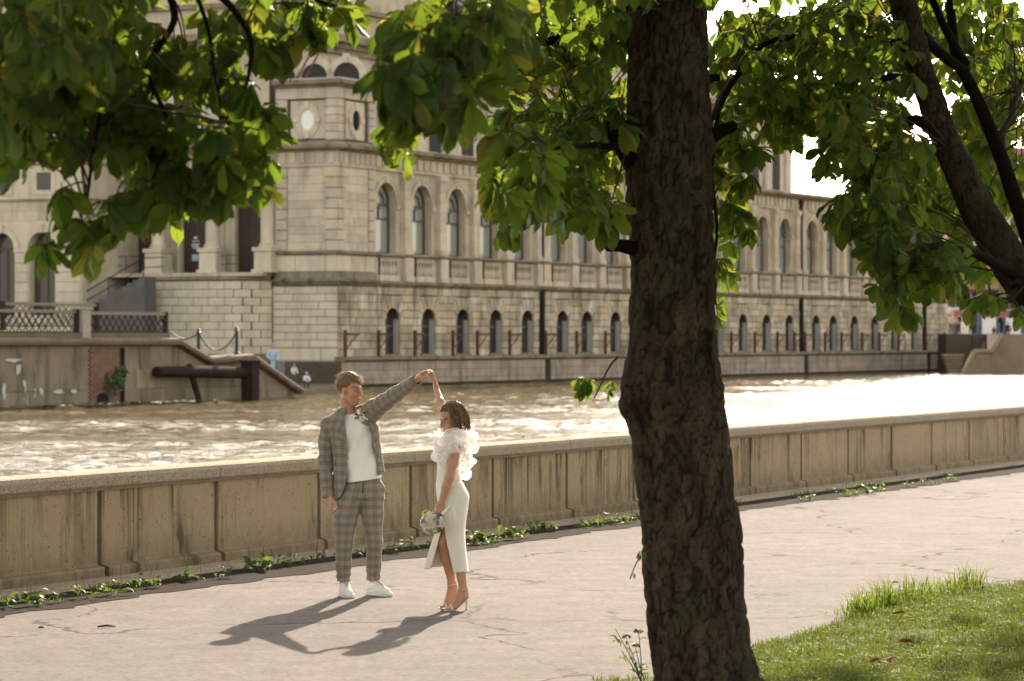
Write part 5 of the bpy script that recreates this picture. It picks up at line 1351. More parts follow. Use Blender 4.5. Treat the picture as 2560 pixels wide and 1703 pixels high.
c3 = limb(m, [rel(dpx(330, -110, 14.1), LT), rel(dpx(400, 30, 13.8), LT), rel(dpx(340, 160, 13.7), LT), rel(dpx(390, 300, 13.5), LT), rel(dpx(350, 420, 13.5), LT)], .02, .005, 7)
c4 = limb(m, [rel(dpx(420, -60, 13.8), LT), rel(dpx(560, -40, 14.4), LT), rel(dpx(700, -10, 14.9), LT), rel(dpx(790, 20, 15.2), LT)], .02, .006, 7)
c5 = limb(m, [rel(dpx(430, -60, 13.8), LT), rel(dpx(475, 60, 13.5), LT), rel(dpx(490, 150, 13.5), LT), rel(dpx(520, 280, 13.5), LT)], .012, .005, 6)
m.build('branches', M_BARKR, tree3, smooth=True)
W3 = lambda pts: [p+LT for p in pts]
y1, y2, y3, y4, y5 = (W3(b) for b in (c1, c2, c3, c4, c5))
cr = Crown(tree3, 55)
run(cr, [(120, 60, 150, 110, 46, 11.9, 15.9, 1.12, y2), (60, 170, 110, 120, 34, 11.6, 14.6, 1.16, y2), (230, 210, 110, 90, 34, 13.0, 15.7, 1.07, y2), (170, 300, 140, 50, 16, 12.8, 14.6, 1.07, y2), (330, 90, 90, 90, 26, 13.5, 16.6, 1.04, y3), (330, 300, 80, 70, 18, 13.2, 14.6, 1.04, y3), (360, 420, 80, 60, 14, 13.2, 14.6, 1.04, y3), (300, 470, 60, 40, 7, 13.1, 14.1, 1.04, y3), (420, 180, 70, 70, 14, 13.8, 15.9, 0.92, y3),
         (540, 320, 70, 60, 16, 13.0, 14.4, 1.04, y5), (590, 390, 35, 45, 4, 13.0, 13.8, 1.10, y5), (480, 390, 60, 50, 10, 13.2, 14.4, 1.04, y5), (590, 230, 35, 50, 4, 13.1, 14.1, 0.98, y5), (520, 150, 70, 60, 10, 13.5, 14.9, 0.92, y5), (540, 40, 90, 50, 18, 13.8, 16.6, 0.98, y4), (680, 40, 80, 45, 18, 14.6, 16.6, 0.98, y4), (780, 15, 50, 35, 8, 14.9, 16.0, 0.98, y4), (630, 90, 40, 30, 5, 14.4, 15.2, 0.98, y4),
         (165, 430, 25, 20, 1, 12.8, 13.1, 1.04, y2), (25, 360, 25, 20, 2, 12.4, 13.0, 1.04, y2), (110, 560, 25, 12, 2, 12.8, 13.2, 0.92, y2), (225, 560, 25, 14, 2, 12.8, 13.2, 0.98, y2), (200, 490, 50, 25, 3, 13.0, 13.4, 0.98, y2), (420, 460, 30, 20, 2, 13.1, 13.8, 0.98, y3),
         (300, -120, 420, 70, 80, 12.4, 17.2, 1.16, y1), (-180, 120, 130, 220, 50, 12.4, 16.6, 1.16, y1)], LT, 1.35)
cr.finish(300)

# ---- upper canopy of these trees, above the picture; it shades the bank from the open sky
def canopy(tree, c, r, n, seed, size=2.2):
    rg = np.random.default_rng(seed); V = []; A = []; F = []; b = 0; off = np.array(tree.location); k = 0
    while k < n:
        d = rg.normal(size=3); d /= np.linalg.norm(d); p = np.array(c)+d*np.array(r)*rg.random()**.45
        if p[2] < 3.2 or (p[1] > 1 and p[2] < CAM_Z+.1054*p[1]+.55): continue
        k += 1; a = rg.uniform(0, 6.28); ca, sa = math.cos(a), math.sin(a); t1 = rg.normal(.1, .5); ct, st_ = math.cos(t1), math.sin(t1); s_ = size*rg.uniform(.7, 1.2)
        v, at, f = LEAFL[int(rg.integers(9))]; M3 = np.array([[ca, -sa, 0], [sa, ca, 0], [0, 0, 1]]) @ np.array([[ct, 0, st_], [0, 1, 0], [-st_, 0, ct]])*s_
        V.append(v @ M3.T+p-off); A.append(at); F += [tuple(i+b for i in q) for q in f]; b += len(v)
    tag(np_mesh('upper_foliage', np.concatenate(V), F, M_LEAF, tree, attrs={'lf': np.concatenate(A)}), kind='stuff')
canopy(tree1, (.5, 15.5, 8.5), (6.5, 7.5, 4.0), 1500, 71, 2.8)
canopy(tree2, (6.5, 15.5, 8.5), (6.0, 7.5, 4.0), 1100, 72, 2.8)
canopy(tree3, (-6.5, 11.5, 8.0), (7.5, 8.0, 4.0), 1500, 73, 2.8)
T4 = Vector((9.6, 33.2, .05)); tree4 = thing('chestnut_tree', 'chestnut tree on the lawn beyond the right edge, its crown above the picture', 'tree', T4)
trunk_mesh('trunk', [(0, 0, -.1), (.05, 0, 2), (-.1, .1, 5), (-.2, .2, 9)], [.3, .25, .2, .1], tree4, M_BARK, 40, 120, .012, seed=9)
canopy(tree4, (8.9, 36.6, 8.6), (4.0, 5.5, 2.6), 800, 74, 1.9)

# ---- lawn
t = NT('lawn_soil'); _n = t.noise(t.pos(), 5, 6, .6)
t.set(color=t.ramp(_n, [(.3, (.055, .075, .018)), (.6, (.10, .12, .03)), (.8, (.14, .11, .05))]), rough=1.0, normal=t.bump(t.noise(t.pos(), 40, 5), .6, .03), spec=.03); M_LAWN = t.m
edge = [(1.02, 18.2), (1.30, 20.4), (1.641, 21.724), (1.991, 22.506), (2.27, 23.174), (2.553, 24.067), (2.962, 25.032), (3.411, 25.861), (3.858, 26.52), (4.392, 27.452), (5.6, 29.4), (8.5, 34), (13, 41)]
ex_, ey_ = [e[0] for e in edge], [e[1] for e in edge]
def edge_y(x): return np.interp(x, ex_, ey_)
def lawn_z(x, y):
    d = np.clip((edge_y(x)-y)/6.0, 0, 1); f = np.clip((18.5-y)/16, 0, 1)
    return .012+.07*d**.5 + f*f*(3-2*f)*.40
V = []; F = []; nu, nv = 70, 40
for i in range(nu+1):
    x = -.2+(i/nu)**1.3*14
    for j in range(nv+1):
        ye = float(edge_y(x)) if x > 1.02 else 18.2+(x-1.02)*1.3
        y = ye-(j/nv)**1.6*(ye+3); V.append((x, y, float(lawn_z(x, y)) if j else .006))
for i in range(nu):
    for j in range(nv): a = i*(nv+1)+j; F.append((a, a+1, a+nv+2, a+nv+1))
tag(np_mesh('lawn', V, F, M_LAWN), kind='structure')
# lawn to the left and behind the camera, out of view
ml = MB(); ml.add([(-14, -4, .42), (-.2, -4, .42), (-.2, 12, .30), (-14, 8, .30)], [(0, 1, 2, 3)]); ml.add([(-14, 8, .30), (-.2, 12, .30), (-.2, 16.6, .004), (-14, 13, .004)], [(0, 1, 2, 3)])
tag(ml.build('lawn_verge', M_LAWN, fix=True), kind='structure')
def grass_mat(name, c0, c1, tl):
    t = NT(name); t.set(color=t.ramp(t.rand(), [(0, c0), (.8, c1), (1, (.20, .17, .06))]), rough=.6, spec=.12)
    tr = t.new('ShaderNodeBsdfTranslucent'); tr.inputs['Color'].default_value = (*tl, 1); mx = t.new('ShaderNodeMixShader'); mx.inputs[0].default_value = .38
    t.link(t.b.outputs[0], mx.inputs[1]); t.link(tr.outputs[0], mx.inputs[2]); t.link(mx.outputs[0], t.out.inputs['Surface']); return t.m
M_GRASS = grass_mat('grass_blade', (.028, .046, .009), (.055, .076, .016), (.135, .17, .02))
def blades(X, Y, Z, H, Wd, lean, rg, name, mat, parent=None):
    n = len(X); a = rg.uniform(0, 6.283, n); l = lean*rg.normal(1, .5, n)*H; b = rg.uniform(0, 6.283, n)
    dx, dy = np.cos(a)*Wd, np.sin(a)*Wd; lx, ly = np.cos(b)*l, np.sin(b)*l
    P = np.stack([np.stack([X-dx, Y-dy, Z], -1), np.stack([X+dx, Y+dy, Z], -1), np.stack([X+dx*.7+lx*.35, Y+dy*.7+ly*.35, Z+H*.6], -1), np.stack([X-dx*.7+lx*.35, Y-dy*.7+ly*.35, Z+H*.6], -1), np.stack([X+lx, Y+ly, Z+H*np.clip(1-.35*np.abs(l)/np.maximum(H, 1e-3), .3, 1)], -1)], 1).reshape(-1, 3)
    k = np.arange(n)*5; Q = np.stack([k, k+1, k+2, k+3], -1).tolist() + np.stack([k+3, k+2, k+4], -1).tolist()
    return np_mesh(name, P, Q, mat, parent, smooth=False)
rg = np.random.default_rng(77); n = 120000
yy = 18.6+(rg.random(n)**1.25)*13; xx = rg.uniform(-.2, 6.2, n)
pat = wnoise(3, 10, .25, 1.6)(xx, yy, 0*xx)
ok = (yy < edge_y(xx)+rg.normal(0, .05, n)-.02) & (xx/yy < .178) & (xx > .55+ (yy-18.6)*.2) & (pat > rg.normal(-.9, .5, n))
xx, yy, pat = xx[ok], yy[ok], pat[ok]
tag(blades(xx, yy, lawn_z(xx, yy)-.005, rg.uniform(.03, .075, len(xx))*(1+.35*np.clip(pat, -1, 1.5)), .0036, .6, rg, 'lawn_grass', M_GRASS), 'short green lawn grass beside the path', 'grass', kind='stuff')
n = 420; xx = rg.uniform(.5, 1.05, n); yy = rg.uniform(19.2, 19.85, n)
tag(blades(xx, yy, 0*xx, rg.uniform(.02, .06, n), .0035, .6, rg, 'trunk_grass', M_GRASS), 'sparse grass at the foot of the big trunk', 'grass', kind='stuff')
M_TALL = grass_mat('tall_grass_blade', (.03, .055, .010), (.055, .09, .016), (.19, .26, .025))
labs = ['dense tall grass tuft at the lawn corner nearest the path', 'tall grass tuft second from the lawn corner', 'tall grass tuft third from the lawn corner along the edge', 'thin tall grass tuft in the middle of the lawn edge', 'tall grass tuft right of the middle of the lawn edge', 'tall grass tuft at the right end of the lawn edge row']
for k, (dx_, dy_) in enumerate(((1985, 1418), (2035, 1402), (2085, 1392), (2130, 1380), (2180, 1372), (2228, 1362))):
    g = dpx(dx_, dy_, 1); Yg = CAM_Z*F_PX/(dy_*K-843); X0 = (dx_*K-1280)/F_PX*Yg; n = (210, 190, 170, 120, 160, 170)[k]
    xs = X0+rg.normal(0, rg.uniform(.07, .14), n); ys = Yg-.08+rg.normal(0, .10, n)
    o = blades(xs-X0, ys-Yg, 0*xs, rg.uniform(.06, .34, n)*rg.uniform(.6, 1.05)*np.exp(-((xs-X0)/.2)**2), .0052, .55, rg, 'grass_tuft', M_TALL); o.location = (X0, Yg, .015)
    tag(o, labs[k], 'grass tuft', 'tall tufts along the lawn edge', 'stuff')
# ---- weeds along the foot of the parapet: each a rosette of leaves
M_WEED = grass_mat('weed_leaf', (.035, .065, .016), (.065, .10, .024), (.17, .24, .035))
def weed_leaf(seed):
    r = np.random.default_rng(seed); L = r.uniform(.11, .17); W_ = L*r.uniform(.2, .3); V = []; F = []; a = r.uniform(.5, 1.1); p = np.array([0., 0.])
    ts = [0, .25, .5, .75, 1]; ws = [.12, .6, 1, .75, .02]
    for i, tt in enumerate(ts):
        if i: p = p+(ts[i]-ts[i-1])*L*np.array([math.cos(a), math.sin(a)]); a -= .42
        w = W_*ws[i]; V += [(p[0], -w, p[1]+w*.35), (p[0], 0, p[1]), (p[0], w, p[1]+w*.35)]
    for i in range(4): b = 3*i; F += [(b, b+1, b+4, b+3), (b+1, b+2, b+5, b+4)]
    m = MB(); m.add(V, F); return m.mesh('leaf', M_WEED, True)
WL = [weed_leaf(i) for i in range(6)]
sk = MB(); sk.tube([(0, 0, 0), (.01, 0, .12), (.015, .01, .22)], [.0025, .002, .0045], 4); ME_STALK = sk.mesh('seed_stalk', plain('weed_stalk', (.16, .13, .05), .7))
spots = [(25, 1396), (75, 1392), (120, 1386), (185, 1376), (245, 1368), (305, 1356), (345, 1350), (425, 1336), (445, 1332), (515, 1328), (590, 1312), (625, 1304), (655, 1300), (735, 1290), (795, 1282), (845, 1276), (905, 1270), (955, 1262), (1010, 1258), (1075, 1252), (1105, 1250), (1140, 1244), (1175, 1240), (1205, 1236), (1240, 1222), (1270, 1220), (1335, 1212), (1375, 1208), (1415, 1204), (1455, 1200), (1860, 1150), (1945, 1138), (2000, 1134), (2030, 1126), (2090, 1118), (2130, 1112), (2190, 1104)]
big = {9: .8, 10: 1.0, 7: .95, 22: 1.0, 19: 1.0, 20: 1.1, 32: 1.1, 33: 1.0}
rgw = np.random.default_rng(6)
ORD = ['first', 'second', 'third', 'fourth', 'fifth', 'sixth', 'seventh', 'eighth', 'ninth', 'tenth', 'eleventh', 'twelfth', 'thirteenth', 'fourteenth', 'fifteenth']
wcnt = {}
def wlab(k, where):
    wcnt[where] = wcnt.get(where, 0)+1
    return '%s weed from the left at the parapet foot %s' % (ORD[wcnt[where]-1], where)
for k, (x, y) in enumerate(spots):
    yb = y+4; Yg = CAM_Z*F_PX/(yb*K-843); X0 = (x*K-1280)/F_PX*Yg
    where = ('left of the groom' if x < 740 else 'behind the groom' if x < 890 else 'between groom and bride' if x < 980 else 'behind the bride' if x < 1090 else 'between bride and big trunk' if x < 1480 else 'right of the big trunk')
    th = thing('weed', wlab(k, where), 'weed', (X0, Yg, .008), rgw.uniform(0, 6.28), 'weeds at the parapet foot ' + where)
    s_ = big.get(k, rgw.uniform(.5, .82)); nl = int(rgw.integers(8, 15))
    for j in range(nl):
        o = link(bpy.data.objects.new('leaf', WL[int(rgw.integers(6))]), th); o.rotation_euler = (rgw.normal(0, .2), rgw.normal(-.15, .25), j*2.4+rgw.normal(0, .3)); o.scale = (s_*rgw.uniform(.7, 1.2),)*3; o.location = (rgw.normal(0, .05), rgw.normal(0, .05), rgw.uniform(0, .03 if j % 3 else .09))
    for j in range(int(rgw.integers(0, 4))):
        o = link(bpy.data.objects.new('seed_stalk', ME_STALK), th); o.location = (rgw.normal(0, .05), rgw.normal(0, .04), 0); o.rotation_euler = (rgw.normal(0, .15), rgw.normal(0, .15), 0); o.scale = (1, 1, rgw.uniform(.6, 1.1))
# low ground cover between them
n = 2600; ss = rg.uniform(-1, 34, n); tt = .34+rg.normal(0, .055, n); keep = wnoise(8, 8, .5, 3)(ss, 0*ss, 0*ss) > .25; ss, tt = ss[keep], tt[keep]
PX = WALL_P.x+WU.x*ss+WN.x*tt; PY = WALL_P.y+WU.y*ss+WN.y*tt
tag(blades(PX, PY, 0*PX+.005, rg.uniform(.02, .09, len(PX)), .006, .8, rg, 'joint_grass', M_WEED), 'sparse grass in the joint along the parapet foot', 'grass', kind='stuff')
# ---- wild plant left of the trunk
wp = thing('yarrow_plant', 'spindly wild plant with seed heads left of the big trunk foot', 'plant', (dpx(1480, 1600, 19.4).x, 19.4, 0.01))
bx_ = dpx(1480, 1600, 19.4).x
m = MB()
for (x, ytop, lean) in ((1416, 1450, -.03), (1440, 1470, .02), (1470, 1458, .0), (1430, 1500, -.06), (1462, 1490, .03)):
    top = dpx(x, ytop, 19.4); m.tube([(random.uniform(-.02, .02), 0, 0), ((top.x-bx_)*.45, 0, top.z*.5), (top.x-bx_, lean, top.z)], [.004, .003, .002], 4)
m.build('stem', plain('plant_stem', (.10, .085, .04), .7), wp)
for (x, ytop) in ((1440, 1470), (1470, 1458), (1462, 1490)):
    top = dpx(x, ytop, 19.4); h = MB()
    for _ in range(14):
        c = Vector((top.x-bx_+random.uniform(-.028, .028), random.uniform(-.02, .02), top.z+random.uniform(-.008, .012))); h.lathe([(.002, -.006), (.006, 0), (.003, .006)], c, 5)
    h.build('seed_head', plain('seed_head', (.13, .11, .06), .8), wp)
for k in range(26):
    m2 = bpy.data.objects.new('leaf', WL[k % 6]); link(m2, wp); f = random.random(); x, yt = random.choice(((1416, 1450), (1440, 1470), (1470, 1458), (1430, 1500))); top = dpx(x, yt, 19.4)
    m2.location = ((top.x-bx_)*f, random.uniform(-.02, .02), top.z*f*.85); m2.rotation_euler = (0, random.uniform(-.6, .2), random.uniform(0, 6.28)); m2.scale = (.55, .3, .5)
# ---- fallen leaves and sticks
fl = MB(); fl.add([(-.05, 0, 0), (-.02, .03, .012), (.03, .025, .02), (.055, 0, .008), (.03, -.025, .018), (-.02, -.03, .006)], [(0, 1, 2, 3, 4, 5)]); ME_FALL = fl.mesh('fallen_leaf', plain('dry_leaf', (.26, .085, .03), .8, var=.3, scale=60))
for (x, y, lab) in ((2015, 1538, 'rust coloured fallen leaf on the lawn near the bottom edge'), (2030, 1542, 'second rust leaf lying close by on the lawn'), (2048, 1536, 'curled rust leaf right of two others on the lawn'), (2085, 1492, 'lone fallen leaf higher on the lawn'), (2068, 1420, 'small orange leaf beside the tall grass tufts')):
    Yg = CAM_Z*F_PX/(y*K-843)*.965; o = link(bpy.data.objects.new('fallen_leaf', ME_FALL)); o.location = ((x*K-1280)/F_PX*Yg, Yg, float(lawn_z((x*K-1280)/F_PX*Yg, Yg))+.05); o.rotation_euler = (random.uniform(-.4, .4), random.uniform(-.4, .4), random.uniform(0, 6)); tag(o, lab, 'leaf', 'fallen leaves on the lawn')
M_STK = plain('dead_stick', (.045, .032, .024), .9)
for (x, y, l, a, lab) in ((245, 1446, .13, .2, 'short flat stick on the path left of the shadows'), (95, 1449, .04, 0, 'small dark crumb of bark at the left of the path'), (1960, 1460, .28, .3, 'long thin stick on the path by the lawn corner'), (1915, 1478, .2, -.2, 'thin twig on the path before the lawn edge'), (2060, 1344, .06, .5, 'dark bark crumb on the path beyond the grass tufts'), (1345, 1100, .05, 0, 'small stick near the parapet left of the trunk')):
    Yg = CAM_Z*F_PX/(y*K-843); m = MB(); m.tube([(-l/2, 0, .01), (0, .01, .016), (l/2, -.005, .01)], [.006, .008, .004], 5); o = m.build('stick', M_STK); o.location = ((x*K-1280)/F_PX*Yg, Yg, 0.002); o.rotation_euler = (0, 0, a); tag(o, lab, 'stick')
# ================================================================== the couple
def nrm(v): v = np.array(v, float); return v/np.linalg.norm(v)
class Fig:
    """landmarks read off the figure: zoom pixel + distance offset -> point relative to the feet"""
    def __init__(s, Y, X0): s.Y = Y; s.root = np.array([X0, Y, 0.0])
    def __call__(s, zx, zy, dy=0.0):
        Y = s.Y+dy; return np.array([(700+zx/1.96-1280)/F_PX*Y, Y, CAM_Z-(880+zy/1.96-843)/F_PX*Y])-s.root
def frame(fwd, up=(0, 0, 1)):
    f = nrm(fwd); l = nrm(np.cross(f, up)); u = np.cross(l, f); return np.stack([l, f, u])       # rows: lateral, forward, up
def head(S, C, M, sc=1.0, fem=False):
    g = lambda x, y, z: np.array(C)+sc*(M[0]*x+M[1]*y+M[2]*z)
    e = lambda c, r, k=.012, op='add': S.ell(g(*c), np.array(r)*sc, k, op, M)
    e((0, -.015, .045), (.077, .097, .088)); e((0, .022, -.03), (.058 if not fem else .054, .070, .085), .03)
    S.cone(g(0, .062, -.10), g(0, .066, -.096), .022*sc, .024*sc, .03)
    for sx in (-1, 1): S.cone(g(sx*.05, .0, -.06), g(sx*.02, .055, -.1), (.022 if not fem else .017)*sc, .018*sc, .025)
    S.cone(g(-.034, .078, .022), g(.034, .078, .022), .012*sc, .012*sc, .015)
    S.cone(g(0, .094, .012), g(0, .116 if not fem else .111, -.026), .008*sc, .0125*sc, .008)
    for sx in (-1, 1):
        S.cone(g(sx*.011, .103, -.031), g(sx*.012, .1, -.031), .008*sc, .008*sc, .006)
        e((sx*.033, .099, .0), (.016, .014, .010), .012, 'sub'); e((sx*.032, .079, .0), (.013, .013, .011), .004)
        e((sx*.045, .065, -.03), (.022, .022, .02), .03)
        e((sx*.077, -.006, -.008), (.010, .020, .031), .006)
    S.cone(g(-.018, .088, -.057), g(.018, .088, -.057), .008*sc, .008*sc, .008); S.cone(g(-.016, .087, -.068), g(.016, .087, -.068), .008*sc, .008*sc, .008)
    S.cone(g(-.022, .099, -.0625), g(.022, .099, -.0625), .004*sc, .004*sc, .004, 'sub')
    return g
def paint_face(V, C, M, skin, sc=1.0, fem=False):
    L = (V-np.array(C)) @ M.T/sc; x, y, z = np.abs(L[:, 0]), L[:, 1], L[:, 2]; col = np.tile(np.array([*skin, 1.0]), (len(V), 1))
    near = (y > .045) & (np.abs(z) < .14) & (x < .09)
    def put(m, c, a):
        m = (m*near*a)[:, None]; col[:, :3] = col[:, :3]*(1-m)+np.array(c)*m
    bz = .022+.006*np.clip((x-.015)/.03, 0, 1); put(np.exp(-((z-bz)/.0065)**2)*(x > .010)*(x < .055), (.075, .035, .02), .9 if not fem else .97)
    put(np.exp(-((z-.001)/.0085)**2-((x-.032)/.018)**4), (.045, .026, .02), .95)
    put(np.exp(-((z+.063)/.009)**2-((x)/.021)**4), (.36, .09, .07) if fem else (.34, .13, .09), .8)
    put(np.exp(-((z+.035)/.03)**2-((x-.045)/.025)**2), (.50, .20, .13), .35)
    if not fem: put(np.clip((-.05-z)/.03, 0, 1)*(x < .06), (.33, .17, .10), .25)
    return col
def hand(S, w, d, n, t, curl, sc=1.0, thumb=(.6, .6, .5), spread=1.0, tc=.35):
    """wrist w, finger direction d, palm-facing direction n, thumb side t"""
    d = nrm(d); n = nrm(np.array(n)-d*np.dot(n, d)); t = nrm(np.array(t)-d*np.dot(t, d)-n*np.dot(t, n)); w = np.array(w)
    lat = [.029, .0095, -.0105, -.029]; ln = [.93, 1.05, .98, .78]
    for i in range(4):
        k = w+sc*(d*(.088-.006*abs(i-1.2))+t*lat[i]*spread)
        S.cone(w+t*lat[i]*.55*sc, k, .0165*sc, .0115*sc, .012)
        a = 0; p = k
        for j, L in enumerate((.043, .028, .021)):
            a += curl[i]*(.8, 1.05, .8)[j]; q = p+sc*L*ln[i]*(d*math.cos(a)+n*math.sin(a)); S.cone(p, q, (.0098, .0088, .0078)[j]*sc, (.0088, .0078, .0068)[j]*sc, .0025); p = q
    b = w+sc*(d*.022+t*.026+n*.006); td = nrm(np.array(t)*thumb[0]+d*thumb[1]+n*thumb[2]); S.cone(w+sc*t*.012, b, .018*sc, .017*sc, .012); p = b
    for j, L in enumerate((.042, .033, .025)):
        td = nrm(td+d*tc*.5+n*tc*.3); q = p+sc*L*td; S.cone(p, q, (.0145, .0115, .0095)[j]*sc, (.0115, .0095, .0075)[j]*sc, .006); p = q
def skin_mat(name):
    t = NT(name); c = t.attr('col')[0]; n = t.noise(t.pos(), 60, 4)
    c2 = t.mix(t.math('MULTIPLY', n, .25), c, (.30, .12, .075)); t.set(color=c2, rough=.48, spec=.35)
    t.b.inputs['Subsurface Weight'].default_value = .10; t.b.inputs['Subsurface Radius'].default_value = (.012, .005, .003); t.b.inputs['Subsurface Scale'].default_value = .6
    return t.m
M_SKIN = skin_mat('skin')
def plaid_mat():
    t = NT('plaid_suit_cloth'); uv = t.attr('cloth_uv')[1]; s = t.sep(uv); n = t.noise(t.pos(), 260, 2); n2 = t.noise(t.pos(), 9, 3)
    def lines(v, per, pos, w):
        f = t.math('FRACT', t.math('ADD', t.math('DIVIDE', v, per), 50+pos)); return t.math('LESS_THAN', t.math('ABSOLUTE', t.math('SUBTRACT', f, .5)), w)
    c = t.mix(n, (.21, .185, .155), (.29, .26, .22))
    for v in (s[0], s[1]):
        c = t.mix(t.math('MULTIPLY', lines(v, .070, .0, .20), .34), c, (.085, .062, .048))
        c = t.mix(t.math('MULTIPLY', lines(v, .070, .0, .035), .30), c, (.30, .32, .34))
        c = t.mix(t.math('MULTIPLY', lines(v, .070, .30, .028), .28), c, (.30, .31, .32))
        c = t.mix(t.math('MULTIPLY', lines(v, .070, .5, .040), .50), c, (.42, .25, .14))
        c = t.mix(t.math('MULTIPLY', lines(v, .070, .70, .028), .28), c, (.30, .31, .32))
    c = t.mix(t.math('MULTIPLY', n2, .2), c, (.10, .085, .07))
    t.set(color=c, rough=.9, normal=t.bump(n, .2, .003), spec=.08)
    t.b.inputs['Sheen Weight'].default_value = .25; t.b.inputs['Sheen Roughness'].default_value = .4
    return t.m
M_PLAID = plaid_mat()
def fabric(name, col, bs=180, b=.15, var=.03):
    t = NT(name); n = t.noise(t.pos(), bs, 3); m_ = t.noise(t.pos(), 7, 3); t.set(color=t.mix(m_, tuple(v*(1-var) for v in col), col), rough=.85, normal=t.bump(n, b, .002), spec=.25); t.b.inputs['Sheen Weight'].default_value = .15; return t.m
M_TEE = fabric('white_cotton', (.80, .78, .78)); M_DRESS = fabric('ivory_crepe', (.76, .70, .62)); M_SHOEW = fabric('white_leather', (.76, .73, .69), 60, .08); M_SOLE = fabric('white_rubber', (.70, .68, .65), 30, .1)
t = NT('organza'); t.set(color=(.93, .90, .89), rough=.6)
_tl = t.new('ShaderNodeBsdfTranslucent'); _tl.inputs['Color'].default_value = (.94, .91, .88, 1); _tp = t.new('ShaderNodeBsdfTransparent'); _m1 = t.new('ShaderNodeMixShader'); _m1.inputs[0].default_value = .5; _m2 = t.new('ShaderNodeMixShader')
_lw = t.attr('rim')[2]; t.link(t.math('ADD', t.math('MULTIPLY', _lw, .4), .60, clamp=True), _m2.inputs[0])
t.link(t.b.outputs[0], _m1.inputs[1]); t.link(_tl.outputs[0], _m1.inputs[2]); t.link(_tp.outputs[0], _m2.inputs[1]); t.link(_m1.outputs[0], _m2.inputs[2]); t.link(_m2.outputs[0], t.out.inputs['Surface']); M_ORG = t.m
def hair_mat(name, c0, c1, c2):
    t = NT(name); r = t.rand(); n = t.noise(t.mapv(t.pos(), (160, 160, 30)), 1.0, 3)
    c = t.mix(t.math('MULTIPLY', n, .7), t.ramp(r, [(0, c0), (.6, c1), (1, c2)]), c0); t.set(color=c, rough=.45, spec=.28)
    tr = t.new('ShaderNodeBsdfTranslucent'); t.link(c, tr.inputs['Color']); mx = t.new('ShaderNodeMixShader'); mx.inputs[0].default_value = .3; t.link(t.b.outputs[0], mx.inputs[1]); t.link(tr.outputs[0], mx.inputs[2]); t.link(mx.outputs[0], t.out.inputs['Surface']); return t.m
M_HAIRM = hair_mat('light_brown_hair', (.20, .115, .058), (.40, .25, .125), (.58, .42, .25)); M_HAIRW = hair_mat('highlighted_brown_hair', (.10, .050, .025), (.25, .135, .066), (.52, .33, .175))
def finish(S, name, mat, parent, it=2, attrs=None, uvf=None, colf=None):
    V, F = S.mesh(); V = relax(V, F, it); at = {}
    if uvf: at['cloth_uv'] = uvf(V)
    if colf: at['col'] = colf(V)
    return np_mesh(name, V, F, mat, parent, attrs=at)
def tube_uv(pts, Rr):
    """u round a chain of segments, v along it"""
    P = np.array(pts, float); seg = np.diff(P, axis=0); L = np.concatenate([[0], np.cumsum(np.linalg.norm(seg, axis=1))])
    def f(V):
        best = np.full(len(V), 1e9); u = np.zeros(len(V)); v = np.zeros(len(V))
        for i, s in enumerate(seg):
            ln = np.linalg.norm(s); d = s/ln; tt = (V-P[i]) @ d; tc = np.clip(tt, 0 if i else -9, ln if i < len(seg)-1 else 9); q = V-P[i]-tc[:, None]*d; ds = np.linalg.norm(q, axis=1)+np.abs(tt-tc)
            a = nrm(np.cross(d, [0, 1, 0])); b = np.cross(d, a); m = ds < best; best[m] = ds[m]; u[m] = (np.arctan2(q @ b, q @ a)*Rr)[m]; v[m] = (L[i]+tc)[m]
        return np.stack([u, v, 0*u], -1)
    return f

# ------------------------------------------------------------------ the groom
G = Fig(26.1, -1.24)
groom = thing('person', 'person in plaid suit and white t-shirt raising an arm towards the bride', 'person', tuple(G.root))
SK = (.50, .275, .185)
HC = G(343, 186, -.02); HM = frame((.84, -.53, -.10), (.06, 0, 1))
lo, hi = (-.42, -.75, -.02), (.72, .42, 1.92)
B = SDF(lo, hi, .0055)
sh_l, sh_r = np.array([-.245, .02, 1.40]), np.array([.09, -.02, 1.49])
el_l, wr_l = G(225, 520, .05), G(240, 706, -.02); el_r, wr_r = G(566, 208, -.26), G(678, 128, -.47)
B.stack([(.90, .02, .02, .12, .075), (1.1, -.005, .02, .12, .075), (1.3, -.05, .02, .135, .08), (1.42, -.08, .02, .13, .075), (1.47, -.09, .02, .07, .06)], .03)
B.chain([sh_l, el_l, wr_l], [.05, .04, .027], .02); B.chain([sh_r, el_r, wr_r], [.052, .042, .028], .02)
B.cone((-.09, .02, 1.40), sh_l, .06, .05, .03); B.cone((-.06, .02, 1.42), sh_r, .06, .052, .03)
kn1, an1 = G(312, 940, -.02), G(315, 1135, .06); kn2, an2 = G(463, 930, .02), G(455, 1120, .17)
B.chain([(-.05, .02, .90), kn1, an1], [.07, .045, .032], .03); B.chain([(.09, .02, .90), kn2, an2], [.07, .045, .032], .03)
for an, dr in ((an1, (.25, -.97, 0)), (an2, (.68, -.73, 0))):
    dr = nrm(dr); B.cone(an, an*[1, 1, 0]+dr*.13+[0, 0, .04], .03, .025, .02)
g = head(B, HC, HM, 1.02)
B.cone(g(0, -.02, -.06), (-.095, .03, 1.47), .056, .062, .02); B.cone((-.095, .03, 1.49), (-.09, .03, 1.42), .075, .09, .03)
hd_r = G(740, 70, -.55)-wr_r; hand(B, wr_r, hd_r, (.35, -.15, -.9), (-.05, -1, .1), (.42, .48, .55, .6), 1.0, (.3, .9, .6))
hand(B, wr_l, (.10, -.05, -1), (.85, .35, .1), (.35, -.9, 0), (.42, .5, .58, .62), 1.0, (.55, .8, .3))
finish(B, 'body', M_SKIN, groom, 1, colf=lambda V: paint_face(V, HC, HM, SK, 1.02))
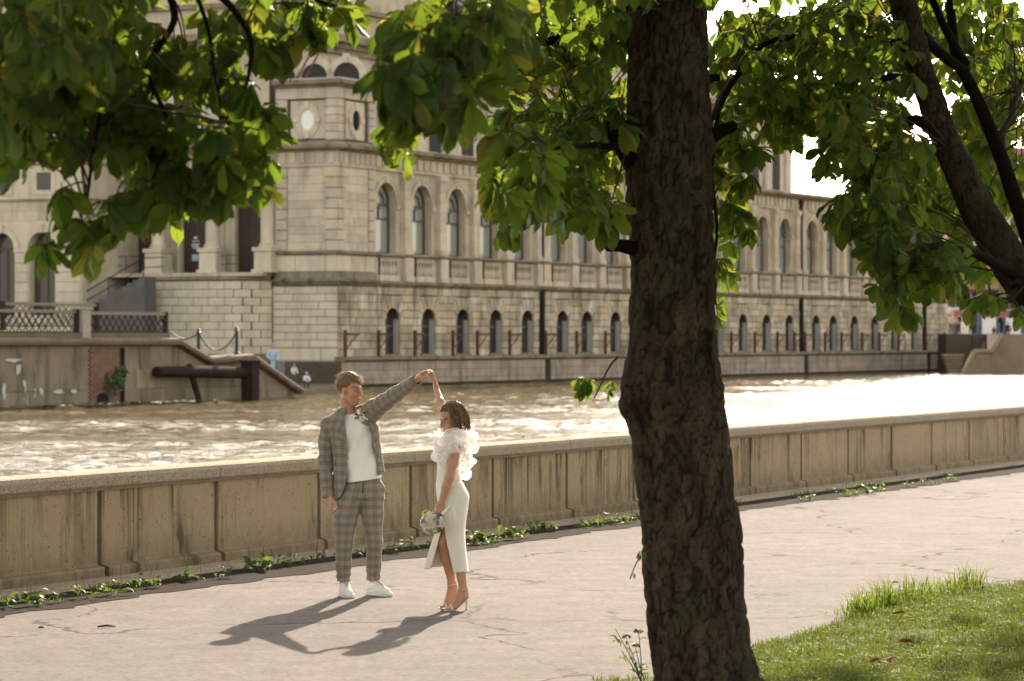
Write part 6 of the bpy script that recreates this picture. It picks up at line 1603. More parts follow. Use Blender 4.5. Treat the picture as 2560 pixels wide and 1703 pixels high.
# t-shirt
tee = [(.90, .020, .02, .168, .122), (1.0, .008, .02, .158, .119), (1.08, .0, .02, .158, .116), (1.2, -.03, .02, .162, .116), (1.34, -.065, .02, .178, .121), (1.42, -.085, .02, .17, .105), (1.47, -.09, .022, .115, .085), (1.505, -.092, .028, .082, .077)]
fold = lambda X, Y, Z: .009*np.sin(33*(.80*X+.50*Z)+2.5*np.sin(8*Z))*np.clip((1.42-Z)/.2, 0, 1)+.005*np.sin(31*(X-.8*Z)+2*np.sin(14*X))
S = SDF((-.32, -.22, .88), (.32, .24, 1.56), .005); S.stack(tee, .0, fn=fold)
S.cone((-.09, .02, 1.42), (-.25, .02, 1.39), .075, .06, .03); S.cone((-.07, .02, 1.43), (.07, .0, 1.46), .075, .07, .03)
S.clip(lambda X, Y, Z: (.932+.22*(X+.12)*.6*(Y < .05)+0*Y)-Z)
S.ell((-.088, -.015, 1.545), (.070, .068, .062), .0, 'sub')
finish(S, 'tshirt', M_TEE, groom)
# jacket body
zL = [.76, .79, .83, .90, 1.0, 1.19, 1.30, 1.45, 1.53, 1.60]; xL = [-.215, -.19, -.15, -.118, -.102, -.098, -.108, -.128, -.118, -.115]
zR = [.9, 1.0, 1.10, 1.25, 1.38, 1.45, 1.53, 1.60]; xR = [.158, .148, .136, .118, .098, .05, -.035, -.04]
out = [(.76, -.012, .02, .208, .145), (1.0, -.004, .02, .212, .148), (1.15, -.022, .02, .203, .147), (1.3, -.05, .02, .208, .150), (1.40, -.075, .02, .215, .135), (1.46, -.088, .022, .175, .115), (1.50, -.092, .028, .125, .1), (1.545, -.092, .035, .09, .085)]
jn = wnoise(4, 10, .09, .3, (1, 1, .5))
S = SDF((-.36, -.24, .72), (.32, .26, 1.64), .0048)
S.stack(out, .0, fn=lambda X, Y, Z: .004*jn(X, Y, Z)); S.cone((-.1, .03, 1.45), (-.262, .015, 1.405), .07, .066, .03); S.cone((-.06, .03, 1.46), (.085, -.01, 1.50), .07, .085, .035)
S.cone((-.155, .035, 1.50), (-.14, .085, 1.535), .022, .022, .02); S.cone((-.14, .085, 1.535), (-.05, .09, 1.545), .022, .022, .02); S.cone((-.05, .09, 1.545), (-.01, .0, 1.515), .022, .026, .02); S.cone((-.01, .0, 1.515), (.035, -.06, 1.455), .024, .018, .02)
def lap(X, Y, Z):
    a = np.interp(Z, zL, xL); b = np.interp(Z, zR, xR)
    wl = np.interp(Z, [1.16, 1.2, 1.38, 1.40, 1.43, 1.52], [0, .012, .085, .088, .055, .05]); wr = np.interp(Z, [1.16, 1.25, 1.36, 1.40, 1.5], [0, .015, .07, .085, .06])
    m = ((X > a-wl) & (X < a+.02)) | ((X < b+wr) & (X > b-.02)); m = m & (Y < .02) & (Z > 1.17); return -.0075*m
S.stack([(z, cx, cy, rx-.017, ry-.017) for z, cx, cy, rx, ry in out], .0, 'sub')
S.cone((-.1, .03, 1.45), (-.262, .015, 1.405), .052, .048, .0, 'sub'); S.cone((-.06, .03, 1.46), (.085, -.01, 1.50), .052, .066, .0, 'sub')
S.clip(lambda X, Y, Z: np.where(Y < .03, np.minimum(X-np.interp(Z, zL, xL), np.interp(Z, zR, xR)-X), -1.0))
S.clip(lambda X, Y, Z: np.interp(X, [-.3, -.19, -.1, .13, .17, .25], [.80, .775, .80, .985, 1.0, 1.045])+0*Y-Z)
S.ell((-.09, -.01, 1.57), (.075, .08, .075), .0, 'sub')
V1, F1 = S.mesh(); V1 = relax(V1, F1, 2)
u1 = np.stack([np.arctan2(V1[:, 0]+.03, -(V1[:, 1]-.12))*.24, V1[:, 2], 0*V1[:, 2]], -1)
def sleeve(pts, rad, bore, seed, cuffdir):
    P = [np.array(p) for p in pts]; A = np.array(P); pad = .12; Sx = SDF(A.min(0)-pad, A.max(0)+pad, .005); Sx.chain(P, rad, .035)
    w_ = wnoise(seed, 10, .035, .14); a = P[-2]; b = P[-1]; d = nrm(b-a); el = P[len(P)//2]
    Sx.warp(lambda X, Y, Z: .0045*w_(X, Y, Z)*(1+1.2*np.exp(-((X-el[0])**2+(Y-el[1])**2+(Z-el[2])**2)/.006)))
    Sx.clip(lambda X, Y, Z: (X-b[0])*d[0]+(Y-b[1])*d[1]+(Z-b[2])*d[2])
    Sx.cone(b-d*.09, b+d*.05, bore, bore, .0, 'sub')
    V, F = Sx.mesh(); V = relax(V, F, 2); return V, F, tube_uv(pts, rad[1])(V)
c_l, c_r = G(236, 716, -.01), G(672, 136, -.45)
SL = sleeve([(-.252, .015, 1.395), (-.275, .03, 1.25), el_l, G(232, 620, .02), c_l+nrm(c_l-el_l)*.0], [.072, .064, .058, .052, .046], .038, 12, None)
SR = sleeve([(.05, -.01, 1.475), (.12, -.06, 1.535), (el_r+np.array([.12, -.06, 1.535]))/2, el_r, c_r], [.088, .080, .066, .060, .050], .040, 15, None)
Vs, Fs, Us, b = [], [], [], 0
for V, F, U in ((V1, F1, u1), SL, SR): Vs.append(V); Fs.append(F+b); Us.append(U); b += len(V)
np_mesh('jacket', np.concatenate(Vs), np.concatenate(Fs), M_PLAID, groom, attrs={'cloth_uv': np.concatenate(Us)})
def lapel(side):
    S = SDF((-.30, -.24, 1.12), (.24, .12, 1.58), .0045); S.stack([(z, cx, cy, rx+.011, ry+.011) for z, cx, cy, rx, ry in out], .0); S.cone((-.1, .03, 1.45), (-.262, .015, 1.405), .079, .075, .03); S.cone((-.06, .03, 1.46), (.085, -.01, 1.50), .080, .094, .035)
    S.stack([(z, cx, cy, rx-.004, ry-.004) for z, cx, cy, rx, ry in out], .0, 'sub'); S.cone((-.1, .03, 1.45), (-.262, .015, 1.405), .064, .060, .0, 'sub'); S.cone((-.06, .03, 1.46), (.085, -.01, 1.50), .066, .080, .0, 'sub')
    def msk(X, Y, Z):
        a = np.interp(Z, zL, xL); b = np.interp(Z, zR, xR)
        wl = np.interp(Z, [1.17, 1.22, 1.375, 1.378, 1.40, 1.53], [-.01, .012, .082, .055, .05, .038]); wr = np.interp(Z, [1.17, 1.25, 1.345, 1.35, 1.37, 1.5], [-.01, .018, .075, .05, .055, .075])
        return np.maximum(np.maximum(X-a-.004, a-wl-X) if side < 0 else np.maximum(b-.004-X, X-b-wr), Y-.0)
    S.clip(msk); V, F = S.mesh(); V = relax(V, F, 1); c, s_ = (.90, .43) if side < 0 else (.80, -.6)
    return np_mesh('lapel', V, F, M_PLAID, groom, attrs={'cloth_uv': np.stack([c*V[:, 0]-s_*V[:, 2], s_*V[:, 0]+c*V[:, 2], 0*V[:, 0]], -1)})
lapel(-1); lapel(1)
# buttons, pocket
M_BTN = plain('horn_button', (.30, .19, .11), .4)
for zx, zy in ((329, 520), (321, 588)):
    p = G(zx, zy, -.125); m = MB(); m.tube([p, p+np.array([0, -.006, 0])], .009, 10); m.build('button', M_BTN, groom)
m = MB(); p = G(268, 560, -.132); m.add([p, p+np.array([.004, -.004, 0]), p+np.array([.012, -.006, .055]), p+np.array([.008, 0, .055])], [(0, 1, 2, 3)]); m.build('pocket_slit', M_DARK, groom)
# trousers
hipm = [(.80, .02, .02, .165, .118), (.90, .025, .02, .172, .12), (.93, .024, .02, .160, .110), (.955, .022, .02, .142, .092), (1.0, .02, .02, .12, .08)]
L1 = [np.array([-.062, .015, .86]), G(322, 820, -.005), kn1, G(311, 1040, .02), G(313, 1118, .05)]; L2 = [np.array([.098, .02, .86]), G(452, 800, .01), kn2, G(460, 1040, .12), G(458, 1112, .16)]
S = SDF((-.26, -.18, .06), (.30, .36, 1.06), .0055); S.stack(hipm, .0); tw_ = wnoise(31, 12, .05, .22)
S.chain(L1, [.108, .096, .070, .062, .057], .025); S.chain(L2, [.100, .088, .066, .058, .054], .025)
S.warp(lambda X, Y, Z: .003*tw_(X, Y, Z*.6)+.0045*np.sin(Z*105+9*X+2*np.sin(21*X))*np.exp(-((Z-.17)/.06)**2)+.003*np.sin(70*(Z+.9*np.abs(X-.02)))*np.exp(-((Z-.80)/.09)**2))
for P in (L1, L2):
    b_ = P[-1]; S.cone(b_-[0, 0, .03], b_-[0, 0, .10], .05, .06, .0, 'sub')
S.clip(lambda X, Y, Z: np.where(X < .06, L1[-1][2]-.012, L2[-1][2]-.012)+0*Y-Z)
ua, ub = tube_uv(L1, .082), tube_uv(L2, .082)
def tuv(V):
    a, b = ua(V), ub(V); m = V[:, 0] < .022; o = np.where(m[:, None], a, b); o[:, 1] = V[:, 2]; return o
finish(S, 'trousers', M_PLAID, groom, 2, uvf=tuv)
m = MB(); m.tube([G(407, 646, -.112), G(406, 668, -.115), G(404, 690, -.11)], .0035, 4); m.build('fly_seam', M_DARK, groom)
M_LACE = plain('lace_cotton', (.66, .63, .58), .8); M_TONG = plain('tongue_mesh', (.42, .40, .37), .9)
# sneakers
def sneaker(heel, dr, L=.295):
    dr = nrm(dr); la = np.array([-dr[1], dr[0], 0]); q = lambda x, y, z: np.array(heel)+dr*x+la*y+np.array([0, 0, z])
    A = np.array([q(-.06, .08, 0), q(-.06, -.08, 0), q(L+.03, .08, .17), q(L+.03, -.08, .17)]); lo_, hi_ = A.min(0)-.01, A.max(0)+.01; lo_[2] = -.012
    U = SDF(lo_, hi_, .0045); O = SDF(lo_, hi_, .0045)
    O.cone(q(.04, 0, .016), q(.14, .0, .016), .043, .046, .01); O.cone(q(.14, 0, .016), q(.225, .003, .018), .046, .050, .01); O.cone(q(.225, .003, .018), q(.25, .003, .02), .048, .042, .01)
    O.clip(lambda X, Y, Z: np.maximum(.001-Z, Z-.034)+0*X+0*Y)
    U.cone(q(.042, 0, .045), q(.13, 0, .045), .039, .043, .02); U.cone(q(.13, 0, .04), q(.235, .003, .03), .043, .040, .02); U.cone(q(.05, 0, .085), q(.10, 0, .085), .038, .040, .02); U.cone(q(.10, 0, .095), q(.19, 0, .055), .030, .034, .02); U.cone(q(.025, 0, .075), q(.02, 0, .10), .02, .016, .015)
    U.clip(lambda X, Y, Z: np.maximum(.030-Z, 0*Z-1)+0*X+0*Y)
    U.cone(q(.058, 0, .115), q(.062, 0, .17), .031, .036, .0, 'sub')
    th = empty('sneaker', groom); finish(U, 'upper', M_SHOEW, th); finish(O, 'sole', M_SOLE, th, 1)
    lc = MB()
    for i in range(5):
        x = .115+i*.021; z = .117-i*.0135; lc.tube([q(x, -.029, z-.004), q(x+.004, 0, z+.014), q(x, .029, z-.004)], .0042, 5)
    for s_ in (-1, 1): lc.tube([q(.112, 0, .136), q(.105, s_*.022, .168), q(.125, s_*.042, .14), q(.116, 0, .135)], .0036, 5)
    lc.build('laces', M_LACE, th)
    dk = MB(); dk.tube([q(.112, 0, .117), q(.20, 0, .078)], [.020, .012], 8); dk.build('tongue', M_TONG, th)
    U2 = MB(); U2.tube([q(.035, .041, .05), q(.09, .046, .062), q(.14, .044, .05), q(.19, .046, .037)], .0028, 4); U2.tube([q(.035, -.041, .05), q(.09, -.046, .062), q(.14, -.044, .05), q(.19, -.046, .037)], .0028, 4); U2.build('side_seam', M_SOLE, th)
h1 = an1*[1, 1, 0]-nrm((.25, -.97, 0))*.065; sneaker(h1, (.25, -.97, 0)); h2 = an2*[1, 1, 0]-nrm((.68, -.73, 0))*.065; sneaker(h2, (.68, -.73, 0))
for an in (an1, an2):
    S = SDF(an-.07, an+[.07, .07, .03], .005); S.cone(an-[0, 0, .05], an+[0, 0, .01], .034, .036, .0); finish(S, 'sock', M_TEE, groom)
# hair: cap and strands
def hair_cap(C, M, sc, r, c, cut, name, mat, parent, amp=.004):
    lo_, hi_ = np.array(C)-.16, np.array(C)+.19; S = SDF(lo_, hi_, .005); g = lambda x, y, z: np.array(C)+sc*(M[0]*x+M[1]*y+M[2]*z); S.ell(g(*c), np.array(r)*sc, .0, 'add', M)
    hn = wnoise(17, 14, .012, .05)
    def loc(X, Y, Z):
        d = [X-C[0], Y-C[1], Z-C[2]]; return [(M[i][0]*d[0]+M[i][1]*d[1]+M[i][2]*d[2])/sc for i in range(3)]
    S.warp(lambda X, Y, Z: amp*hn(X, Y, Z)); S.clip(lambda X, Y, Z: cut(*loc(X, Y, Z))); return finish(S, name, mat, parent, 1)
def m_cut(x, y, z):      # keep above a hairline: high on the forehead, down past the ears at the back
    line = np.where(y > .045, .050+.25*x+.15*(y-.045), np.where(y > -.03, .050-(.045-y)*1.05, -.029-.9*(-.03-y))); return (line-z)*.8
hair_cap(HC, HM, 1.02, (.0845, .106, .096), (0, -.014, .050), m_cut, 'hair', M_HAIRM, groom)
def strands(C, M, sc, n, seed, name, mat, parent, base, flow, L, w):
    rg = np.random.default_rng(seed); V = []; F = []
    for _ in range(n):
        p, dn = base(rg); q = [np.array(p)]; d = flow(p, dn, rg); Ln = L*rg.uniform(.6, 1.2)
        for k in range(3): q.append(q[-1]+d*Ln/3); d = nrm(d+np.array([0, 0, -.35])+rg.normal(0, .16, 3))
        W_ = [np.array(C)+sc*(M[0]*a[0]+M[1]*a[1]+M[2]*a[2]) for a in q]; s = nrm(rg.normal(size=3))*w; b = len(V)
        for k, a in enumerate(W_): f = 1-k/3.3; V += [a-s*f, a+s*f]
        F += [(b+2*k, b+2*k+1, b+2*k+3, b+2*k+2) for k in range(3)]
    return np_mesh(name, np.array(V), F, mat, parent, smooth=True)
def m_base(rg):
    while True:
        d = nrm(rg.normal(size=3)); p = np.array([.084, .105, .095])*d+np.array([0, -.014, .050])
        if m_cut(p[0], p[1], p[2]) < -.012: return p, d
strands(HC, HM, 1.02, 1100, 3, 'hair_strands', M_HAIRM, groom, m_base, lambda p, d, rg: nrm(d*.5+np.array([.25, .75 if p[2] > .07 and p[1] > -.05 else -.2, .0 if p[2] > .08 else -.7])+rg.normal(0, .18, 3)), .036, .0012)
# boutonniere on the lapel
bt = thing('boutonniere', 'small cream rose boutonniere with white ribbon on the plaid lapel', 'boutonniere', tuple(G.root+G(395, 312, -.16)), 0)
def rose_mesh(name, r, mat, seed, petals=16):
    rg = np.random.default_rng(seed); m = MB()
    for k in range(petals):
        f = k/petals; az = k*2.4; op = .25+1.1*f; rr = r*(.35+.65*f); c = Vector((math.cos(az)*math.sin(op), math.sin(az)*math.sin(op), math.cos(op)))
        t1 = Vector((-math.sin(az), math.cos(az), 0)); t2 = c.cross(t1)
        P = []
        for i in range(4):
            for j in range(4):
                a = (i/3-.5)*1.25*(1+.1*rg.normal()); b = (j/3-.5)*1.15; d = (c+t1*a+t2*b).normalized(); P.append(d*rr*(1+.16*(b > .2)*rg.uniform(.3, 1)+rg.normal(0, .03)))
        m.add(P, [(4*i+j, 4*i+j+1, 4*i+j+5, 4*i+j+4) for i in range(3) for j in range(3)])
    me = m.mesh(name, mat, True); return me
def petal_mat(name, c, tl):
    t = NT(name); n = t.noise(t.pos(), 90, 3); t.set(color=t.mix(n, tuple(v*.85 for v in c), c), rough=.7); tr = t.new('ShaderNodeBsdfTranslucent'); tr.inputs['Color'].default_value = (*tl, 1); mx = t.new('ShaderNodeMixShader'); mx.inputs[0].default_value = .3
    t.link(t.b.outputs[0], mx.inputs[1]); t.link(tr.outputs[0], mx.inputs[2]); t.link(mx.outputs[0], t.out.inputs['Surface']); return t.m
M_CREAM = petal_mat('cream_petal', (.86, .80, .64), (.8, .7, .45)); M_IVORY = petal_mat('ivory_petal', (.88, .86, .80), (.8, .74, .6)); M_BLUE = petal_mat('pale_blue_petal', (.27, .29, .38), (.3, .33, .42)); M_EUC = petal_mat('bouquet_leaf', (.10, .15, .07), (.2, .3, .08))
me_r = rose_mesh('flower', .026, M_CREAM, 2)
for dx, dz, s_ in ((-.015, .028, .85), (.008, -.028, 1.05), (.022, .004, .42), (.012, .014, .35)):
    o = link(bpy.data.objects.new('flower', me_r), bt); o.location = (dx, -.005, dz); o.rotation_euler = (1.3, dx*8, random.uniform(0, 3)); o.scale = (s_,)*3
for dx, dz, a in ((-.035, .0, 2.6), (.03, .02, .6), (-.01, .05, 1.6), (-.03, -.02, 3.6)):
    o = link(bpy.data.objects.new('leaf', WL[0]), bt); o.location = (dx*.5, .004, dz*.5); o.rotation_euler = (R(90), -a, 0); o.scale = (.3,)*3
m = MB(); m.tube([(.02, -.006, -.005), (.058, -.006, -.034)], .0055, 7); m.build('ribbon_stem', M_TEE, bt)

# ------------------------------------------------------------------ the bride
Wd = Fig(24.87, -.435)
bride = thing('person', 'person in ivory ruffled dress holding a bouquet and lifting one hand', 'person', tuple(Wd.root))
SKW = (.49, .265, .175); WC = Wd(843, 328, .02); WM = frame((-.86, -.36, -.34), (.12, .05, 1))
S = SDF((-.36, -.32, -.01), (.16, .80, 1.92), .0055)
gW = head(S, WC, WM, .95, True)
S.cone(gW(0, -.02, -.05), Wd(858, 420, .02), .046, .052, .02); S.stack([(.75, 0, .01, .085, .12), (.90, .0, .01, .10, .14), (1.0, -.05, .01, .088, .10), (1.12, -.055, .01, .088, .115), (1.22, -.045, .01, .092, .125), (1.30, -.015, .01, .075, .11), (1.36, -.005, .02, .05, .06)], .03)
s_n, e_n, w_n = Wd(862, 468, -.125), Wd(830, 612, -.19), Wd(789, 742, -.165)
s_f, e_f, w_f = Wd(832, 440, .15), Wd(797, 285, .42), Wd(765, 178, .63)
S.cone((-.01, .01, 1.29), s_n, .06, .045, .03); S.cone((-.01, .01, 1.29), s_f, .06, .045, .03)
S.chain([s_n, (s_n+e_n)/2, e_n, (e_n*.65+w_n*.35), w_n], [.046, .042, .034, .035, .0235], .02)
S.chain([s_f, (s_f+e_f)/2, e_f, (e_f*.65+w_f*.35), w_f], [.044, .038, .033, .034, .0225], .02)
hand(S, w_f, (-.22, .02, 1), (-.75, -.3, .1), (-.35, -.9, 0), (.25, .3, .35, .35), .88, (.75, .75, .25), 1.0, .1)
hand(S, w_n, (-.16, -.05, -1), (-.25, .95, 0), (-.9, -.3, 0), (.9, .95, 1.0, 1.0), .90, (.2, .9, .55))
k_f, a_f = Wd(801, 925, .05), Wd(843, 1138, .13); k_n, a_n = Wd(862, 930, -.03), Wd(897, 1160, -.03)
S.chain([Wd(848, 730, .07), Wd(815, 850, .06), k_f, Wd(820, 1010, .09), a_f], [.082, .070, .052, .049, .029], .03)
S.chain([Wd(852, 730, -.06), Wd(856, 850, -.05), k_n, Wd(880, 1040, -.025), a_n], [.072, .060, .046, .046, .031], .03)
def foot(an, heel, ball, toe, lat):
    S.cone(an, heel, .030, .025, .02); S.cone(an, ball, .028, .022, .025); S.cone(heel, ball, .022, .024, .03)
    lat = np.array(lat)
    for i in range(5):
        o = (i-2)/2; b_ = ball+lat*o*.026; t_ = toe+lat*o*.020+(ball-toe)*(.10+.16*(i/4)); S.cone(b_, t_, .0125, .0095 if i else .012, .006)
near = dict(an=a_n, heel=Wd(907, 1196, -.03), ball=Wd(852, 1250, -.06), toe=Wd(815, 1262, -.08), lat=(.25, -.95, 0)); far_ = dict(an=a_f, heel=Wd(856, 1178, .14), ball=Wd(818, 1238, .11), toe=Wd(790, 1251, .09), lat=(.3, -.95, 0))
foot(**near); foot(**far_)
finish(S, 'body', M_SKIN, bride, 1, colf=lambda V: paint_face(V, WC, WM, SKW, .95, True))
# dress: bodice
def lev(y, x0, x1, ry, cy=.01): p0, p1 = Wd(x0, y), Wd(x1, y); return (p0[2], (p0[0]+p1[0])/2, cy, (p1[0]-p0[0])/2, ry)
LV = [lev(424, 825, 890, .105), lev(470, 778, 890, .125), lev(520, 768, 892, .135), lev(580, 768, 889, .122), lev(640, 767, 893, .116), lev(668, 767, 908, .14)]
dn = wnoise(41, 8, .08, .25)
S = SDF((-.22, -.22, .88), (.14, .24, 1.40), .005); S.stack(LV, .0, fn=lambda X, Y, Z: .002*dn(X, Y, Z)); finish(S, 'bodice', M_DRESS, bride)
m = MB(); z_, cx, cy, rx, ry = lev(640, 766, 894, .118); m.tube([(cx+(rx+.001)*math.cos(a), cy+(ry+.001)*math.sin(a), z_) for a in np.linspace(0, 2*math.pi, 40)], .004, 5); m.build('waist_seam', M_DRESS, bride)
# skirt: loft of open rings, slit at the front
def ring(y, pts): return [Wd(x, y+o, d) for x, d, o in pts]
rows = [ring(638, [(800, -.105, 0), (845, -.112, 0), (880, -.08, 0), (894, .01, 0), (880, .10, 0), (840, .13, 0), (795, .12, 0), (768, .06, 0), (766, .0, 0), (775, -.06, 0), (799, -.1045, 0)]),
        ring(668, [(800, -.13, 0), (850, -.14, 0), (895, -.10, 0), (909, .01, 0), (895, .12, 0), (840, .15, 0), (795, .135, 0), (769, .07, 0), (767, .0, 0), (776, -.07, 0), (799.5, -.1295, 0)]),
        ring(705, [(800, -.15, 0), (858, -.165, 0), (908, -.12, 0), (926, .01, 0), (908, .13, 0), (845, .165, 0), (795, .145, 0), (772, .08, 0), (770, .0, 0), (778, -.08, 0), (799.5, -.1495, 0)]),
        ring(760, [(801, -.15, 0), (858, -.165, 0), (905, -.12, 0), (921, .01, 0), (905, .13, 0), (845, .165, 0), (800, .145, 0), (780, .09, 0), (778, .0, 0), (786, -.08, 0), (800.5, -.1495, 0)]),
        ring(828, [(803, -.14, 0), (858, -.155, 0), (898, -.11, 0), (911, .01, 0), (896, .12, 0), (845, .155, 0), (803, .14, 0), (786, .10, 0), (783, .02, 0), (788, -.06, 0), (801, -.12, 0)]),
        ring(890, [(809, -.135, 0), (860, -.145, 0), (896, -.10, 0), (907, .01, 0), (890, .12, 0), (842, .15, 0), (798, .14, 0), (776, .11, 0), (760, .05, 0), (762, .01, 0), (785, -.03, 0)]),
        ring(985, [(829, -.13, 0), (872, -.14, 0), (903, -.10, 0), (913, .01, 0), (893, .12, 0), (840, .15, 0), (790, .145, 0), (758, .12, 0), (735, .06, -4), (732, .02, -6), (762, -.005, -8)]),
        ring(1078, [(851, -.125, 3), (885, -.135, 2), (914, -.10, 0), (925, .01, -2), (905, .12, -22), (845, .15, -28), (785, .145, -26), (745, .12, -22), (715, .06, -14), (709, .02, -13), (735, -.005, -13)])]
def spl(P, n):
    P = np.array(P); o = []
    for k in range(n):
        u = k/(n-1)*(len(P)-1); i = min(int(u), len(P)-2); f = u-i; a, b_, c, d = P[max(i-1, 0)], P[i], P[i+1], P[min(i+2, len(P)-1)]
        o.append(.5*(2*b_+(c-a)*f+(2*a-5*b_+4*c-d)*f*f+(-a+3*b_-3*c+d)*f**3))
    return np.array(o)
NC, NR = 90, 70; R1 = np.array([spl(r_, NC) for r_ in rows]); G1 = np.stack([spl(R1[:, j], NR) for j in range(NC)], 1)
G1[..., 0] += .0022*np.sin(np.linspace(0, 40, NC))[None, :]*np.linspace(0, 1, NR)[:, None]
I = np.arange(NR*NC).reshape(NR, NC); Fk = np.stack([I[:-1, :-1], I[:-1, 1:], I[1:, 1:], I[1:, :-1]], -1).reshape(-1, 4)
sk_ = np_mesh('skirt', G1.reshape(-1, 3), Fk, M_DRESS, bride); md = sk_.modifiers.new('thick', 'SOLIDIFY'); md.thickness = .004; md.offset = 0
m = MB(); ks = [Wd(856+k*3.1, 655+k*46, -.150 if k else -.14) for k in range(10)]; m.tube(ks, .0018, 4); m.build('side_seam', M_DRESS, bride)
# organza ruffles: cupped, wavy discs
def frill(p, nrm_, r, seed, wav=.28):
    rg = np.random.default_rng(seed); n = Vector(nrm_).normalized(); a = n.orthogonal().normalized(); a.rotate(Matrix.Rotation(rg.uniform(0, 6.28), 3, n)); b_ = n.cross(a); V = []; A = []; F = []; NR_, NT_ = 7, 30
    k1, ph, k2, ph2 = rg.integers(2, 4), rg.uniform(0, 6.28), rg.integers(4, 6), rg.uniform(0, 6.28); cup = rg.uniform(-.3, .55)
    for i in range(NR_):
        f = i/(NR_-1)
        for j in range(NT_):
            th_ = 2*math.pi*j/NT_; q = r*f*(1+.14*math.sin(k1*th_+ph2)); h = r*(cup*f*f+wav*f**1.6*math.sin(k1*th_+ph)+.16*f**2.4*math.sin(k2*th_+ph2))
            V.append(Vector(p)+a*(q*math.cos(th_))+b_*(q*math.sin(th_))+n*h); A.append(1.0 if i >= NR_-1 else (.35 if i == NR_-2 else .12*rg.random()))
    for i in range(NR_-1):
        for j in range(NT_): F.append((i*NT_+j, i*NT_+(j+1) % NT_, (i+1)*NT_+(j+1) % NT_, (i+1)*NT_+j))
    return np_mesh('ruffle', np.array([tuple(v) for v in V]), F, M_ORG, bride, attrs={'rim': np.array(A)})
FR = [(796, 428, 42, -.04, (-.7, -.6, .4)), (846, 404, 36, -.12, (-.1, -1, .4)), (874, 420, 38, -.14, (.1, -1, .3)), (790, 440, 48, -.05, (-.8, -.6, .1)), (830, 445, 46, -.15, (-.3, -1, 0)), (775, 490, 44, -.03, (-1, -.4, -.1)), (800, 500, 46, -.13, (-.6, -.8, -.1)), (868, 470, 42, -.17, (.2, -1, -.2)), (775, 530, 40, -.07, (-.9, -.5, -.4)), (820, 548, 42, -.15, (-.3, -.9, -.3)), (845, 500, 38, -.18, (0, -1, -.4)),
      (900, 450, 46, -.08, (.7, -.8, .1)), (935, 400, 48, -.02, (.6, -.75, .3)), (925, 440, 50, .02, (.8, -.6, 0)), (950, 430, 40, .06, (1, -.3, .1)), (905, 395, 44, .05, (.5, -.7, .6)), (945, 485, 30, .03, (.9, -.5, -.4)), (895, 520, 42, -.10, (.7, -.8, -.2)), (920, 545, 40, -.05, (.9, -.5, -.2)), (905, 575, 40, -.07, (.8, -.6, -.4)), (912, 600, 28, -.05, (.7, -.6, -.6)), (885, 555, 36, -.11, (.4, -1, -.3)),
      (812, 428, 38, .10, (-.6, .5, .6)), (850, 418, 40, .15, (.1, .8, .6)), (790, 465, 46, .09, (-.8, .5, .2)), (905, 430, 46, .14, (.7, .6, .4)), (860, 440, 40, .02, (.2, -.3, 1)), (820, 470, 44, -.02, (-.8, -.5, .4)), (775, 460, 34, .03, (-1, .1, .2)), (848, 432, 34, -.05, (-.1, -.7, .7))]
for k, (x, y, r_, d, n_) in enumerate(FR): frill(Wd(x, y, d), n_, r_*.00159*1.05, 100+k)
# hair
def w_cut(x, y, z):
    return np.maximum((np.where(y > .03, .088-(.09-np.abs(x))*.1+.35*(y-.05), np.where(y > -.01, .088-(.03-y)*4.6, -.095))-z)*.7, 0*x-1)
hair_cap(WC, WM, .95, (.092, .112, .112), (0, -.020, .030), w_cut, 'hair', M_HAIRW, bride, .006)
rg = np.random.default_rng(8); m = MB(); r_tip = []
for k in range(190):
    az = rg.uniform(-2.75, 2.75); top = np.array([.02*math.sin(az), -.01+.03*math.cos(az), .118]); side = np.array([math.sin(az)*.093, -math.cos(az)*.112*-1 if False else .105*math.cos(az)-.02, .04]); low = np.array([math.sin(az)*(.10+rg.uniform(-.01, .016)), .098*math.cos(az)-.025, -.085-rg.uniform(0, .045)])
    if abs(az) < 1.2: 
        az = math.copysign(1.2+.3*rg.random(), az); side = np.array([math.sin(az)*.095, .09*math.cos(az), .045]); low = np.array([math.sin(az)*.10, .075*math.cos(az)-.01, -.05-rg.uniform(0, .05)])
    ph = rg.uniform(0, 6.28); P = []
    for u in np.linspace(0, 1, 13):
        p = (1-u)**2*top+2*u*(1-u)*(side*1.32+np.array([0, 0, .05]))+u*u*low; wv = .024*u*math.sin(ph+u*12); t_ = np.array([math.cos(az), -math.sin(az), 0]); p = p+t_*wv+np.array([math.sin(az), math.cos(az), 0])*.007*u*math.cos(ph+u*9)
        P.append(tuple(gW(*p)))
    r0 = rg.uniform(.003, .0065); m.tube(P, [r0*(.5+.9*math.sin(math.pi*min(1, .12+u*.88))) for u in np.linspace(0, 1, 13)], 5)
tag(m.build('hair_locks', M_HAIRW, bride, smooth=True), kind='stuff')
def w_base(rg):
    while True:
        d = nrm(rg.normal(size=3)); p = np.array([.096, .115, .115])*d+np.array([0, -.02, .03])
        if d[2] > -.1 and w_cut(p[0], p[1], p[2]) < -.01: return p, d
strands(WC, WM, .95, 260, 9, 'hair_strands', M_HAIRW, bride, w_base, lambda p, d, rg: nrm(d*.5+np.array([0, -.7, .0])+rg.normal(0, .3, 3)), .06, .0008)
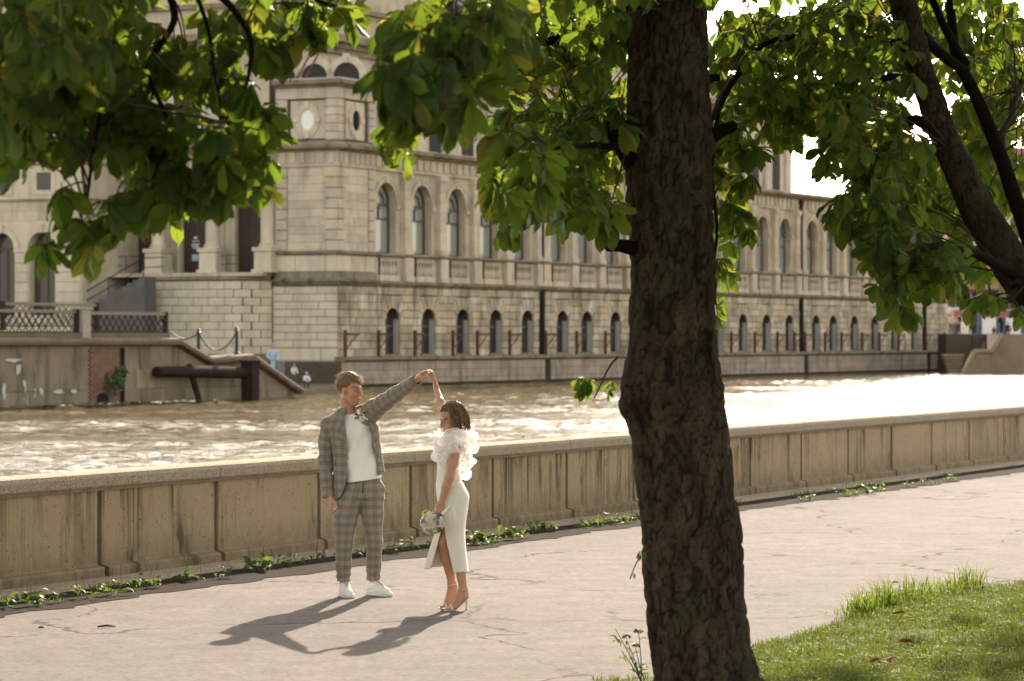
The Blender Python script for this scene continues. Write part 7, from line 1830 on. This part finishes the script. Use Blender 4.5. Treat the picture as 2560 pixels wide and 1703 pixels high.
# sandals
M_SAND = plain('champagne_leather', (.62, .55, .45), .35, var=.05); M_HEELT = plain('black_heel_tip', (.02, .02, .02), .6)
def sandal(an, heel, ball, toe, lat):
    th = empty('sandal', bride); lat = np.array(lat); lat = lat/np.linalg.norm(lat)
    m = MB(); path = [heel+[0, 0, -.024]+nrm(heel-ball)*[1, 1, 0]*.012, heel*.6+ball*.4+[0, 0, -.030], ball+[0, 0, -.0265], toe+[0, 0, -.014]+nrm(toe-ball)*[1, 1, 0]*.014]
    path = [np.array([p[0], p[1], max(p[2], .007)]) for p in path]; wd = [.021, .022, .036, .026]; V = []
    P = spl(path, 14); Wn = np.interp(np.linspace(0, 3, 14), range(4), wd)
    for p, w_ in zip(P, Wn):
        for s_, dz in ((-1, 0), (1, 0), (1, -.007), (-1, -.007)): V.append(p+lat*s_*w_+[0, 0, dz])
    F = [(4*i+a, 4*i+(a+1) % 4, 4*i+4+(a+1) % 4, 4*i+4+a) for i in range(13) for a in range(4)]+[(3, 2, 1, 0), (52, 53, 54, 55)]
    m.add(V, F); auto_smooth(m.build('sole', M_SAND, th, fix=True))
    hp = path[0]+nrm(heel-ball)*[1, 1, 0]*-.002; m = MB(); m.tube([hp+[0, 0, -.004], np.array([hp[0]+.004, hp[1], hp[2]*.5]), np.array([hp[0]+.002, hp[1], .010])], [.015, .0065, .0055], 9); m.build('heel', M_SAND, th)
    m = MB(); m.tube([np.array([hp[0]+.002, hp[1], .0105]), np.array([hp[0]+.002, hp[1], .001])], [.0062, .0066], 9); m.build('heel_tip', M_HEELT, th)
    c = ball*.62+toe*.38; m = MB(); dirn = nrm(toe-ball)
    m.tube([c+lat*.036*math.cos(a)+np.array([0, 0, 1])*(.030*math.sin(a)-.012) for a in np.linspace(0, math.pi, 13)], [.010]*13, 8); m.build('toe_strap', M_SAND, th)
    c = an+[0, 0, -.004]; m = MB(); m.tube([c+np.array([.036*math.cos(a), .036*math.sin(a), .006*math.cos(a)]) for a in np.linspace(0, 2*math.pi, 24)], .0038, 5); m.tube([c+[.034, 0, .004], (c+[.034, 0, 0]+hp)/2+[.010, 0, 0], hp+[.004, 0, .012]], [.006, .010, .014], 7); m.build('ankle_strap', M_SAND, th)
sandal(**near); sandal(**far_)
# bouquet
bc = Wd(745, 838, -.20); bq = thing('bouquet', 'round white and cream flower bouquet with pale blue blooms held low', 'bouquet', tuple(Wd.root+bc))
ax = nrm(Wd(800, 775, -.17)-bc); rg = np.random.default_rng(14)
me_i = [rose_mesh('flower', .036, M_IVORY, 31, 20), rose_mesh('flower', .036, M_CREAM, 32, 20)]; me_b = rose_mesh('blue_flower', .022, M_BLUE, 33, 12)
N = 22; pts = []
for k in range(N):
    z = 1-(k+.5)/N*1.65; th_ = k*2.399; v = np.array([math.sqrt(max(0, 1-z*z))*math.cos(th_), math.sqrt(max(0, 1-z*z))*math.sin(th_), z]); A_ = frame(-ax, (0, 1, .2)); d = A_[0]*v[0]+A_[2]*v[1]+A_[1]*v[2]; pts.append(d)
for k, d in enumerate(pts):
    o = link(bpy.data.objects.new('flower', me_i[1] if d[2] < -.15 or k % 4 == 3 else me_i[0]), bq); o.location = tuple(d*.060); o.rotation_euler = Vector(d).to_track_quat('Z', 'Y').to_euler(); s_ = rg.uniform(.9, 1.15); o.scale = (s_,)*3
for d in ((-.75, -.62, .18), (.45, -.85, .05), (-.1, -.75, -.6), (.5, -.7, .5)):
    d = nrm(d); o = link(bpy.data.objects.new('blue_flower', me_b), bq); o.location = tuple(d*.090); o.rotation_euler = Vector(d).to_track_quat('Z', 'Y').to_euler()
for d in ((-.55, -.2, .8), (-.35, -.3, .95), (.7, -.4, -.5)):
    d = nrm(d); o = link(bpy.data.objects.new('leaf', WL[2]), bq); o.location = tuple(d*.07); o.rotation_euler = Vector(d).to_track_quat('X', 'Y').to_euler(); o.scale = (.45, .9, .45); o.data = o.data
e_ = Wd(838, 752, -.15)-bc; m = MB()
for k in range(7): a = k*.9; off_ = np.array([math.cos(a)*.006, math.sin(a)*.006, .004*math.sin(a*2)]); m.tube([off_*.5, e_*.55+off_, e_*1.02+off_*1.6], .0035, 5)
m.build('stem', M_EUC, bq)
m = MB(); m.tube([e_*.5, e_*.95], .0125, 10); m.build('ribbon_wrap', M_TEE, bq)
rb = [e_*.9+np.array([0, -.012, .0]), e_*.9+np.array([.022, -.018, .008]), e_*.9+np.array([.040, -.02, -.012]), e_*.9+np.array([.044, -.02, -.05]), e_*.9+np.array([.046, -.02, -.088])]
m = MB(); V = [];
for p in spl(rb, 14): V += [p+[-.010, 0, .002], p+[.010, -.004, -.002]]
m.add(V, [(2*i, 2*i+1, 2*i+3, 2*i+2) for i in range(13)]); o = m.build('ribbon_tail', M_TEE, bq, smooth=True)
